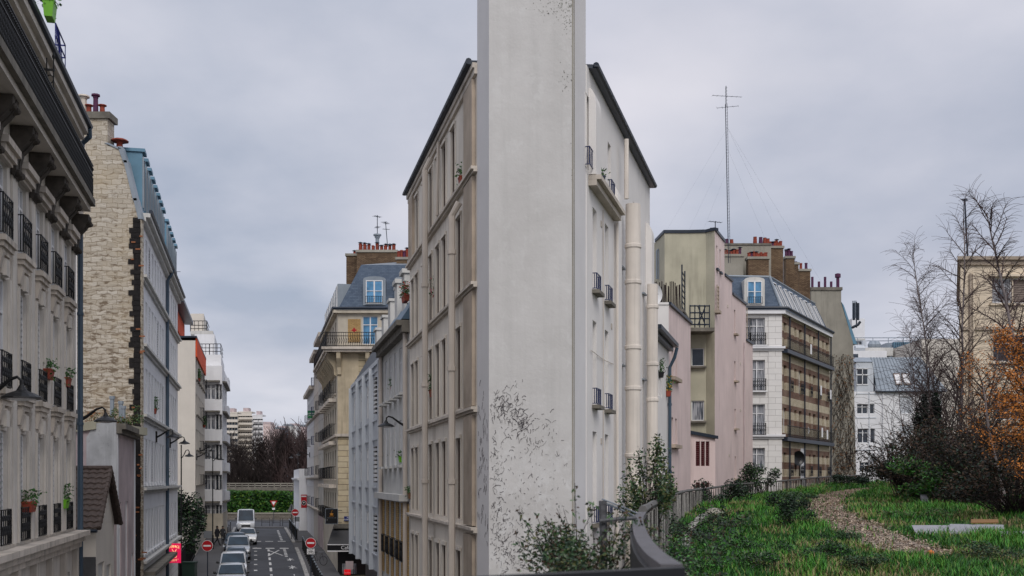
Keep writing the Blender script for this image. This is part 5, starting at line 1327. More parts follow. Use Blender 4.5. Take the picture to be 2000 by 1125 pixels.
f0 = b.fac[0]; a = MB()
for i in range(14): a.fb(f0, f0.L*i/14, f0.L*i/14+.06, 12, b.z1, .003, .12)
b.part(a, 'cladding_rib', 'zincdark')
a = MB(); a.hexa([f0.P(-3.2,12,.05),f0.P(0,12,.05),f0.P(0,12,-5),f0.P(-3.2,12,-5),f0.P(-.6,b.z1,-1),f0.P(0,b.z1,-.4),f0.P(0,b.z1,-5),f0.P(-.6,b.z1,-5)]); b.part(a, 'sloping_flank', 'zinc')
a = MB()
for z in (.4,.8): a.tube([f0.P(-8,b.z1+z,-2),f0.P(f0.L+4,b.z1+z,-2)], .05, 4)
for i in range(10): a.tube([f0.P(-8+i*2,b.z1-1,-2),f0.P(-8+i*2,b.z1+.8,-2)], .04, 4)
b.part(a, 'roof_railing', 'zinc'); b.finish()
b = boxb('white_tower', 'small plain white block with phone aerials above the flat roofs', 'building', 1664, 1689, 622, 160, 'white')
f0 = b.fac[0]; b.win(0, f0.L*.55, b.z1-4.6, 1.0, 1.3, 'two', 'frame', 'glass')
a = MB(); a.fb(f0, 0, f0.L, b.z1-3.2, b.z1-2.9, .003, .2); b.part(a, 'ledge', 'greywhite')
a = MB()
for px in (1668,1671,1674): a.tube([f0.P(f0.U(px),b.z1,-.5),f0.P(f0.U(px),b.z1+2.6,-.5)], .09, 5)
b.part(a, 'phone_aerial', 'zinc'); b.finish()
b = boxb('beige_far_building', 'pale beige block half hidden behind the birches', 'building', 1800, 1880, 662, 130, 'beige'); b.finish()

# ---- tan building
Yt = 60; p0 = W(1876,0,Yt).xy; p1 = W(2120,0,Yt).xy
b = Bld('tan_building', 'tan rendered flat-roofed building with wide windows behind the birches on the right', 'building', [p0, p1, p1+Vector((0,14)), W(1873,0,74).xy], 3.5, 17.35, 'tan', depth=.18)
f0 = b.fac[0]; Z = lambda py: CZ+(HY-py)/F*Yt
for (x0, x1, y0, y1, st, gm) in ((1938,1977,543,592,'one','glassc'),(1979,2025,543,592,'shutter','framebrown'),(1940,2010,655,706,'two','glass'),(1940,2010,770,820,'two','glass'),(2040,2090,543,592,'two','glass'),(2040,2090,655,706,'two','glass')):
    b.win(0, (f0.U(x0)+f0.U(x1))/2, Z(y1), f0.U(x1)-f0.U(x0), Z(y0)-Z(y1), st, 'frame', gm)
for y in (594, 708): 
    a = MB(); a.fb(f0, f0.U(1932), f0.U(2100), Z(y)-.07, Z(y)+.03, .003, .14); b.part(a, 'sill', 'tan')
a = MB(); a.fb(f0, f0.U(1930), f0.U(2100), Z(541), Z(537), .003, .25); b.part(a, 'window_ledge', 'tan')
a = MB(); a.fb(f0, 0, f0.L, Z(645), Z(639), .003, .12); b.part(a, 'string_course', 'brownwall')
a = MB(); a.prism([q_.xy for q_ in (W(1873,0,59.85),W(2120,0,59.85),W(2120,0,74),W(1870,0,74))], 17.352, 17.6); a.prism([q_.xy for q_ in (W(1870,0,59.7),W(2120,0,59.7),W(2120,0,74),W(1868,0,74))], 17.602, 17.78); b.part(a, 'roof_edge', 'brownwall')
for px, m_ in ((1894,'brownwall'),(1900,'tan')):
    a = MB(); u = f0.U(px); a.tube([f0.P(u,16.9,.1),f0.P(u,3.6,.1)], .07, 8); b.part(a, 'downpipe', m_)
b.finish()

# ---- aerials and masts
def yagi(a, c, L, ang, n=6, r=.02, el=.5):
    d = Vector((math.cos(ang), math.sin(ang), 0)); e = Vector((-d.y, d.x, 0)); c = Vector(c)
    a.tube([c-d*L/2, c+d*L/2], r, 4)
    for i in range(n):
        p = c+d*(L*(i/(n-1)-.5)); q = el*(1-.05*i); a.tube([p-e*q/2, p+e*q/2], r*.7, 3)
def mast(name, label, base, top, r, parts, cat='aerial', group=None):
    t = thing(name, label, cat, base, group); a = MB(); a.tube([base, top], r, 6); a.build('pole', M['gutter'], t)
    for i, (z, L, ang, n, el) in enumerate(parts):
        a = MB(); yagi(a, (Vector(base).lerp(Vector(top), z)), L, ang, n, r*.6, el); a.build('antenna', M['gutter'], t)
    return t
base = W(1424, 470, 75); top = W(1418, 168, 75)
t = thing('radio_mast', 'very tall thin guyed radio mast rising above the pink tower', 'mast', base)
a = MB()
for k in range(3):
    o_ = Vector((.08*math.cos(k*2.1), .08*math.sin(k*2.1), 0)); a.tube([Vector((base.x,base.y,base.z-1.5))+o_, Vector((top.x,top.y,top.z-1.2))+o_], .013, 4)
for i in range(50):
    z = i/50; p = base.lerp(top, z); A = [p+Vector((.08*math.cos(k*2.1), .08*math.sin(k*2.1), (0 if k % 2 else .1))) for k in range(3)]; a.tube(A+[A[0]], .007, 3, cap=False)
a.build('lattice_pole', M['gutter'], t)
a = MB(); a.tube([(top.x,top.y,top.z-1.4),tuple(top)], .03, 5); yagi(a, W(1420,188,75), 2.0, .15, 7, .014, .35); yagi(a, W(1421,209,75), 1.4, -.3, 5, .013, .45); a.build('antenna', M['gutter'], t)
a = MB()
for py0, gx, gy, Yg_ in ((250,1290,470,72),(250,1560,540,90),(290,1340,462,60),(290,1500,480,84),(250,1610,560,97),(330,1370,458,70)):
    a.tube([W(1421,py0,75), W(gx,gy,Yg_)], .0032, 3)
a.build('guy_wires', M['zinc'], t)
mast('tv_aerial', 'small fishbone aerial on the roof of the olive tower', W(1397,462,60), W(1397,432,60), .025, [(.95,.75,.35,5,.3)], group='television aerials')
mast('tv_aerial', 'taller of two thin aerials over the corner block chimneys', W(737,480,85), W(737,420,85), .03, [(.95,.6,.8,5,.5),(.6,.5,2.0,4,.4)], group='television aerials')
mast('tv_aerial', 'shorter leaning aerial over the corner block chimneys', W(757,482,85), W(753,433,85), .03, [(.95,.7,1.3,5,.5),(.7,.5,.3,4,.3)], group='television aerials')
mast('tv_aerial', 'faint aerial behind the roof of the long white block', W(345,560,75), W(345,530,75), .025, [(.98,.5,0,3,.2),(.45,.4,0,3,.2)], group='television aerials')
mast('tv_aerial', 'tall bare aerial pole on the roof of the tan building', W(1890,505,64), W(1884,388,64), .05, [(.98,.5,1.0,4,.35)], group='television aerials')

# ================================================================== FAR BACKGROUND
def tower(px0, px1, py, Y, label, mt, seed, rows, cols, balc):
    rr = random.Random(seed); A = W(px0,py,Y); B_ = W(px1,py,Y)
    b = Bld('tower_block', label, 'tower block', [A.xy, B_.xy, B_.xy+Vector((-6,22)), A.xy+Vector((-6,22))], 0, A.z, mt, 'far tower blocks', depth=.6)
    f = b.fac[0]
    for r in range(rows):
        z = A.z-2.2-r*2.75
        for c_ in range(cols):
            u = (c_+.5)*f.L/cols; b.hole(0, u-.7, u+.7, z-.9, z+.5, .8)
            if balc and c_ % 2: 
                a = MB(); a.fb(f, u-1.2, u+1.2, z-1.3, z-1.0, .003, 1.3); a.fb(f, u-1.2, u+1.2, z-1.0, z-.2, 1.2, 1.3); b.part(a, 'balcony', mt)
    a = MB(); a.fb(f, 0, f.L, A.z+.002, A.z+.6, -8, .1); b.part(a, 'parapet', mt)
    a = MB(); a.fb(f, f.L*.3, f.L*.7, A.z+.602, A.z+2.6, -7, -2); b.part(a, 'lift_house', 'pinkold')
    a = MB()
    for r in range(rows): a.fb(f, .1, f.L-.1, A.z-3.1-r*2.75, A.z-1.7-r*2.75, -.79, -.7)
    b.part(a, 'windows', 'glass')
    b.finish()
tower(436, 464, 807, 560, 'pale tower block furthest left, beside the stepped white block', 'beige', 1, 9, 5, False)
tower(465, 492, 806, 580, 'tallest pale tower block with stacked balconies', 'beige', 2, 9, 6, True)
tower(493, 513, 812, 600, 'pale tower block with dark balconies, right of the tallest one', 'white', 3, 8, 4, True)
rr = random.Random(8)
for i, (x0, x1, y, mt_, lb) in enumerate(((514,528,828,'pink','pinkish far building just right of the tower blocks'),(527,545,838,'pinkold','low dull pink far building'),(544,556,836,'zincdark','small dark blue far building'),(554,568,832,'greywhite','pale grey far building on the hill'),(566,580,831,'white','whitest far building on the hill'),(579,596,833,'pinkold','reddish far building next to the end of the street'),(592,606,834,'zincdark','dark slate far roof at the end of the street'))):
    b = boxb('far_building', lb, 'building', x0, x1, y, 640+i*12, mt_, 14, 0, 'far buildings on the hill'); f = b.fac[0]
    for r in range(4):
        for c_ in range(3): b.hole(0, (c_+.3)*f.L/3, (c_+.65)*f.L/3, b.z1-2.6-r*3, b.z1-1.2-r*3, .5)
    a = MB(); a.fb(f, -.1, f.L+.1, b.z1+.01, b.z1+1.2, -10, .2); b.part(a, 'roof', 'zinc' if i % 2 else 'pinkold'); b.finish()

# railway bridge, hedge and wall at the end of the street
t = thing('railway_bridge', 'grey railway bridge deck crossing behind the hedge at the street end', 'bridge', W(500,962,176))
a = MB(); x0 = -75; x1 = -12; zb = W(0,958,176).z; a.box(x0,x1,175,179,zb,W(0,951,176).z); a.build('deck', M['greystone'], t)
a = MB()
for z in (W(0,944,176).z, W(0,948,176).z): a.box(x0,x1,175.0,175.1,z-.07,z+.07)
for i in range(64): a.box(x0+i,x0+i+.1,175.0,175.08,zb+.5,W(0,944,176).z)
a.build('railing', M['cement'], t)
a = MB()
for x in (-66,-52,-38,-22): a.box(x,x+2,175.5,178.5,-.2,zb-.003)
a.build('pier', M['cement'], t)
def hedge(name, label, x0, x1, y0, y1, z0, z1, n, mts, seed, s, wts=None, bump=.4):
    rr = random.Random(seed); t = thing(name, label, 'hedge', ((x0+x1)/2,(y0+y1)/2,z0)); a = MB()
    for i in range(n):
        x = rr.uniform(x0,x1); q = rr.random(); top = z1+bump*noise.noise(Vector((x*.35,seed,0)))+bump*.5*noise.noise(Vector((x*1.2,seed,4)))
        if q < .5: p = Vector((x, rr.uniform(y0,y1), top-abs(rr.gauss(0,.12))))
        else: p = Vector((x, y0+rr.uniform(-.3,.4), z0+(top-z0)*rr.random()))
        f = (p.z-z0)/(z1-z0)
        a.cur = rr.choices(range(len(mts)), weights=wts)[0]; leafq(a, p, s, rr)
    a.build('foliage', mts, t)
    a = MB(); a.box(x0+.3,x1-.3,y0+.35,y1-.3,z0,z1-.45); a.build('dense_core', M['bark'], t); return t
g1 = flat('bright hedge leaf', (.04,.13,.015), .6); g2 = flat('deep green leaf', (.015,.05,.012), .6); g3 = flat('yellow green leaf', (.11,.19,.02), .6)
hedge('hedge', 'clipped bright green hedge above the low wall at the street end', -50, -22, 166, 170, .9, 4.2, 26000, [g1, g2, g3], 3, .24, [5,4,1.4])
a = MB(); a.box(-60,-18,163,163.5,-.1,1.05); w_ = tag(a.build('street_end_wall', brick('old end wall stone', (.14,.12,.10),(.19,.17,.14),(.08,.07,.06),.5,.25,.02)), 'low dark stone wall under the hedge at the street end', 'wall')
a = MB(); a.box(-60,-18,162.9,163.6,1.052,1.2); c_ = a.build('coping', M['cement'], w_)
# ================================================================== GROUND
a = MB(); ys = [-40, 0, 40, 60, 72, 78, 84, 90, 97, 106, 130, 170, 400, 1500, 5000]
xs = [-3000, -400, 400, 3000]
for j in range(len(ys)-1):
    for i in range(3):
        a.face([(xs[i],ys[j],sz(ys[j])-.05),(xs[i+1],ys[j],sz(ys[j])-.05),(xs[i+1],ys[j+1],sz(ys[j+1])-.05),(xs[i],ys[j+1],sz(ys[j+1])-.05)])
struct(a, 'ground', M['earth'])
def strip(mb, c0, c1, Y0, Y1, dz, step=3):
    n = max(1, int((Y1-Y0)/step)); 
    for i in range(n):
        y0 = Y0+(Y1-Y0)*i/n; y1 = Y0+(Y1-Y0)*(i+1)/n
        mb.face([(sx(c0,y0),y0,sz(y0)+dz),(sx(c1,y0),y0,sz(y0)+dz),(sx(c1,y1),y1,sz(y1)+dz),(sx(c0,y1),y1,sz(y1)+dz)])
a = MB(); strip(a, -2.4, 3.4, -20, 137, 0); a.face([(-120,137,sz(137)),(60,137,sz(137)),(60,162,sz(162)),(-120,162,sz(162))]); struct(a, 'road', M['asphalt'])
def slab(c0, c1, Y0, Y1, name, m_, h=.13):
    a = MB(); n = max(1, int((Y1-Y0)/3))
    for i in range(n):
        y0 = Y0+(Y1-Y0)*i/n; y1 = Y0+(Y1-Y0)*(i+1)/n
        v = [(sx(c0,y0),y0),(sx(c1,y0),y0),(sx(c1,y1),y1),(sx(c0,y1),y1)]; zz = [sz(y0),sz(y0),sz(y1),sz(y1)]
        a.mesh([(p[0],p[1],z-.1) for p, z in zip(v, zz)]+[(p[0],p[1],z+h) for p, z in zip(v, zz)], [(4,5,6,7),(0,4,7,3),(1,2,6,5)]+([(0,1,5,4)] if i == 0 else [])+([(3,7,6,2)] if i == n-1 else []))
    struct(a, name, m_)
slab(-4.95, -2.7, -10, 136, 'pavement', M['pave']); slab(-2.698, -2.4, -10, 136.1, 'kerb', M['kerb'], .135)
slab(3.702, 5.85, -10, 99, 'pavement', M['pave']); slab(3.4, 3.70, -10, 99, 'kerb', M['kerb'], .135)
slab(3.702, 6.5, 106.5, 136, 'pavement', M['pave']); slab(3.4, 3.70, 106.5, 136, 'kerb', M['kerb'], .135)
slab(3.402, 5.85, 99.003, 106.497, 'pavement', M['pave'], .03)
a = MB(); a.box(-60,-26.3,136.2,140,-.1,.2); struct(a, 'pavement', M['pave'])
a = MB(); a.box(-60,-14,160.5,162.9,-.1,.2); struct(a, 'pavement', M['pave'])
a = MB()
def mark(c0, c1, Y0, Y1): strip(a, c0, c1, Y0, Y1, .004, 50)
for c in (-.25,.9,2.1): mark(c, c+.75, 108.2, 109.0); 
for c in (-.3,.85,2.1): mark(c, c+.78, 99.0, 99.9)
for k in range(6): mark(2.35, 2.6, 91.5+k*1.25, 92.2+k*1.25)
for k in range(7): mark(2.4, 2.65, 110.5+k*3.1, 112+k*3.1)
for k in range(12): mark(-.15, .1, 60+k*3.6, 60.6+k*3.6)
for k in range(7): mark(1.0, 1.18, 74+k*3.7, 76+k*3.7)
for k in range(8): mark(-1.2+k*.7, -.9+k*.7, 138.5, 140.5)
struct(a, 'road_marking', M['paint'])
a = MB()   # cycle box cross
def mline(c0, Y0, c1, Y1, w=.07):
    a.face([(sx(c0-w,Y0),Y0,sz(Y0)+.004),(sx(c0+w,Y0),Y0,sz(Y0)+.004),(sx(c1+w,Y1),Y1,sz(Y1)+.004),(sx(c1-w,Y1),Y1,sz(Y1)+.004)])
mline(1.0,92.0,2.0,97.5); mline(2.2,92.5,1.1,97)
for Y in (72, 78, 83, 88.5):
    mline(2.5,Y,2.9,Y+1.3); mline(3.0,Y+.2,2.45,Y+1.1); mline(2.7,Y-.3,2.7,Y+1.8,.04)
struct(a, 'road_marking', M['paint'])

# ------------------------------------------------------------------ railway embankment
EX = [(-4,.5),(2,.6),(4.75,.66),(5.6,.71),(7.2,.84),(9.4,1.05),(12.4,1.40),(16,1.95),(20,2.62),(26,3.6),(32,4.72),(38,6.0),(44,7.6),(52,10.3),(60,13.6),(69,17.3),(78,20.9),(87,25.0),(95,29.1),(105,35.3),(115,42),(125,48)]
def edge(Y):
    # smooth
    return (lerp(EX, Y-2)+lerp(EX, Y)*2+lerp(EX, Y+2))/4 if Y > 14 else lerp(EX, Y)
def gz(x, Y): return CZ-drop(Y)+.05*noise.noise(Vector((x*.35,Y*.25,0)))+.03*noise.noise(Vector((x*1.1,Y*.9,5)))
def unpro(px, py):
    lo, hi = 4.0, 118.0
    f = lambda Y: (py-HY)/F*Y-drop(Y)
    for _ in range(60):
        m_ = (lo+hi)/2
        if f(m_) < 0: lo = m_
        else: hi = m_
    Y = (lo+hi)/2; x = (px-1000)/F*Y; return Vector((x, Y, gz(x, Y)))
a = MB(); Ys = []; y = -4
while y < 125: Ys.append(y); y += .45+max(0,y)*.018
nX = 60; V = []
for Y in Ys:
    e = edge(Y); W_ = 60
    V.append([Vector((e+W_*(k/nX)**1.7, Y, 0)) for k in range(nX+1)])
vs = []
for r in V:
    for p in r: vs.append((p.x,p.y,gz(p.x,p.y)))
fs_ = [(j*(nX+1)+i, j*(nX+1)+i+1, (j+1)*(nX+1)+i+1, (j+1)*(nX+1)+i) for j in range(len(Ys)-1) for i in range(nX)]
a.mesh(vs, fs_)
m_, t_, b_ = nt('weedy earth'); tc_ = t_.nodes.new('ShaderNodeTexCoord'); ob = tc_.outputs['Object']
o_ = mixc(t_, ramp(t_, noi(t_, ob, .45, 5), .40, .58), (.030,.075,.014), (.17,.14,.08)); o_ = mixc(t_, ramp(t_, noi(t_, ob, 3, 6), .35, .7), mul((.05,.06,.02), .6), o_); t_.links.new(o_, b_.inputs['Base Color']); b_.inputs['Roughness'].default_value = 1; b_.inputs['Specular IOR Level'].default_value = .1
bp = t_.nodes.new('ShaderNodeBump'); bp.inputs['Distance'].default_value = .1; t_.links.new(noi(t_, ob, 6, 6, .7), bp.inputs['Height']); t_.links.new(bp.outputs[0], b_.inputs['Normal'])
a.smooth = True; struct(a, 'trackbed', m_)
a = MB()
for y0, y1 in zip(Ys, Ys[1:]):
    a.face([(edge(y0),y0,-1.6),(edge(y1),y1,-1.6),(edge(y1),y1,gz(edge(y1),y1)+.02),(edge(y0),y0,gz(edge(y0),y0)+.02)][::-1])
    a.face([(edge(y0)-.35,y0,-1.6),(edge(y1)-.35,y1,-1.6),(edge(y1)-.35,y1,gz(edge(y1),y1)+.05),(edge(y0)-.35,y0,gz(edge(y0),y0)+.05)][::-1])
    a.face([(edge(y0)-.35,y0,gz(edge(y0),y0)+.05),(edge(y1)-.35,y1,gz(edge(y1),y1)+.05),(edge(y1),y1,gz(edge(y1),y1)+.05),(edge(y0),y0,gz(edge(y0),y0)+.05)])
tag(a.build('retaining_wall', brick('viaduct stone', (.25,.23,.20),(.30,.28,.25),(.12,.11,.10),.8,.35,.02)), 'dark stone retaining wall carrying the curved edge of the old railway', 'wall')
# path of wood chips
Lp = [(1840,1092),(1745,1083),(1690,1072),(1620,1035),(1585,1005),(1577,985),(1590,973),(1620,964),(1680,955)]
Rp = [(1862,1086),(1842,1080),(1790,1058),(1725,1033),(1652,1000),(1645,985),(1652,976),(1675,961),(1715,953)]
def resamp(pts, n):
    P_ = [unpro(*p) for p in pts]; L = [0]
    for p, q in zip(P_, P_[1:]): L.append(L[-1]+(q-p).length)
    out_ = []
    for i in range(n):
        s = L[-1]*i/(n-1); k = max(j for j in range(len(L)) if L[j] <= s+1e-9); k = min(k, len(P_)-2)
        out_.append(P_[k].lerp(P_[k+1], (s-L[k])/(L[k+1]-L[k])))
    for _ in range(6): out_ = [out_[0]]+[(out_[i-1]+out_[i]*2+out_[i+1])/4 for i in range(1, n-1)]+[out_[-1]]
    return out_
nP = 90; PLs = resamp(Lp, nP); PRs = resamp(Rp, nP)
a = MB(); nW = 10; vs = []
for i in range(nP):
    j1 = noise.noise(Vector((i*.31,0,0)))*.25; j2 = noise.noise(Vector((i*.31,9,0)))*.25
    A = PLs[i]; B_ = PRs[i]; d = (B_-A)
    for k in range(nW+1):
        f = k/nW; f = f+(j1*(1-f)+j2*f)/max(1, d.length)*1.2; p = A+d*f; vs.append((p.x,p.y,gz(p.x,p.y)+.03-.02*abs(2*k/nW-1)))
a.mesh(vs, [(i*(nW+1)+k, i*(nW+1)+k+1, (i+1)*(nW+1)+k+1, (i+1)*(nW+1)+k) for i in range(nP-1) for k in range(nW)])
chipm = mat('wood chip brown', (.30,.245,.20), var=.35, scale=9, bump=.9, fine=30, speck=.7)
struct(a, 'path', chipm)
def inpath(x, y, m_=0):
    best = None
    for i in range(0, nP-1, 1):
        A = PLs[i]; B_ = PRs[i]; 
        if min(A.y,B_.y)-1.5 < y < max(A.y,B_.y)+1.5:
            d = B_-A; l2 = d.x*d.x+d.y*d.y; f = ((x-A.x)*d.x+(y-A.y)*d.y)/l2; q = A+d*f
            if -m_ < f < 1+m_ and (q.x-x)**2+(q.y-y)**2 < .30**2*3: return True
    return False
pathcells = set()
for i in range(nP-1):
    for k in range(25):
        for s in range(4):
            A = PLs[i].lerp(PLs[i+1], s/4); B_ = PRs[i].lerp(PRs[i+1], s/4); p = A.lerp(B_, k/24); pathcells.add((int(p.x/.25), int(p.y/.25)))
def onpath(x, y): return (int(x/.25), int(y/.25)) in pathcells
rr = random.Random(2); a = MB()
for i in range(26000):
    k = rr.uniform(0, nP-1.01); i0 = int(k); A = PLs[i0].lerp(PLs[i0+1], k-i0); B_ = PRs[i0].lerp(PRs[i0+1], k-i0); f = rr.gauss(.5, .40)
    if not -.22 < f < 1.22: continue
    p = A.lerp(B_, f); c = Vector((p.x,p.y,gz(p.x,p.y)+.045+rr.random()*.02)); s = rr.uniform(.010,.036); th = rr.random()*6.3; a.cur = rr.choices((0,1,2), (4,3,3))[0]
    u_ = Vector((math.cos(th),math.sin(th),rr.gauss(0,.3)))*s; v_ = Vector((-math.sin(th),math.cos(th),rr.gauss(0,.3)))*s*.5; a.face([c-u_-v_,c+u_-v_,c+u_+v_,c-u_+v_])
o_ = a.build('wood_chips', [flat('pale chip', (.42,.33,.25), .9), flat('dark chip', (.11,.075,.05), .9), flat('mid chip', (.27,.20,.145), .9)], uv=False); o_['kind'] = 'stuff'
# concrete duct cover
rr = random.Random(16); a = MB(); i = 0
Lq = [(1313,1125),(1318,1100),(1327,1070),(1336,1045),(1350,1022),(1372,1007)]; Rq = [(1346,1125),(1346,1100),(1347,1070),(1351,1045),(1363,1024),(1384,1008)]
QA = resamp(Lq, 34); QB = resamp(Rq, 34)
for i in range(33):
    A = QA[i].lerp(QA[i+1], .04); B_ = QB[i].lerp(QB[i+1], .04); C_ = QB[i].lerp(QB[i+1], .96); D_ = QA[i].lerp(QA[i+1], .96)
    z = rr.uniform(.05,.08); vv = [A,B_,C_,D_]; a.mesh([(p.x,p.y,gz(p.x,p.y)-.05) for p in vv]+[(p.x,p.y,gz(p.x,p.y)+z) for p in vv], [(4,5,6,7),(0,1,5,4),(1,2,6,5),(2,3,7,6),(3,0,4,7)])
tag(a.build('concrete_duct', mat('mossy concrete slab', (.30,.29,.26), var=.3, scale=3, bump=.3, speck=.5)), 'row of mossy concrete cover slabs along the inner side of the slat fence', 'cable duct')

slabcells = set()
for i in range(33):
    for s in range(6):
        for k in range(9):
            p = QA[i].lerp(QA[i+1], s/6).lerp(QB[i].lerp(QB[i+1], s/6), k/8); slabcells.add((int(p.x/.12), int(p.y/.12)))
            for dy in (-1,-2,-3,-4): slabcells.add((int(p.x/.12), int(p.y/.12)+dy))
# ------------------------------------------------------------------ grass
gm = [flat('grass green', (.055,.21,.018), .7), flat('grass deep green', (.016,.075,.010), .7), flat('grass yellow green', (.13,.22,.03), .7), flat('dry straw grass', (.25,.20,.10), .9)]
a = MB(); rr = random.Random(6); cnt = 0
def blade(p, h, w, ci):
    th = rr.random()*6.3; l = rr.uniform(.15,.8)*h; dx, dy = math.cos(th), math.sin(th); a.cur = ci
    p = Vector(p); s = Vector((-dy,dx,0))*w; m_ = p+Vector((dx*l*.3,dy*l*.3,h*.6)); tt = p+Vector((dx*l,dy*l,h))
    i = len(a.v); a.v += [tuple(p-s),tuple(p+s),tuple(m_+s*.7),tuple(m_-s*.7),tuple(tt)]; a.f += [(i,i+1,i+2,i+3),(i+3,i+2,i+4)]; a.mi += [ci,ci]
while cnt < 52000:
    Y = 14+100*rr.random()**2.1; e = edge(Y); px = rr.uniform(1300, 2030); x = (px-1000)/F*Y
    if x < e+.15 or (onpath(x, Y) and rr.random() > .05): continue
    dn = noise.noise(Vector((x*.45,Y*.22,3)))+.4*noise.noise(Vector((x*1.5,Y*.9,8)))
    dry = noise.noise(Vector((x*.5,Y*.25,20)))
    if dn < -.12 and rr.random() < .72: continue
    if (int(x/.12), int(Y/.12)) in slabcells: continue
    if dry > .30 and rr.random() < .55: continue
    cnt += 1; nb = 3
    sc = 1+Y*.012
    for k in range(nb):
        q = (x+rr.gauss(0,.06)*sc, Y+rr.gauss(0,.1)*sc, gz(x,Y)-.01)
        ci = rr.choices((0,1,2,3), (7,2,2,.3) if dn > .25 else (3,7,.8,.3) if dry < .08 else (1.5,2,2.5,4.5))[0]
        blade(q, rr.uniform(.04,.17)*(1+2.0*max(0,dn))*(1+Y*.004), (.006+.0003*Y), ci)
o_ = a.build('grass', gm, uv=False); o_['kind'] = 'stuff'
# ------------------------------------------------------------------ slat fence along the viaduct edge
def ftop(Y): return CZ-lerp([(12,.34),(20,.36),(32,.35),(44,.32),(52,.19),(60,.11),(78,-.18),(95,-.43),(115,-.5)], Y)
t = thing('slat_fence', 'long curving rustic slat fence with weathered rail along the old railway edge', 'fence', (edge(45),45,gz(edge(45),45)))
rr = random.Random(9); a = MB(); a2 = MB(); y = 12.9; k = 0; slatm = mat('weathered grey slat', (.33,.32,.30), var=.4, scale=9)
while y < 116:
    x = edge(y)+.06; z1 = ftop(y)-.05; z0 = gz(x,y)-.1; w = (.012+.00035*y); lx = rr.gauss(0,.03+.0010*y)
    q = a if k % 2 else a2  # every other slat goes to the near black set
    q.hexa([(x-.01,y-w,z0),(x+.01,y-w,z0),(x+.01,y+w,z0),(x-.01,y+w,z0),(x-.01,y-w+lx,z1),(x+.01,y-w+lx,z1),(x+.01,y+w+lx,z1-.02),(x-.01,y+w+lx,z1-.02)])
    y += .085+.0042*y; k += 1
sl_ = a.build('slats', slatm, t); sl_['kind'] = 'stuff'; s2 = a2.build('dark_slats', mat('near black slat', (.035,.033,.032), var=.5), t); s2['kind'] = 'stuff'
a = MB(); Yl = [12.9+i*2 for i in range(52)]
a.tube([(edge(y)+.02,y,ftop(y)) for y in Yl if y < 116], [(.045 if i % 2 else .055) for i, y in enumerate(Yl) if y < 116], 6); a.build('top_rail', mat('grey timber rail', (.13,.125,.12), var=.4, scale=5), t)
for Y in (15,19,23.5,28,33,38,43,48,54,60,66,72,79,86,92,98,105):
    a = MB(); x = edge(Y)+.0; a.box(x-.06,x+.06,Y-.06,Y+.06,gz(x,Y)-.2,ftop(Y)+.03); a.build('post', M['bark'], t)

# ------------------------------------------------------------------ foreground rail
steel = mat('grey painted steel', (.105,.10,.107), rough=.55, var=.25, scale=9, bump=.25, fine=60, speck=.5); dsteel = mat('dark steel side', (.012,.013,.016), rough=.5, var=.2, bump=0)
RP = [(4.62,.655),(4.75,.66),(5.2,.672),(5.6,.695),(6.3,.745),(7.2,.825),(8.2,.925),(9.4,1.05),(10.8,1.215),(12.3,1.42)]
t = thing('steel_handrail', 'thick curved grey steel handrail in the near foreground', 'handrail', (.66,4.7,4.3))
a = MB(); hz = CZ-.345
def ring(i):
    y, x = RP[i]; y0, x0 = RP[max(0,i-1)]; y1, x1 = RP[min(len(RP)-1,i+1)]; d = Vector((x1-x0,y1-y0)).normalized(); n = Vector((d.y,-d.x)); w = .046
    return [(x-n.x*w,y-n.y*w),(x+n.x*w,y+n.y*w)]
for i in range(len(RP)-1):
    (ax,ay),(bx,by) = ring(i); (cx_,cy_),(dx_,dy_) = ring(i+1)
    a.hexa([(ax,ay,hz-.05),(bx,by,hz-.05),(dx_,dy_,hz-.05),(cx_,cy_,hz-.05),(ax,ay,hz),(bx,by,hz),(dx_,dy_,hz),(cx_,cy_,hz)])
a.build('rail', steel, t)
a = MB()
for i in range(len(RP)-1):
    y, x = RP[i]; y1, x1 = RP[i+1]; a.hexa([(x-.065,y,hz-.30),(x-.04,y,hz-.30),(x1-.04,y1,hz-.30),(x1-.065,y1,hz-.30),(x-.065,y,hz-.052),(x-.04,y,hz-.052),(x1-.04,y1,hz-.052),(x1-.065,y1,hz-.052)])
a.build('side_plate', dsteel, t)
t = thing('steel_crossbar', 'dark flat steel crossbar closing the bottom edge of the foreground', 'handrail', (0,4.4,4.3))
a = MB(); a.hexa([(-.9,3.65,hz-.052),(.70,4.55,hz-.052),(.70,4.62,hz-.052),(-.9,3.73,hz-.052),(-.9,3.65,hz-.008),(.70,4.55,hz-.008),(.70,4.62,hz-.008),(-.9,3.73,hz-.008)]); a.build('bar', dsteel, t)
for x in (.64, -.7):
    a = MB(); yy = 4.16+x*.56; a.box(x-.02,x+.02,yy,yy+.04,3.9,hz-.054); a.build('post', dsteel, t)
a = MB(); a.box(-6,.6,-3,4.2,3.6,3.9); struct(a, 'bridge_deck', M['cement'])
# old wooden post with cross piece
t = thing('wooden_post', 'weathered grey wooden post with crossbar among the shrub leaves', 'post', W(1179,1125,9.6))
wood = mat('weathered split wood', (.10,.10,.105), var=.6, scale=12, bump=.5)
a = MB(); a.tube([W(1180,1180,9.6),W(1179,1100,9.6),W(1178,1040,9.6),W(1177,978,9.6)], [.036,.035,.033,.035], 7); a.build('upright', wood, t)
a = MB(); a.tube([W(1172,1018,9.55),W(1205,1014,9.55),W(1240,1012,9.9)], .020, 6); a.build('crossbar', wood, t)
a = MB(); a.tube([W(1176,980,9.6),W(1205,992,9.7),W(1238,1008,10.2)], .010, 5); a.tube([W(1176,975,9.6),W(1215,990,9.7),W(1245,1003,10.2)], .007, 5); a.build('wires', M['zinc'], t)
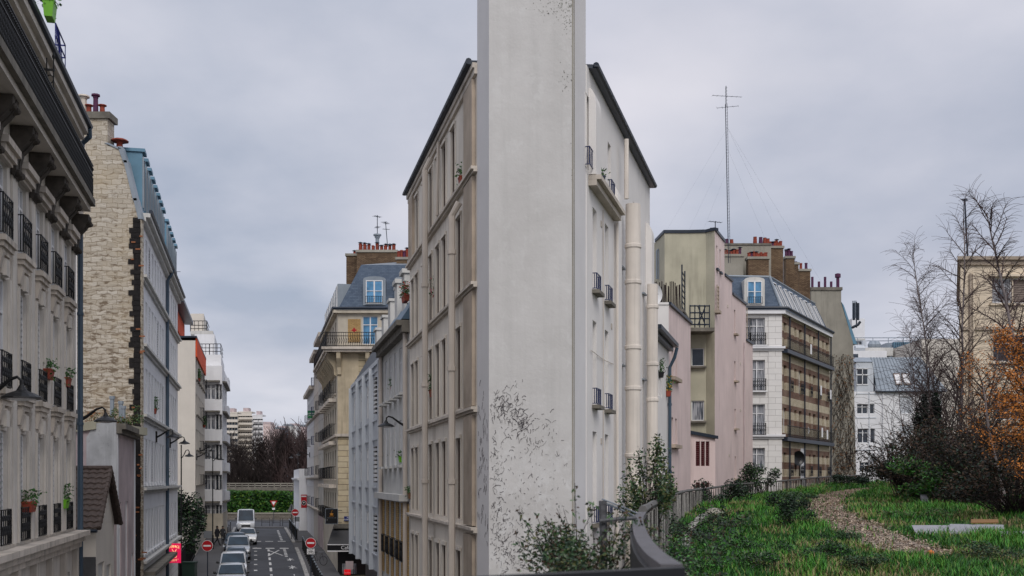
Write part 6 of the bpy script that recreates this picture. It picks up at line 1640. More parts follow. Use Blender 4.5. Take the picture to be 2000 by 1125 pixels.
# boards lying in the grass
def board(px, py, w, d, rz, name, label, m_, h=.018, lift=.07, tilt=.17):
    p = unpro(px, py); a = MB(); c, s = math.cos(rz), math.sin(rz)
    q = [(-w/2,-d/2),(w/2*.8,-d/2*.9),(w/2,d/2*.7),(-w/2*.7,d/2)]; V_ = [(p.x+x*c-y*s, p.y+x*s+y*c) for x, y in q]
    a.hexa([(v[0],v[1],p.z+lift+tilt*(1 if i in (2,3) else 0)) for i, v in enumerate(V_)]+[(v[0],v[1],p.z+lift+h+tilt*(1 if i in (2,3) else 0)) for i, v in enumerate(V_)])
    return tag(a.build(name, m_), label, 'board', 'boards dumped in the grass')
bw = mat('scuffed white board', (.28,.28,.30), var=.12, scale=4, speck=.2)
board(1828,1046,1.25,.7,.05,'discarded_board','long grey-white board lying flat in the grass, left of the pile', bw)
board(1905,1050,1.35,1.3,-.25,'discarded_board','larger white board lying on the pile near the orange plank', bw, lift=.11, tilt=.17)
board(1922,1046,.75,.22,.1,'discarded_plank','short orange-brown plank on top of the white boards', mat('orange plank', (.22,.12,.05), var=.2), lift=.30, h=.03, tilt=.06)
board(1982,1062,.7,.4,.1,'discarded_board','dirty white board cut by the right edge of the picture', bw)
board(1478,1030,.20,.14,.5,'litter','small crumpled pale litter in the grass beside the round bush', bw, h=.03, lift=.03, tilt=.03)
board(1805,987,.3,.2,.2,'litter','small white scrap in the undergrowth below the green bush', bw, h=.15, lift=.1)
p = unpro(1395, 1008); a = MB(); a.lathe((p.x,p.y,p.z), [(.28,0),(.30,.08),(.2,.2),(.05,.24)], 9); tag(a.build('stone', M['cement']), 'pale stone lump at the end of the concrete slabs', 'stone')
p = unpro(1818, 1089); a = MB(); a.lathe((p.x,p.y,p.z), [(.03,0),(.07,.05),(.06,.1),(.01,.13)], 7); tag(a.build('orange_ball', flat('orange rubber', (.6,.16,.03))), 'tiny orange ball at the near end of the chip path', 'ball')
# trackbed lamp
def lamp_head(t, tip, ang, r, m_='iron'):
    a = MB(); a.lathe((tip[0],tip[1],tip[2]-.16), [(r,0),(r*.98,.03),(r*.72,.09),(r*.28,.15),(r*.16,.22),(r*.1,.26)], 16); h = a.build('lamp_shade', M[m_], t)
    a = MB(); a.lathe((tip[0],tip[1],tip[2]-.19), [(r*.3,0),(r*.6,.02),(r*.7,.029)], 10); a.build('lens', M['signwhite'], h)
t = thing('post_lamp', 'slim dark lamp post standing by the fence in front of the zinc roof building', 'street lamp', W(1742,932,104))
a = MB(); a.tube([W(1742,940,104),W(1742,872,104)], .06, 6); a.build('pole', M['iron'], t)
a = MB(); q = W(1742,876,104); a.lathe((q.x,q.y,q.z), [(.12,0),(.36,.15),(.30,.35),(.05,.55)], 10); a.build('lantern', M['iron'], t)
a = MB()
# ------------------------------------------------------------------ street lamps
def wall_lamp(px, py, Y, c, arm, r, label, side=1, plate=.55):
    """bracket lamp on the facade line c at depth Y; rim of the shade at image height py"""
    z = CZ+(HY-py)/F*Y; x = sx(c, Y); n = Vector((.975,.2216,0))*side
    t = thing('wall_lamp', label, 'street lamp', (x, Y, z), 'bracket street lamps'); o = Vector((x,Y,z))
    a = MB(); p = o+n*.03; a.box(p.x-.04,p.x+.04,Y-.06,Y+.06,z-.25,z-.25+plate); a.build('wall_plate', M['iron'], t)
    a = MB(); L = arm
    a.tube([o+n*.05+Vector((0,0,.0)), o+n*L*.35+Vector((0,0,.13)), o+n*L*.7+Vector((0,0,.33)), o+n*L*.9+Vector((0,0,.38)), o+n*L+Vector((0,0,.32)), o+n*L*1.02+Vector((0,0,.12))], [.05,.045,.035,.03,.03,.03], 6)
    a.build('arm', M['iron'], t)
    lamp_head(t, o+n*L*1.02+Vector((0,0,.14)), 0, r); return t
wall_lamp(0, 776, 20.3, -4.9, .62, .36, 'near black bracket lamp on the ornate block, cut by the left picture edge')
wall_lamp(0, 822, 30.9, -4.9, .72, .31, 'black bracket lamp at the downpipe corner of the ornate block, above the pink house')
wall_lamp(0, 854, 55, -4.9, .80, .31, 'nearer bracket lamp on the long white block')
wall_lamp(0, 866, 63.8, -4.9, .80, .31, 'farther bracket lamp on the long white block, past its downpipe')
wall_lamp(0, 893, 92.5, -4.9, .95, .28, 'lower of two bracket lamps on the beige block')
wall_lamp(0, 881, 98, -4.9, 1.0, .28, 'upper, farther bracket lamp on the beige block')
wall_lamp(0, 833, 42.9, 5.75, .78, .32, 'black bracket lamp reaching left from the grey-white building beside the wedge block', side=-1)
wall_lamp(0, 889, 121, 5.8, 1.2, .32, 'far bracket lamp on the right side near the green banner', side=-1)
def pole_lamp(px, Y, rimpy, hx, label, zb, side=1):
    x = (px-1000)/F*Y; z = CZ+(HY-rimpy)/F*Y; t = thing('pole_lamp', label, 'street lamp', (x,Y,zb), 'pole street lamps'); L = (hx-px)/F*Y
    a = MB(); a.tube([(x,Y,zb),(x,Y,zb+1.2)], .09, 8); a.tube([(x,Y,zb+1.2),(x,Y,z+.75)], .055, 8, r1=.04); a.build('pole', M['iron'], t)
    a = MB(); a.tube([(x,Y,z-.15),(x+L*.3,Y,z+.05),(x+L*.6,Y,z+.38),(x+L*.85,Y,z+.42),(x+L,Y,z+.3),(x+L,Y,z+.12)], .03, 6); a.build('arm', M['iron'], t)
    lamp_head(t, (x+L,Y,z+.14), 0, .30)
pole_lamp(354, 74, 891, 369.5, 'slim black pole lamp before the dark tree', sz(74)+.12)
pole_lamp(415.5, 97, 898, 431, 'slim black pole lamp in front of the stepped white block', sz(97)+.12)
pole_lamp(582, 150, 894, 569, 'distant pole lamp at the street end with its head turned left', .1)

# ------------------------------------------------------------------ signs
def disc(a, c, r, d, seg=24):
    a.lathe(c, [(r,-d/2),(r,d/2)], seg, 'y')
def pole(t, x, Y, z0, z1, r=.035, m_='gutter'):
    a = MB(); a.tube([(x,Y,z0),(x,Y,z1)], r, 8); return a.build('pole', M[m_], t)
def no_entry(px, py, Y, r, label, zb, plate=None, back=None):
    c = W(px,py,Y); t = thing('no_entry_sign', label, 'road sign', (c.x,Y,zb), 'no entry signs')
    pole(t, c.x, Y+.05, zb, c.z+r+.05)
    a = MB(); disc(a, (c.x,Y-.01,c.z), r, .02); s_ = a.build('sign_disc', M['red'], t)
    a = MB(); a.lathe((c.x,Y-.012,c.z), [(r+.025,-.001),(r+.025,.012)], 24, 'y'); a.build('rim', M['signwhite'], s_)
    a = MB(); a.box(c.x-r*.72,c.x+r*.72,Y-.032,Y-.021,c.z-r*.16,c.z+r*.16); a.build('white_bar', M['signwhite'], s_)
    if plate:
        z = c.z-r-.05-plate/2; w = plate*.68
        a = MB(); a.box(c.x-w,c.x+w,Y-.02,Y,z-plate/2,z+plate/2); pl_ = a.build('plate', M['signwhite'], t)
        text_mesh('SAUF', .14, (c.x,Y-.022,z+plate*.32), 0, M['black'], pl_)
        a = MB()
        for dx in (-.12,.12):
            pts = [(c.x+dx+.075*math.cos(k*.5236), Y-.026, z-.07+.075*math.sin(k*.5236)) for k in range(13)]; a.tube(pts, .010, 4, cap=False)
        a.tube([(c.x-.12,Y-.026,z-.07),(c.x-.04,Y-.026,z+.03),(c.x+.09,Y-.026,z+.03),(c.x+.12,Y-.026,z-.07)], .012, 4); a.tube([(c.x-.04,Y-.026,z+.03),(c.x,Y-.026,z-.07),(c.x+.09,Y-.026,z+.03)], .012, 4); a.build('bicycle_symbol', M['black'], pl_)
    if back:
        a = MB(); a.box(c.x+back[0]-.25,c.x+back[0]+.25,Y+.1,Y+.12,c.z+back[1]-.22,c.z+back[1]+.22); a.build('sign_back', M['signgrey'], t)
    return t
no_entry(405, 1066, 69, .32, 'no entry sign on the left pavement beside the red lit shop sign', sz(69)+.12, back=(.0,.68))
no_entry(607, 1060.5, 73, .32, 'no entry sign with a white bicycle plate on the right pavement', sz(73)+.12, plate=.36)
no_entry(576.5, 1001, 108, .33, 'farthest no entry sign on the right with grey sign backs behind it', sz(108)+.12, back=(.15,-.65))
c = W(534.5, 983, 150); t = thing('yield_sign', 'small red and white triangular give way sign in front of the hedge', 'road sign', (c.x,150,.1)); pole(t, c.x, 150.05, .1, c.z+.2)
a = MB(); a.sheet([(c.x-.5,149.98,c.z+.35),(c.x+.5,149.98,c.z+.35),(c.x,149.98,c.z-.5)], (0,.02,0)); s_ = a.build('triangle', M['red'], t)
a = MB(); a.sheet([(c.x-.28,149.96,c.z+.22),(c.x+.28,149.96,c.z+.22),(c.x,149.96,c.z-.25)], (0,.015,0)); a.build('white_field', M['signwhite'], s_)
a = MB(); a.box(c.x-.18,c.x+.18,149.97,150,c.z-.85,c.z-.6); a.build('plate', M['signwhite'], t)
c = W(569.5, 993, 110); t = thing('warning_sign', 'grey back of a triangular sign near the far no entry sign', 'road sign', (c.x,110,.1)); pole(t, c.x, 109.95, .1, c.z+.3)
a = MB(); a.sheet([(c.x-.38,110,c.z-.28),(c.x+.38,110,c.z-.28),(c.x+.05,110,c.z+.42),(c.x-.05,110,c.z+.42)], (0,.02,0)); a.build('sign_back', M['signgrey'], t)
def board_sign(name, label, px0, px1, py0, py1, Y, m_, cat='shop sign', d=.1, bracket=None):
    A = W(px0,py1,Y); B_ = W(px1,py0,Y); t = thing(name, label, cat, ((A.x+B_.x)/2,Y,A.z)); a = MB(); a.box(A.x,B_.x,Y,Y+d,A.z,B_.z); p_ = a.build('panel', m_, t)
    if bracket:
        a = MB(); x = B_.x if bracket > 0 else A.x
        for z in (A.z+.1*(B_.z-A.z), B_.z-.1*(B_.z-A.z)): a.tube([(x,Y+d/2,z),(x+bracket,Y+d/2,z)], .02, 5)
        a.build('bracket', M['iron'], t)
    return t, p_, A, B_
litred = mat('lit red sign', (.55,.008,.065), rough=.4, var=.05, bump=0, emit=.75)
gold = mat('lit cream lettering', (.85,.62,.30), rough=.4, var=.02, bump=0, emit=.7)
t, p_, A, B_ = board_sign('shop_sign', 'glowing red vertical shop sign with cream letters on the long white block', 328.5, 352.5, 1061.5, 1099.5, 62.3, litred, bracket=-.25)
cx_ = (A.x+B_.x)/2
wd = 'FERMACE'
for i, ch in enumerate(wd):
    k = (i-3)/3; text_mesh(ch, .19, (cx_+k*.25, 62.29, B_.z-.17-.045*k*k), 0, gold, p_)
for i, ch in enumerate("COIFF'"):
    k = (i-2.5)/2.5; text_mesh(ch, .17, (cx_+k*.21, 62.29, A.z+.14+.02*k*k), 0, gold, p_)
a = MB(); zc = (A.z+B_.z)/2
for s in (-1, 1):
    a.tube([(cx_+s*.12,62.28,zc+.22),(cx_,62.28,zc+.02),(cx_-s*.07,62.28,zc-.12)], .014, 4)
    a.tube([(cx_-s*.07+.06*math.cos(k*.7),62.28,zc-.18+.06*math.sin(k*.7)) for k in range(10)], .012, 4)
a.build('scissors_symbol', gold, p_)
t, p_, A, B_ = board_sign('small_shop_sign', 'narrow glowing red sign low on the white block, left of the tall red one', 321.5, 326, 1083, 1100, 60.5, litred, bracket=-.1)
text_mesh('B', .14, ((A.x+B_.x)/2, 60.49, (A.z+B_.z)/2-.1), 0, gold, p_)
t, p_, A, B_ = board_sign('cafe_sign', 'square black hanging sign with a small gold cup beside the yellow corner block', 636, 659.5, 994, 1023, 78.5, M['black'], bracket=.3)
cx_ = (A.x+B_.x)/2; zc = A.z+(B_.z-A.z)*.66; gd = flat('gold paint', (.55,.24,.04), .4)
a = MB(); a.lathe((cx_,78.46,zc), [(.04,-.12),(.09,-.09),(.12,.02),(.125,.05)], 10); a.tube([(cx_-.16,78.47,zc-.15),(cx_+.16,78.47,zc-.15)], .014, 4)
a.tube([(cx_-.02,78.47,zc+.09),(cx_+.03,78.47,zc+.15),(cx_+.0,78.47,zc+.21),(cx_+.08,78.47,zc+.26)], .010, 4); a.build('cup_symbol', gd, p_)
text_mesh('A DEUX DE CAFE', .085, (cx_,78.49,A.z+.40*(B_.z-A.z)), 0, M['signgrey'], p_); text_mesh('f', .12, (A.x+.1,78.49,A.z+.25*(B_.z-A.z)), 0, M['signwhite'], p_)
a = MB(); 
for (x0,x1,z0,z1) in ((A.x-.02,B_.x+.02,A.z-.02,A.z),(A.x-.02,B_.x+.02,B_.z,B_.z+.02),(A.x-.02,A.x,A.z,B_.z),(B_.x,B_.x+.02,A.z,B_.z)): a.box(x0,x1,78.47,78.63,z0,z1)
a.build('frame', M['zinc'], p_)
t, p_, A, B_ = board_sign('street_name_plate', 'blue street name plate on the yellow corner block', 672, 695, 1008.5, 1017.5, 79.84, flat('enamel blue', (.01,.02,.14), .3), cat='street sign', d=.03)
a = MB()
text_mesh('RUE', .13, ((A.x+B_.x)/2-.1,79.83,A.z+.24), 0, M['signwhite'], p_); text_mesh('DUBRUNFAUT', .13, ((A.x+B_.x)/2-.02,79.83,A.z+.10), 0, M['signwhite'], p_)
t, p_, A, B_ = board_sign('tall_red_sign', 'tall red sign with a round dark emblem at the far right of the street', 588, 599, 966, 992, 124, M['red'], bracket=.5)
cx_ = (A.x+B_.x)/2; zc = A.z+.55
a = MB(); disc(a, (cx_,123.97,zc), .26, .02); e_ = a.build('emblem', M['signwhite'], p_); a = MB(); disc(a, (cx_,123.95,zc), .22, .02); a.build('emblem_field', M['black'], e_)
a = MB(); a.sheet([(cx_-.12,123.93,zc+.09),(cx_+.12,123.93,zc+.09),(cx_,123.93,zc-.08)], (0,.02,0)); a.build('emblem_mark', M['signwhite'], e_)
a = MB(); a.box(A.x+.04,B_.x-.04,123.97,123.99,B_.z-.25,B_.z-.12); a.build('white_band', M['signwhite'], p_)
gr = flat('banner green', (.01,.13,.055), .5); lg = flat('light green letters', (.12,.45,.16), .5)
t, p_, A, B_ = board_sign('estate_banner', 'green banner projecting from the far end of the right-hand facades', 600.5, 617, 802, 817, 112, gr, bracket=.2)
cx_ = (A.x+B_.x)/2
text_mesh('LUX AND', .19, (cx_,111.99,A.z+.47), 0, M['signwhite'], p_); text_mesh('PARCO', .2, (cx_,111.99,A.z+.15), 0, lg, p_)
a = MB(); a.box(A.x+.1,B_.x-.05,111.97,111.99,A.z+.28,A.z+.31); a.build('white_rule', M['signwhite'], p_)
t, p_, A, B_ = board_sign('drink_sign', 'small glowing red drinks sign under the dark awning', 672, 684.5, 1112.5, 1122.5, 77.5, mat('lit drinks red', (.5,.005,.01), rough=.4, var=.03, bump=0, emit=.6))
text_mesh('Coca-Cola', .10, ((A.x+B_.x)/2,77.49,A.z+.14), 0, M['signwhite'], p_)
a = MB(); a.tube([((A.x+B_.x)/2,77.55,sz(77)),((A.x+B_.x)/2,77.55,A.z)], .03, 5); a.build('stand', M['iron'], t)
t, p_, A, B_ = board_sign('menu_board', 'pinkish menu board standing at the cafe front', 675, 690, 1096, 1112, 78.9, M['pinkold'], d=.05)

# ------------------------------------------------------------------ bollards, barriers, bin
first = None
def bollard(c_, Y, label, h=1.05, group='bollards along the kerb', xy=None):
    global first
    x = sx(c_, Y) if xy is None else xy; z = sz(Y)+.13
    if first is None:
        first = thing('bollard', label, 'bollard', (0,0,0), group)
        a = MB(); a.lathe((0,0,0), [(.07,0),(.07,.08),(.045,.10),(.04,h-.1),(.06,h-.08),(.06,h-.03)], 8); a.build('post', M['iron'], first, org=(0,0,0))
        a = MB(); a.lathe((0,0,h-.03), [(.03,0),(.065,.03),(.065,.09),(.02,.13)], 8); a.build('knob', M['zinc'], first, org=(0,0,0)); o = first
    else: o = copy_tree(first)
    o.location = (x,Y,z); o['label'] = label; o['group'] = group
for i in range(18):
    bollard(4.0, 68.5+i*1.65, 'slim black bollard with a pale knob in the row along the right kerb')
for i in range(14):
    bollard(3.95, 108.5+i*1.9, 'slim black bollard in the far row along the right kerb, past the crossing', group='bollards past the crossing')
for i, Y in enumerate((103, 113, 119, 126)):
    bollard(-2.85, Y, ['black bollard with a pale knob beside the dark parked car','black bollard on the left pavement beside the far white car','black bollard behind the far white car','black bollard left of the far white van'][i], group='bollards on the left pavement')
t = thing('street_barrier', 'dark tubular barrier across the pavement corner at the street end', 'barrier', (-28,141.5,.1)); a = MB()
for k in range(5):
    x = sx(3.3,140)+.6+k*1.3-3.4; a.tube([(x,141,.1),(x,141,1.15),(x+1.0,141,1.15),(x+1.0,141,.1)], .035, 6); a.tube([(x,141,.65),(x+1.0,141,.65)], .025, 5)
a.build('rails', M['iron'], t)
t = thing('waste_cabinet', 'dark green cabinet on the left pavement behind the no entry sign', 'cabinet', P2(-4.3,73).to_3d()+Vector((0,0,sz(73)+.13))); p = P2(-4.3,73)
a = MB(); a.box(p.x-.4,p.x+.4,73-.3,73.3,sz(73)+.13,sz(73)+1.5); a.box(p.x-.45,p.x+.45,72.65,73.35,sz(73)+1.503,sz(73)+1.6); a.build('body', flat('dark green enamel', (.01,.03,.02), .5), t)
t = thing('iron_fence', 'tall dark iron fence in front of the evergreen tree', 'fence', (sx(-4.9,80),80,sz(80))); a = MB()
for i in range(60):
    Y = 71.5+i*.32; x = sx(-4.9,Y); a.tube([(x,Y,sz(Y)),(x,Y,sz(Y)+2.3)], .022, 4)
for dz in (.4, 2.1): a.tube([(sx(-4.9,71.5),71.5,sz(71.5)+dz),(sx(-4.9,90.5),90.5,sz(90.5)+dz)], .03, 4)
a.build('bars', M['iron'], t)

# ------------------------------------------------------------------ vehicles
tyre = flat('tyre rubber', (.012,.012,.012), .8); rim = flat('alloy rim', (.28,.28,.29), .35, metal=.6); lampg = flat('headlight glass', (.45,.47,.50), .1)
wglass = glassm('vehicle glass', (.014,.03,.045), .05)
def vehicle(kind, paint, label, c_, Y, name='parked_car', group='cars parked along the left kerb'):
    if kind == 'van':  L, Wd, H, prof = 5.3, 1.98, 2.45, dict(hood=1.12, nose=.95, yb=-2.05, yr=-1.05, ye=2.6, yt=2.64, belt=1.25, rw=.90)
    elif kind == 'mini':  L, Wd, H, prof = 4.5, 1.85, 1.82, dict(hood=1.08, nose=.78, yb=-1.35, yr=-.55, ye=1.95, yt=2.15, belt=1.02, rw=.84)
    elif kind == 'mpv':  L, Wd, H, prof = 4.4, 1.82, 1.62, dict(hood=.98, nose=.72, yb=-1.15, yr=-.30, ye=1.6, yt=2.1, belt=.95, rw=.80)
    else: L, Wd, H, prof = 4.0, 1.72, 1.45, dict(hood=.92, nose=.66, yb=-.95, yr=-.15, ye=1.25, yt=1.85, belt=.90, rw=.76)
    w = Wd/2; t = thing(name, label, 'van' if kind in ('van', 'mini') else 'car', (0,0,0), group)
    def top(y):
        if y < prof['yb']: 
            f = (y+L/2)/(prof['yb']+L/2); return prof['nose']+(prof['hood']-prof['nose'])*min(1, f*1.5)**.55
        if y < prof['yr']: return prof['hood']+(H-.05-prof['hood'])*(y-prof['yb'])/(prof['yr']-prof['yb'])
        if y < prof['ye']: return H-.05+.05*math.sin(math.pi*(y-prof['yr'])/(prof['ye']-prof['yr']))
        if y < prof['yt']: return H-.05-(H-.05-prof['belt']-.05)*(y-prof['ye'])/(prof['yt']-prof['ye'])
        return (prof['belt']+.05)-(y-prof['yt'])/(L/2-prof['yt']+.01)*.2 if kind not in ('van',) else H*.5
    ysx = sorted(set([-L/2, -L/2+.05, -L/2+.18, -L/2+.4, prof['yb']-.4, prof['yb'], (prof['yb']+prof['yr'])/2, prof['yr'], 0.2, (prof['yr']+prof['ye'])/2+.3, prof['ye'], prof['yt'], L/2-.12, L/2-.02]))
    a = MB(); a.smooth = True; ring_ = []
    for y in ysx:
        e = max(0, 1-(y+L/2)/.45); e2 = max(0, 1-(L/2-y)/.35); k = 1-.10*e*e-.08*e2*e2; ht = top(y)
        if y <= -L/2+.051: ht *= .85 if y < -L/2+.01 else .96
        zb_ = .22; bel = min(prof['belt'], ht-.02); rw = w*(prof['rw'] if ht > prof['belt']+.35 else prof['rw']+(1-prof['rw'])*(1-max(0,ht-prof['belt'])/.35)*.8)
        half = [(w*.80*k,zb_),(w*.97*k,zb_+.06),(w*k,.52),(w*.985*k,bel),(min(w*.97*k,rw+.03),max(bel+.01,ht-.10)),(rw*.9,ht-.02),(rw*.5,ht+.01)]
        sec = [(x,y,z) for x, z in half]+[(-x,y,z) for x, z in half[::-1]]; ring_.append(sec)
    n = len(ring_[0]); i0 = 0
    for s in ring_: a.v += s
    for j in range(len(ring_)-1):
        for k in range(n):
            a.f.append((j*n+k, j*n+(k+1)%n, (j+1)*n+(k+1)%n, (j+1)*n+k)[::-1]); a.mi.append(0)
    a.f.append(tuple(range(n))); a.mi.append(0); a.f.append(tuple((len(ring_)-1)*n+k for k in range(n))[::-1]); a.mi.append(0)
    body = a.build('body', paint, t, org=(0,0,0))
    yb, yr, rw = prof['yb'], prof['yr'], w*prof['rw']
    hb, hr = top(yb)+.01, H-.09
    a = MB(); dy = -.035; dz = .035
    a.hexa([(-w*.86,yb+.06+dy,hb+.06+dz),(w*.86,yb+.06+dy,hb+.06+dz),(w*.80,yb+.12,hb+.02),(-w*.80,yb+.12,hb+.02),(-rw*.88,yr-.05+dy,hr+dz),(rw*.88,yr-.05+dy,hr+dz),(rw*.84,yr,hr-.02),(-rw*.84,yr,hr-.02)]); a.build('windscreen', wglass, t, org=(0,0,0))
    for s in (-1, 1):
        a = MB(); ye = prof['ye'] if kind != 'van' else .2; zb_ = prof['belt']+.06; zt_ = H-.17
        pts = [(s*(w*.985+.006),yb+.35,zb_),(s*(w*.985+.006),ye-.05,zb_),(s*(rw+.045),ye-.15,zt_),(s*(rw+.045),yr+.12,zt_)]
        a.sheet(pts if s < 0 else pts[::-1], (-s*.02,0,0)); a.build('side_window', wglass, t, org=(0,0,0))
        a = MB(); a.hexa([(s*w*.90-.15,-L/2-.01,prof['nose']*.72),(s*w*.90+.05,-L/2+.06,prof['nose']*.72),(s*w*.90+.05,-L/2+.30,prof['nose']*.78),(s*w*.90-.15,-L/2+.2,prof['nose']*.78),(s*w*.90-.15,-L/2+.03,prof['nose']*.93),(s*w*.90+.05,-L/2+.12,prof['nose']*.93),(s*w*.90+.05,-L/2+.34,prof['nose']*.97),(s*w*.90-.15,-L/2+.28,prof['nose']*.97)]); a.build('headlight', lampg, t, org=(0,0,0))
        a = MB(); a.lathe((s*(w+.11),yb+.28,prof['belt']+.18), [(.03,-.09),(.09,-.06),(.10,.05),(.04,.09)], 8, 'x'); a.tube([(s*w*.97,yb+.3,prof['belt']+.1),(s*(w+.1),yb+.28,prof['belt']+.15)], .03, 5); a.build('wing_mirror', M['black'], t, org=(0,0,0))
        for yw in (-L/2+.82, L/2-.80):
            a = MB(); a.lathe((s*(w-.09),yw,.31), [(.20,-.10),(.30,-.09),(.315,0),(.30,.09),(.20,.10)], 18, 'x'); wh = a.build('wheel', tyre, t, org=(0,0,0))
            a = MB(); a.lathe((s*(w+.005),yw,.31), [(.19,-.008),(.16,.008)], 12, 'x'); a.build('rim', rim, wh, org=(0,0,0))
    a = MB(); a.box(-w*.5,w*.5,-L/2-.015,-L/2+.05,prof['nose']*.55,prof['nose']*.78); a.build('grille', M['black'], t, org=(0,0,0))
    a = MB(); a.box(-w*.7,w*.7,-L/2-.012,-L/2+.08,.24,.36); a.build('lower_intake', M['black'], t, org=(0,0,0))
    a = MB(); a.box(-.26,.26,-L/2-.03,-L/2-.016,.40,.51); a.build('number_plate', M['signwhite'], t, org=(0,0,0))
    t.location = (sx(c_,Y),Y,sz(Y)+.005); t.rotation_euler = (-.0,0,.2235); return t
def paint(name, c): 
    m, t_, b_ = nt(name); b_.inputs['Base Color'].default_value = C(c); b_.inputs['Roughness'].default_value = .28; b_.inputs['Coat Weight'].default_value = .7; b_.inputs['Coat Roughness'].default_value = .08; return m
pw = paint('white car paint', (.62,.63,.65)); psil = paint('silver car paint', (.34,.36,.39)); pdk = paint('dark blue car paint', (.02,.035,.06)); pgr = paint('pale grey car paint', (.42,.44,.46))
vehicle('mpv', pgr, 'nearest pale grey parked car, only roof and windscreen in view', -1.55, 71.5)
vehicle('mini', pw, 'white parked van directly behind the nearest parked car', -1.55, 77.6, name='parked_van')
vehicle('small', paint('slate car paint', (.09,.12,.15)), 'small slate blue parked car behind the near white van', -1.50, 84)
vehicle('mini', psil, 'tall silver parked people carrier with a wide windscreen', -1.40, 90)
vehicle('mpv', pdk, 'dark blue parked car behind the tall silver one', -1.75, 96.2)
vehicle('small', pw, 'white car standing further out in the lane in front of the far van', -.80, 105, name='white_car')
vehicle('van', pw, 'big white delivery van at the head of the street', -1.15, 130.5, name='delivery_van', group=None)['group'] = 'vans'

# ------------------------------------------------------------------ people and bicycle
def person(px, Y, label, cl, legs, hair, skin, step=.32, ang=0, bend=0, s=1.0):
    me = bpy.data.meshes.new('person'); c, sn = math.cos(ang), math.sin(ang)
    J = [(0,0,.93),(0,0,1.12),(0,0,1.36),(0,.0,1.47),(0,-.01,1.56),(0,-.02,1.68),
         (-.19,0,1.40),(-.25,.10,1.14),(-.23,.02,.90),(.19,0,1.40),(.25,-.12,1.15),(.24,-.22,.94),
         (-.09,0,.90),(-.10,-step*.35,.50),(-.10,-step*.75,.09),(-.10,-step*.75-.14,.035),
         (.09,0,.90),(.10,step*.15,.50),(.10,step*.9,.13),(.10,step*.9-.10,.035)]
    E = [(0,1),(1,2),(2,3),(3,4),(4,5),(2,6),(6,7),(7,8),(2,9),(9,10),(10,11),(0,12),(12,13),(13,14),(14,15),(0,16),(16,17),(17,18),(18,19)]
    Rr = [.15,.15,.17,.065,.085,.095,.075,.055,.04,.075,.055,.04,.10,.07,.05,.045,.10,.07,.05,.045]
    me.from_pydata([(x*c-y*sn, x*sn+y*c, z) for x, y, z in J], E, []); me.materials.append(cl)
    o = bpy.data.objects.new('person', me); col.objects.link(o)
    sk = o.modifiers.new('skin', 'SKIN'); 
    layer = me.skin_vertices[0].data if me.skin_vertices else None
    if layer is None:
        bpy.context.view_layer.objects.active = o; bpy.ops.mesh.customdata_skin_add(); layer = me.skin_vertices[0].data
    for i, r in enumerate(Rr): layer[i].radius = (r, r*.8 if i < 3 else r)
    layer[0].use_root = True
    ss = o.modifiers.new('sub', 'SUBSURF'); ss.levels = 1; ss.render_levels = 1
    x = (px-1000)/F*Y; o.location = (x,Y,sz(Y)+.13); o.scale = (s,s,s); ORG[o.name] = Vector((0,0,0))
    tag(o, label, 'person')
    def loc(x_, y_, z_): return (x_*c-y_*sn, x_*sn+y_*c, z_)
    a = MB(); a.lathe(loc(0,0,1.60), [(.02,-.02),(.105,.02),(.112,.09),(.085,.16),(.02,.185)], 10); a.build('hair', hair, o, org=(0,0,0))
    a = MB(); a.lathe(loc(0,-.075,1.60), [(.02,-.10),(.055,-.06),(.06,.02),(.04,.06)], 8); a.build('face', skin, o, org=(0,0,0))
    a = MB(); a.lathe(loc(0,.0,.80), [(.19,0),(.20,.15),(.185,.4),(.20,.62),(.08,.72)], 12); a.build('coat', cl, o, org=(0,0,0))
    return o
skin = flat('skin', (.32,.19,.13), .6); dk = flat('black coat', (.012,.012,.016), .8); dk2 = flat('charcoal jacket', (.03,.03,.035), .8); hr = flat('dark hair', (.015,.010,.008), .6)
person(424, 101, 'person in a long black coat striding across the left pavement', dk, dk, hr, skin, .42, 1.35)
person(435, 103, 'smaller person in charcoal jacket behind the walking one, beside the parked cars', dk2, dk2, hr, skin, .15, .6, s=.93)
t = thing('bicycle', 'black bicycle leaning at the right pavement railing near the no entry sign', 'bicycle', (0,0,0)); 
a = MB()
for y in (-.52,.52): a.tube([(0,y+.34*math.cos(k*.349),.34+.34*math.sin(k*.349)) for k in range(19)], .02, 5, cap=False); a.build('wheel', M['black'], t, org=(0,0,0)); a = MB()
a.tube([(0,.52,.34),(0,.18,.82),(0,-.35,.86),(0,0,.32),(0,.18,.82)], .018, 5); a.tube([(0,.52,.34),(0,0,.32)], .014, 5); a.tube([(0,-.52,.34),(0,-.35,.95)], .016, 5); a.build('frame', M['black'], t, org=(0,0,0))
a = MB(); a.tube([(-.28,-.30,1.0),(0,-.36,.98),(.28,-.30,1.0)], .014, 5); a.build('handlebar', M['zinc'], t, org=(0,0,0)); a = MB(); a.box(-.06,.06,.08,.34,.93,.98); a.tube([(0,.18,.82),(0,.2,.93)], .014, 5); a.build('saddle', M['black'], t, org=(0,0,0))
t.location = (sx(4.6,84),84,sz(84)+.13); t.rotation_euler = (0,.05,1.1)

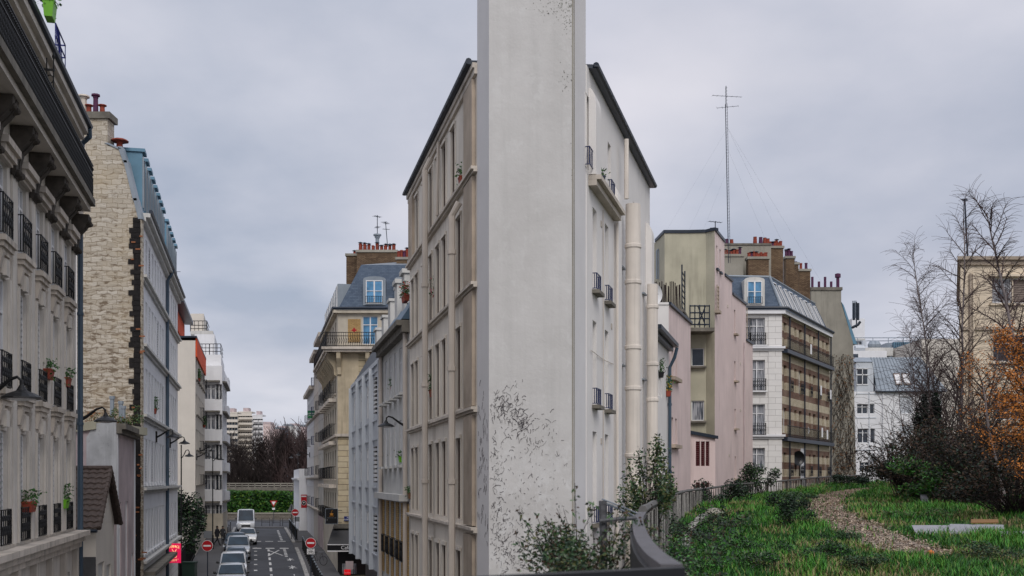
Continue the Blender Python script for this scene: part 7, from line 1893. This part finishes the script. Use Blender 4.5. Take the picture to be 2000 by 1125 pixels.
# ------------------------------------------------------------------ trees and shrubs
def grow(mb, p, d, L, r, lvl, rr, o):
    """recursive branch; o: dict(kids, droop, gnarl, taper, minr, spread, segs)"""
    n = o['segs'][min(lvl, len(o['segs'])-1)]; pts = [Vector(p)]; d = Vector(d).normalized()
    for i in range(n):
        d = (d+Vector((rr.gauss(0,1),rr.gauss(0,1),rr.gauss(0,1)))*o['gnarl']+Vector((0,0,o['lift'][min(lvl,len(o['lift'])-1)]))).normalized()
        pts.append(pts[-1]+d*L/n)
    mb.tube(pts, r, 6 if lvl == 0 else 4 if lvl == 1 else 3, r1=max(o['minr'], r*o['taper']), cap=False)
    if lvl+1 >= len(o['kids']): 
        o['tips'].append(pts); return
    if lvl >= 1: o['tips'].append(pts)
    for k in range(o['kids'][lvl]):
        f = o['start'][min(lvl,len(o['start'])-1)]; f = f+(1-f)*(k+rr.random())/o['kids'][lvl]; f = min(f, .999)*n; i = int(f)
        q = pts[i].lerp(pts[i+1], f-i); dd = (pts[i+1]-pts[i]).normalized(); th = rr.random()*6.283; s = o['spread']
        e = Vector((math.cos(th),math.sin(th),.25)); nd = (dd*(1-s)+e*s)
        grow(mb, q, nd, L*o['ratio'][min(lvl,len(o['ratio'])-1)]*rr.uniform(.7,1.2), max(o['minr'], r*.5*(1-.4*f/n)), lvl+1, rr, o)
def tree(name, label, base, h, r, opts, seed, bark, twig, group=None, d=(0,0,1), leaves=None, cat='tree'):
    rr = random.Random(seed); o = dict(gnarl=.08, taper=.35, minr=.01, spread=.55, segs=[8,5,4,3], lift=[.02,.03,0], kids=[9,6,4], start=[.25,.15,.1], ratio=[.45,.45,.4], tips=[]); o.update(opts)
    t = thing(name, label, cat, base, group); og = Vector(base)
    a = MB(); kk = o['kids']; 
    # trunk is level 0; everything else goes to the crown
    n = o['segs'][0]; pts = [og]; dd = Vector(d).normalized()
    for i in range(n):
        dd = (dd+Vector((rr.gauss(0,1),rr.gauss(0,1),0))*o['gnarl']*.6+Vector((0,0,o['lift'][0]))).normalized(); pts.append(pts[-1]+dd*h/n)
    a.tube(pts, r, 7, r1=max(o['minr'], r*.18)); a.build('trunk', bark, t)
    c_ = MB()
    for k in range(kk[0]):
        f = o['start'][0]+(1-o['start'][0])*(k+rr.random())/kk[0]; f = min(f, .999)*n; i = int(f); q = pts[i].lerp(pts[i+1], f-i)
        th = rr.random()*6.283; s = o['spread']; e = Vector((math.cos(th),math.sin(th),.3)); nd = Vector((0,0,1))*(1-s)+e*s
        grow(c_, q, nd, h*o['ratio'][0]*rr.uniform(.7,1.15)*(1.15-.5*f/n), r*.42*(1.1-.6*f/n), 1, rr, o)
    if leaves:
        mts, n_, s, dens = leaves; L_ = MB()
        for i in range(n_):
            tp = rr.choice(o['tips']); k = rr.randrange(len(tp)-1); q = tp[k].lerp(tp[k+1], rr.random())+Vector((rr.gauss(0,dens),rr.gauss(0,dens),rr.gauss(0,dens)))
            L_.cur = rr.randrange(len(mts)); leafq(L_, q, s, rr, .3)
        c_.build('branches', twig, t, uv=False); L_.build('leaves', mts, t, uv=False)
    else: c_.build('crown', twig, t, uv=False)
    return t
# bare wood behind the railway bridge
protos = []
fo = dict(kids=[30,13,9], segs=[6,4,3,2], minr=.028, spread=.42, gnarl=.10, ratio=[.42,.45,.45], lift=[.02,.10,.06], start=[.12,.1,.1])
kinds = [('bare brown tree', M['bark']), ('bare reddish tree', M['barkpurple'])]
rr = random.Random(44); ft = []
spots = [(430,176.5+8,.95),(447,188,.85),(462,184,.8),(478,192,.85),(492,186,.9),(506,190,.95),(520,185,.9),(534,191,.98),(548,186,1.0),(562,190,.95),(576,185,1.02),(590,190,.9),(604,187,.9),(440,204,.95),(470,206,.9),(500,205,.95),(530,208,1.0),(560,206,1.05),(585,208,1.05)]
for i, (px, Y, s) in enumerate(spots):
    j = 0 if i in (0,) else (1 if i == 8 else None)
    which = 0 if px < 535 else 1
    base = Vector(((px-1000)/F*Y, Y, 1.0))
    pos = 'from the left' if px < 520 else 'from the right'
    ordn = ['first','second','third','fourth','fifth','sixth','seventh']
    if i < 13: lb = f"{kinds[which][0]}, {ordn[i if i < 7 else 12-i]} {pos}, front row beyond the bridge"
    else: lb = f"{kinds[which][0]}, {ordn[i-13]} from the left, back row beyond the bridge"
    if len(ft) < 3:
        t = tree('bare_tree', lb, base, 11.4, .30, fo, 50+i, kinds[which][1], kinds[which][1], 'bare trees beyond the railway bridge'); ft.append(t)
    else:
        t = copy_tree(ft[i % 3]); t.location = base; t.rotation_euler = (0,0,rr.uniform(0,6.28)); t['label'] = lb
        if which == 1:
            for ch in t.children: ch.data = ch.data.copy() if False else ch.data
            for ch in t.children:
                ch.material_slots[0].link = 'OBJECT'; ch.material_slots[0].material = kinds[1][1]
    t.scale = (s*1.15, s*1.15, s*rr.uniform(.92,1.05))

def shrub(name, label, base, w, d, h, n, mts, seed, s, wts=None, stems=14, bark='bark', shape=1.0, leafy_top=True, cat='shrub', group=None, lean=0):
    rr = random.Random(seed); base = Vector(base); t = thing(name, label, cat, base, group)
    lumps = [(rr.uniform(-.42,.42)*w, rr.uniform(-.42,.42)*d, rr.uniform(.30,.92)*h, rr.uniform(.16,.34)) for _ in range(int(7+w*2.0))]
    a = MB()
    for i in range(n):
        lx, ly, lz, lr = rr.choice(lumps); v = Vector((rr.gauss(0,1),rr.gauss(0,1),rr.gauss(0,1))).normalized()*(rr.random()**.45)
        p = base+Vector((lx+v.x*lr*w*.75+lean*lz, ly+v.y*lr*d*.75, max(.02, lz*(1 if shape >= 1 else 1)+v.z*lr*h)))
        a.cur = rr.choices(range(len(mts)), weights=wts)[0]; leafq(a, p, s, rr, -.1)
    a.build('foliage', mts, t, uv=False)
    a = MB()
    for i in range(stems):
        lx, ly, lz, lr = rr.choice(lumps); e = base+Vector((lx*1.2+lean*lz, ly*1.2, min(h*1.05, lz*1.15))); m1 = base.lerp(e, .45)+Vector((rr.gauss(0,.06)*w,rr.gauss(0,.06)*d,.1*h))
        a.tube([base+Vector((rr.gauss(0,.05)*w,rr.gauss(0,.05)*d,-.05)), m1, e], s*.14+.004, 4, r1=s*.06+.002, cap=False)
    a.build('stems', M[bark], t, uv=False); return t
lg_ = flat('leaf mid green', (.045,.10,.03), .5); ld_ = flat('leaf dark green', (.012,.035,.014), .5); lo_ = flat('leaf olive', (.10,.11,.035), .6); lb_ = flat('leaf brown', (.06,.035,.02), .8); lp_ = flat('leaf pale underside', (.16,.20,.13), .7); lbr = flat('leaf bright green', (.05,.19,.02), .5)
dkl = flat('near black leaf', (.005,.007,.005), .7)
def G(px, py): return unpro(px, py)
shrub('evergreen_tree', 'dark evergreen tree in the gap between the white and beige blocks', (sx(-6.1,80),80,sz(80)), 4.2, 7, 6.4, 9000, [ld_,lg_,dkl], 61, .13, [5,2,4], stems=20, cat='tree')
shrub('roof_plants', 'green plants growing behind the roof of the narrow pink house', (W(232,828,45.5).x,46.2,7.9), 1.5, .8, 1.0, 500, [lg_,lo_], 62, .06, stems=10)
shrub('dry_bush', 'ochre dry bush on the roof slope left of the metal flues', (W(178,850,45.5).x,46.5,7.6), 2.2, .8, 1.1, 600, [lo_,rust], 63, .05, stems=10)
# leaves by the foreground rail
b0 = Vector((.72,8.9,4.75))
shrub('leafy_shrub', 'large dark leafy shrub in front of the blank grey nose, behind the near handrail', b0, 1.05, 1.3, .80, 5200, [lg_,ld_,lo_,lb_,lp_], 64, .019, [4,7,2,2,1], stems=40)
rr = random.Random(65); t = thing('arching_shrub', 'sparse arching shrub with long drooping leaves across the base of the blank nose', 'shrub', (.35,9.4,4.6)); a = MB(); q_ = MB()
for i in range(34):
    ex = rr.uniform(1005,1235); ey = rr.triangular(915,1100,1010)+max(0,(1120-ex))*.35; ey = min(ey, 1108)
    e = W(ex, ey, 9.4+rr.gauss(0,.25)); s_ = Vector((rr.uniform(.35,.85),9.4,4.7)); m1 = s_.lerp(e,.5)+Vector((0,0,.14)); q_.tube([s_, m1, e], .006, 4, r1=.002, cap=False)
    for k in range(26):
        f = rr.uniform(.35,1.02); c0 = (m1.lerp(e,(f-.5)*2) if f > .5 else s_.lerp(m1,f*2))+Vector((rr.gauss(0,.018),rr.gauss(0,.03),rr.gauss(0,.016)))
        a.cur = rr.choices(range(5), weights=(3,5,2,3,1))[0]; leafq(a, c0, .024, rr, .9)
a.build('leaves', [lg_,ld_,lo_,lb_,lp_], t, uv=False); q_.build('stems', M['bark'], t, uv=False)
shrub('butterfly_bush', 'tall olive green bush growing outside the fence in front of the white ducts', (2.12,17.6,4.75), .95, 1.0, 1.72, 2600, [lg_,lo_,ld_,lp_], 66, .034, [4,4,4,1], stems=34)
rr = random.Random(67); t = thing('wispy_bush', 'wispy upper shoots of the tall bush between ducts and downpipe', 'shrub', (2.2,17.8,5.0)); a = MB(); q_ = MB()
for i in range(24):
    e = W(rr.gauss(1270,26), rr.uniform(868,960), 17.8+rr.gauss(0,.2)); s_ = Vector((2.15+rr.gauss(0,.05),17.8,5.2)); m1 = s_.lerp(e,.6)+Vector((rr.gauss(0,.05),0,.08)); q_.tube([s_, m1, e], .007, 4, r1=.003, cap=False)
    for k in range(16): c0 = m1.lerp(e, rr.random()*1.02)+Vector((rr.gauss(0,.03),0,rr.gauss(0,.03))); a.cur = rr.randrange(3); leafq(a, c0, .033, rr, .2)
a.build('leaves', [lg_,lo_,ld_], t, uv=False); q_.build('stems', M['bark'], t, uv=False)
shrub('fence_climber', 'green weeds crowding the inner side of the slat fence near the handrail', (1.98,12.8,4.45), .8, 4.2, .75, 3000, [lg_,ld_,lbr,lb_], 68, .026, [3,5,2,1])
shrub('fence_weeds', 'dark weeds and brambles along the middle stretch of the slat fence', (3.7,25.5,4.6), 1.5, 12, .75, 3400, [lg_,ld_,dkl,lb_], 69, .036, [3,5,3,1])
for i, (px, py, w, h, n, mts, wt, s, lb) in enumerate((
    (1405,990,1.9,.95,2600,[ld_,dkl,lg_],[5,4,1],.05,'low dark bush against the slat fence below the pink annex'),
    (1485,968,2.4,1.55,2600,[ld_,lg_,dkl],[5,3,3],.07,'upright leafy bush at the fence in front of the white ashlar windows'),
    (1545,1036,1.25,.85,3000,[ld_,lg_,dkl],[6,2,3],.035,'round dark green bush beside the chip path'),
    (1660,950,3.2,.9,1800,[ld_,dkl],[5,3],.08,'low dark bush at the far bend of the fence'),
    (1505,1118,.9,.32,1700,[lg_,ld_,lbr,lp_],[4,5,2,1],.026,'low glossy nettles in the foreground grass, bottom centre'),
    (1590,1100,1.2,.42,2400,[lg_,ld_,lbr],[4,6,2],.026,'broad patch of dark nettles beside the near end of the path'),
    (1455,1085,.8,.28,1200,[lg_,ld_,lbr],[4,5,2],.024,'small patch of nettles right of the concrete slabs'),
    (1425,1035,1.2,.42,1600,[lg_,ld_,lp_,lo_],[4,4,1,2],.030,'pale weedy patch between the concrete slabs and the round bush'),
    (1820,985,4.2,1.7,6000,[lbr,ld_,lg_,lo_],[4,4,4,2],.075,'bright green leafy bush at the edge of the dark undergrowth'),
    (1375,1120,.6,.25,900,[lg_,lbr,ld_],[4,4,2],.022,'tufted bright weeds right beside the nearest concrete slab'),
    (1700,1118,1.0,.28,1500,[lg_,ld_,lo_],[3,5,2],.024,'dark weeds below the near end of the chip path'),
    (1930,1100,1.3,.35,1600,[ld_,lg_,lo_],[5,3,2],.026,'weeds in the bottom right corner below the white boards'),
    (1560,985,1.6,.45,1300,[ld_,lg_],[5,4],.05,'flat dark weeds left of the path bend'),
    (1790,1015,1.8,.35,1300,[lg_,lbr,lo_],[4,3,3],.035,'low weeds between the path and the white boards'),
    (1640,1060,.8,.3,1000,[ld_,lg_],[5,4],.028,'dark weeds against the left edge of the chip path'),
    (1720,948,3.5,1.5,2200,[dkl,ld_,lb_],[4,3,2],.09,'dark tangled bush at the foot of the fence before the lamp post'))):
    p = G(px, py); shrub('bush', lb, (p.x,p.y,p.z), w, w*.8, h, n, mts, 70+i, s, wt, stems=16, group='bushes on the old railway')
for i, (px, Y, w, h, n, lb) in enumerate(((1775,50,5.0,4.2,3600,'leftmost dark bramble thicket under the birches'),(1850,46,6.0,5.4,5200,'second dark bramble thicket from the left, below the ivy stump'),(1930,42,6.0,5.0,5200,'third dark bramble thicket, left of the orange leaves'),(1992,33,5.0,3.6,5200,'rightmost dark bramble thicket at the picture edge'))):
    x = (px-1000)/F*Y
    shrub('bramble_thicket', lb, (x,Y,gz(x,Y)), w, 4, h*.62, int(n*1.9), [dkl,ld_,lb_,drybr], 90+i, .058, [6,2,4,2], stems=260, group='bramble thickets')
x = W(1812,0,47).x; shrub('ivy_stump', 'black ivy-covered stump rising above the thicket before the zinc roof building', (x,47,gz(x,47)+2.2), 1.1, 1.0, 2.4, 2600, [dkl,ld_], 97, .08, [6,1], stems=20, cat='ivy stump')
# birches
bo = dict(kids=[34,18,12], segs=[10,5,4,5], minr=.005, spread=.50, gnarl=.09, ratio=[.17,.55,.8], lift=[.03,.0,-.20,-.42], start=[.25,.15,.1])
for i, (px, Y, h, lean, lb, r) in enumerate(((1874,51,12.8,(.02,0,1),'tallest bare weeping birch, in front of the tan building corner',.13),(1838,53,9.0,(-.09,0,1),'leaning bare birch left of the tallest one',.10),(1862,49,11.0,(-.02,.02,1),'slender bare birch just left of the tan building corner',.09),(1795,55,8.2,(-.03,0,1),'smallest bare birch over the zinc roof',.08),(1915,52,9.5,(.05,0,1),'bare birch across the tan wall and its downpipe',.10))):
    x = (px-1000)/F*Y; tree('birch_tree', lb, (x,Y,gz(x,Y)), h, r*.7, bo, 120+i, M['barkpale'], M['barkpurple'], 'birches', lean)
x = W(2035,0,46).x; tree('birch_tree', 'birch whose hanging twigs enter at the right picture edge', (x,46,gz(x,46)), 12.5, .13, bo, 131, M['barkpale'], M['barkpurple'], 'birches', (-.03,0,1))
orl = flat('orange leaf', (.50,.17,.02), .6); orl2 = flat('dull orange leaf', (.30,.11,.02), .7)
bo2 = dict(bo); bo2.update(kids=[18,10,6], ratio=[.36,.5,.7])
for i, (px, Y, h, lb, nl) in enumerate(((2015,33,5.0,'weeping tree with orange leaves at the right edge, nearer one',3000),(2040,29,3.6,'low orange leaved tree hanging in from the edge, right of the boards',1800),(1962,39,4.9,'tree with scattered orange leaves before the tan wall, farther one',1000))):
    x = (px-1000)/F*Y; bo2['tips'] = []; tree('orange_leaf_tree', lb, (x,Y,gz(x,Y)), h, .10, bo2, 140+i, M['barkpale'], M['bark'], 'orange leaved trees', (-.05,0,1), leaves=([orl,orl,orl2], int(nl*1.7), .042, .07))
rr = random.Random(150); t = thing('bare_shrub', 'bare twiggy shrub beside the lamp post in front of the white wall', 'shrub', W(1765,930,60)); a = MB()
o = dict(kids=[0,8,6], segs=[4,5,4,3], minr=.012, spread=.6, gnarl=.22, ratio=[.5,.5,.5], lift=[0,.02,-.02], start=[.1,.1,.1], taper=.3, tips=[])
for k in range(16): grow(a, W(1768+rr.gauss(0,8),935,60), (rr.gauss(0,.6),rr.gauss(0,.3),1), rr.uniform(1.6,2.8), .03, 1, rr, o)
a.build('twigs', M['bark'], t, uv=False)

# fine brown twig thickets rising out of the brambles
for i, (px, Y, h, n_, lb) in enumerate(((1795,52,4.2,12,'fine twiggy bare thicket over the zinc roof, furthest left'),(1832,50,6.2,18,'fine twiggy bare thicket left of the tallest birch'),(1868,48,7.2,22,'tall fine twiggy thicket right at the tan building corner'),(1915,45,4.6,15,'fine twiggy thicket in front of the tan wall'),(1965,40,3.6,14,'fine twiggy thicket below the dark window of the tan wall'))):
    rr = random.Random(160+i); x = (px-1000)/F*Y; t = thing('twig_thicket', lb, 'bare thicket', (x,Y,gz(x,Y)), 'bare twig thickets'); a = MB()
    o = dict(kids=[0,11,8], segs=[4,6,5,4], minr=.005, spread=.42, gnarl=.13, ratio=[.5,.42,.7], lift=[0,.03,-.14,-.3], start=[.1,.25,.1], taper=.25, tips=[])
    for k in range(n_): grow(a, (x+rr.gauss(0,.5),Y+rr.gauss(0,.5),gz(x,Y)), (rr.gauss(0,.28),rr.gauss(0,.2),1), h*rr.uniform(.55,1.05), .03, 1, rr, o)
    a.build('twigs', M['barkpurple'] if i % 2 else M['bark'], t, uv=False)
# ================================================================== CAMERA, LIGHT, SKY
for k in list(PROTO): kill(PROTO[k])
cd = bpy.data.cameras.new('camera'); cam = bpy.data.objects.new('camera', cd); col.objects.link(cam)
cam.location = (0,0,CZ); cam.rotation_euler = (math.pi/2,0,0)
cd.sensor_width = 36; cd.lens = 36*F/2000; cd.shift_y = (HY-562.5)/2000; cd.clip_end = 6000; cd.clip_start = .05
cd.dof.use_dof = True; cd.dof.focus_distance = 55; cd.dof.aperture_fstop = 3.2
scene.camera = cam
w = bpy.data.worlds.new("World"); scene.world = w; w.use_nodes = True
t = w.node_tree; bg = t.nodes['Background']; out = t.nodes['World Output']
sky = t.nodes.new('ShaderNodeTexSky'); sky.sky_type = 'NISHITA'; sky.sun_disc = False
SE = math.radians(42); SR = math.radians(168)
sky.sun_elevation = SE; sky.sun_rotation = SR
t.links.new(sky.outputs[0], bg.inputs[0]); bg.inputs[1].default_value = .06
tc = t.nodes.new('ShaderNodeTexCoord'); sp = t.nodes.new('ShaderNodeSeparateXYZ'); t.links.new(tc.outputs['Generated'], sp.inputs[0])
def mth(op, a, b=None):
    n = t.nodes.new('ShaderNodeMath'); n.operation = op
    for i, v in enumerate((a, b)):
        if v is None: continue
        if isinstance(v, (int, float)): n.inputs[i].default_value = v
        else: t.links.new(v, n.inputs[i])
    return n.outputs[0]
zc = mth('ADD', mth('MAXIMUM', sp.outputs[2], 0), .22)
cx = mth('DIVIDE', sp.outputs[0], zc); cy = mth('DIVIDE', sp.outputs[1], zc)
cb = t.nodes.new('ShaderNodeCombineXYZ'); t.links.new(cx, cb.inputs[0]); t.links.new(cy, cb.inputs[1])
n1 = noi(t, cb.outputs[0], .95, 7, .50, (1.0, .85, 1)); n2 = noi(t, cb.outputs[0], .5, 4, .5, (1, .9, 1))
f1_ = ramp(t, n1, .40, .64); f2_ = ramp(t, n2, .35, .65, 0, .6)
base_ = mixc(t, f1_, (.30,.345,.435), (.66,.655,.71))
cl_ = mixc(t, f2_, base_, (.47,.465,.53))
warm = mixc(t, ramp(t, noi(t, cb.outputs[0], .6, 4, .5, (1, 1.4, 1)), .55, .72, 0, .6), cl_, (.66,.635,.67))
up = ramp(t, sp.outputs[2], .38, .95, 1.05, 1.75)
bg2 = t.nodes.new('ShaderNodeBackground'); t.links.new(warm, bg2.inputs[0]); t.links.new(up, bg2.inputs[1])
mx = t.nodes.new('ShaderNodeMixShader'); mx.inputs[0].default_value = .93
t.links.new(bg.outputs[0], mx.inputs[1]); t.links.new(bg2.outputs[0], mx.inputs[2]); t.links.new(mx.outputs[0], out.inputs[0])
sd = bpy.data.lights.new('sun', 'SUN'); sd.energy = 1.3; sd.angle = math.radians(30); sd.color = (1,.96,.91)
so = bpy.data.objects.new('sun', sd); col.objects.link(so)
az = SR; d = Vector((math.sin(az)*math.cos(SE), math.cos(az)*math.cos(SE), math.sin(SE)))
so.rotation_euler = d.to_track_quat('Z', 'Y').to_euler()
scene.view_settings.view_transform = 'Standard'; scene.view_settings.look = 'None'; scene.view_settings.exposure = .30; scene.view_settings.gamma = 1
scene.cycles.max_bounces = 5; scene.cycles.diffuse_bounces = 3; scene.cycles.glossy_bounces = 2
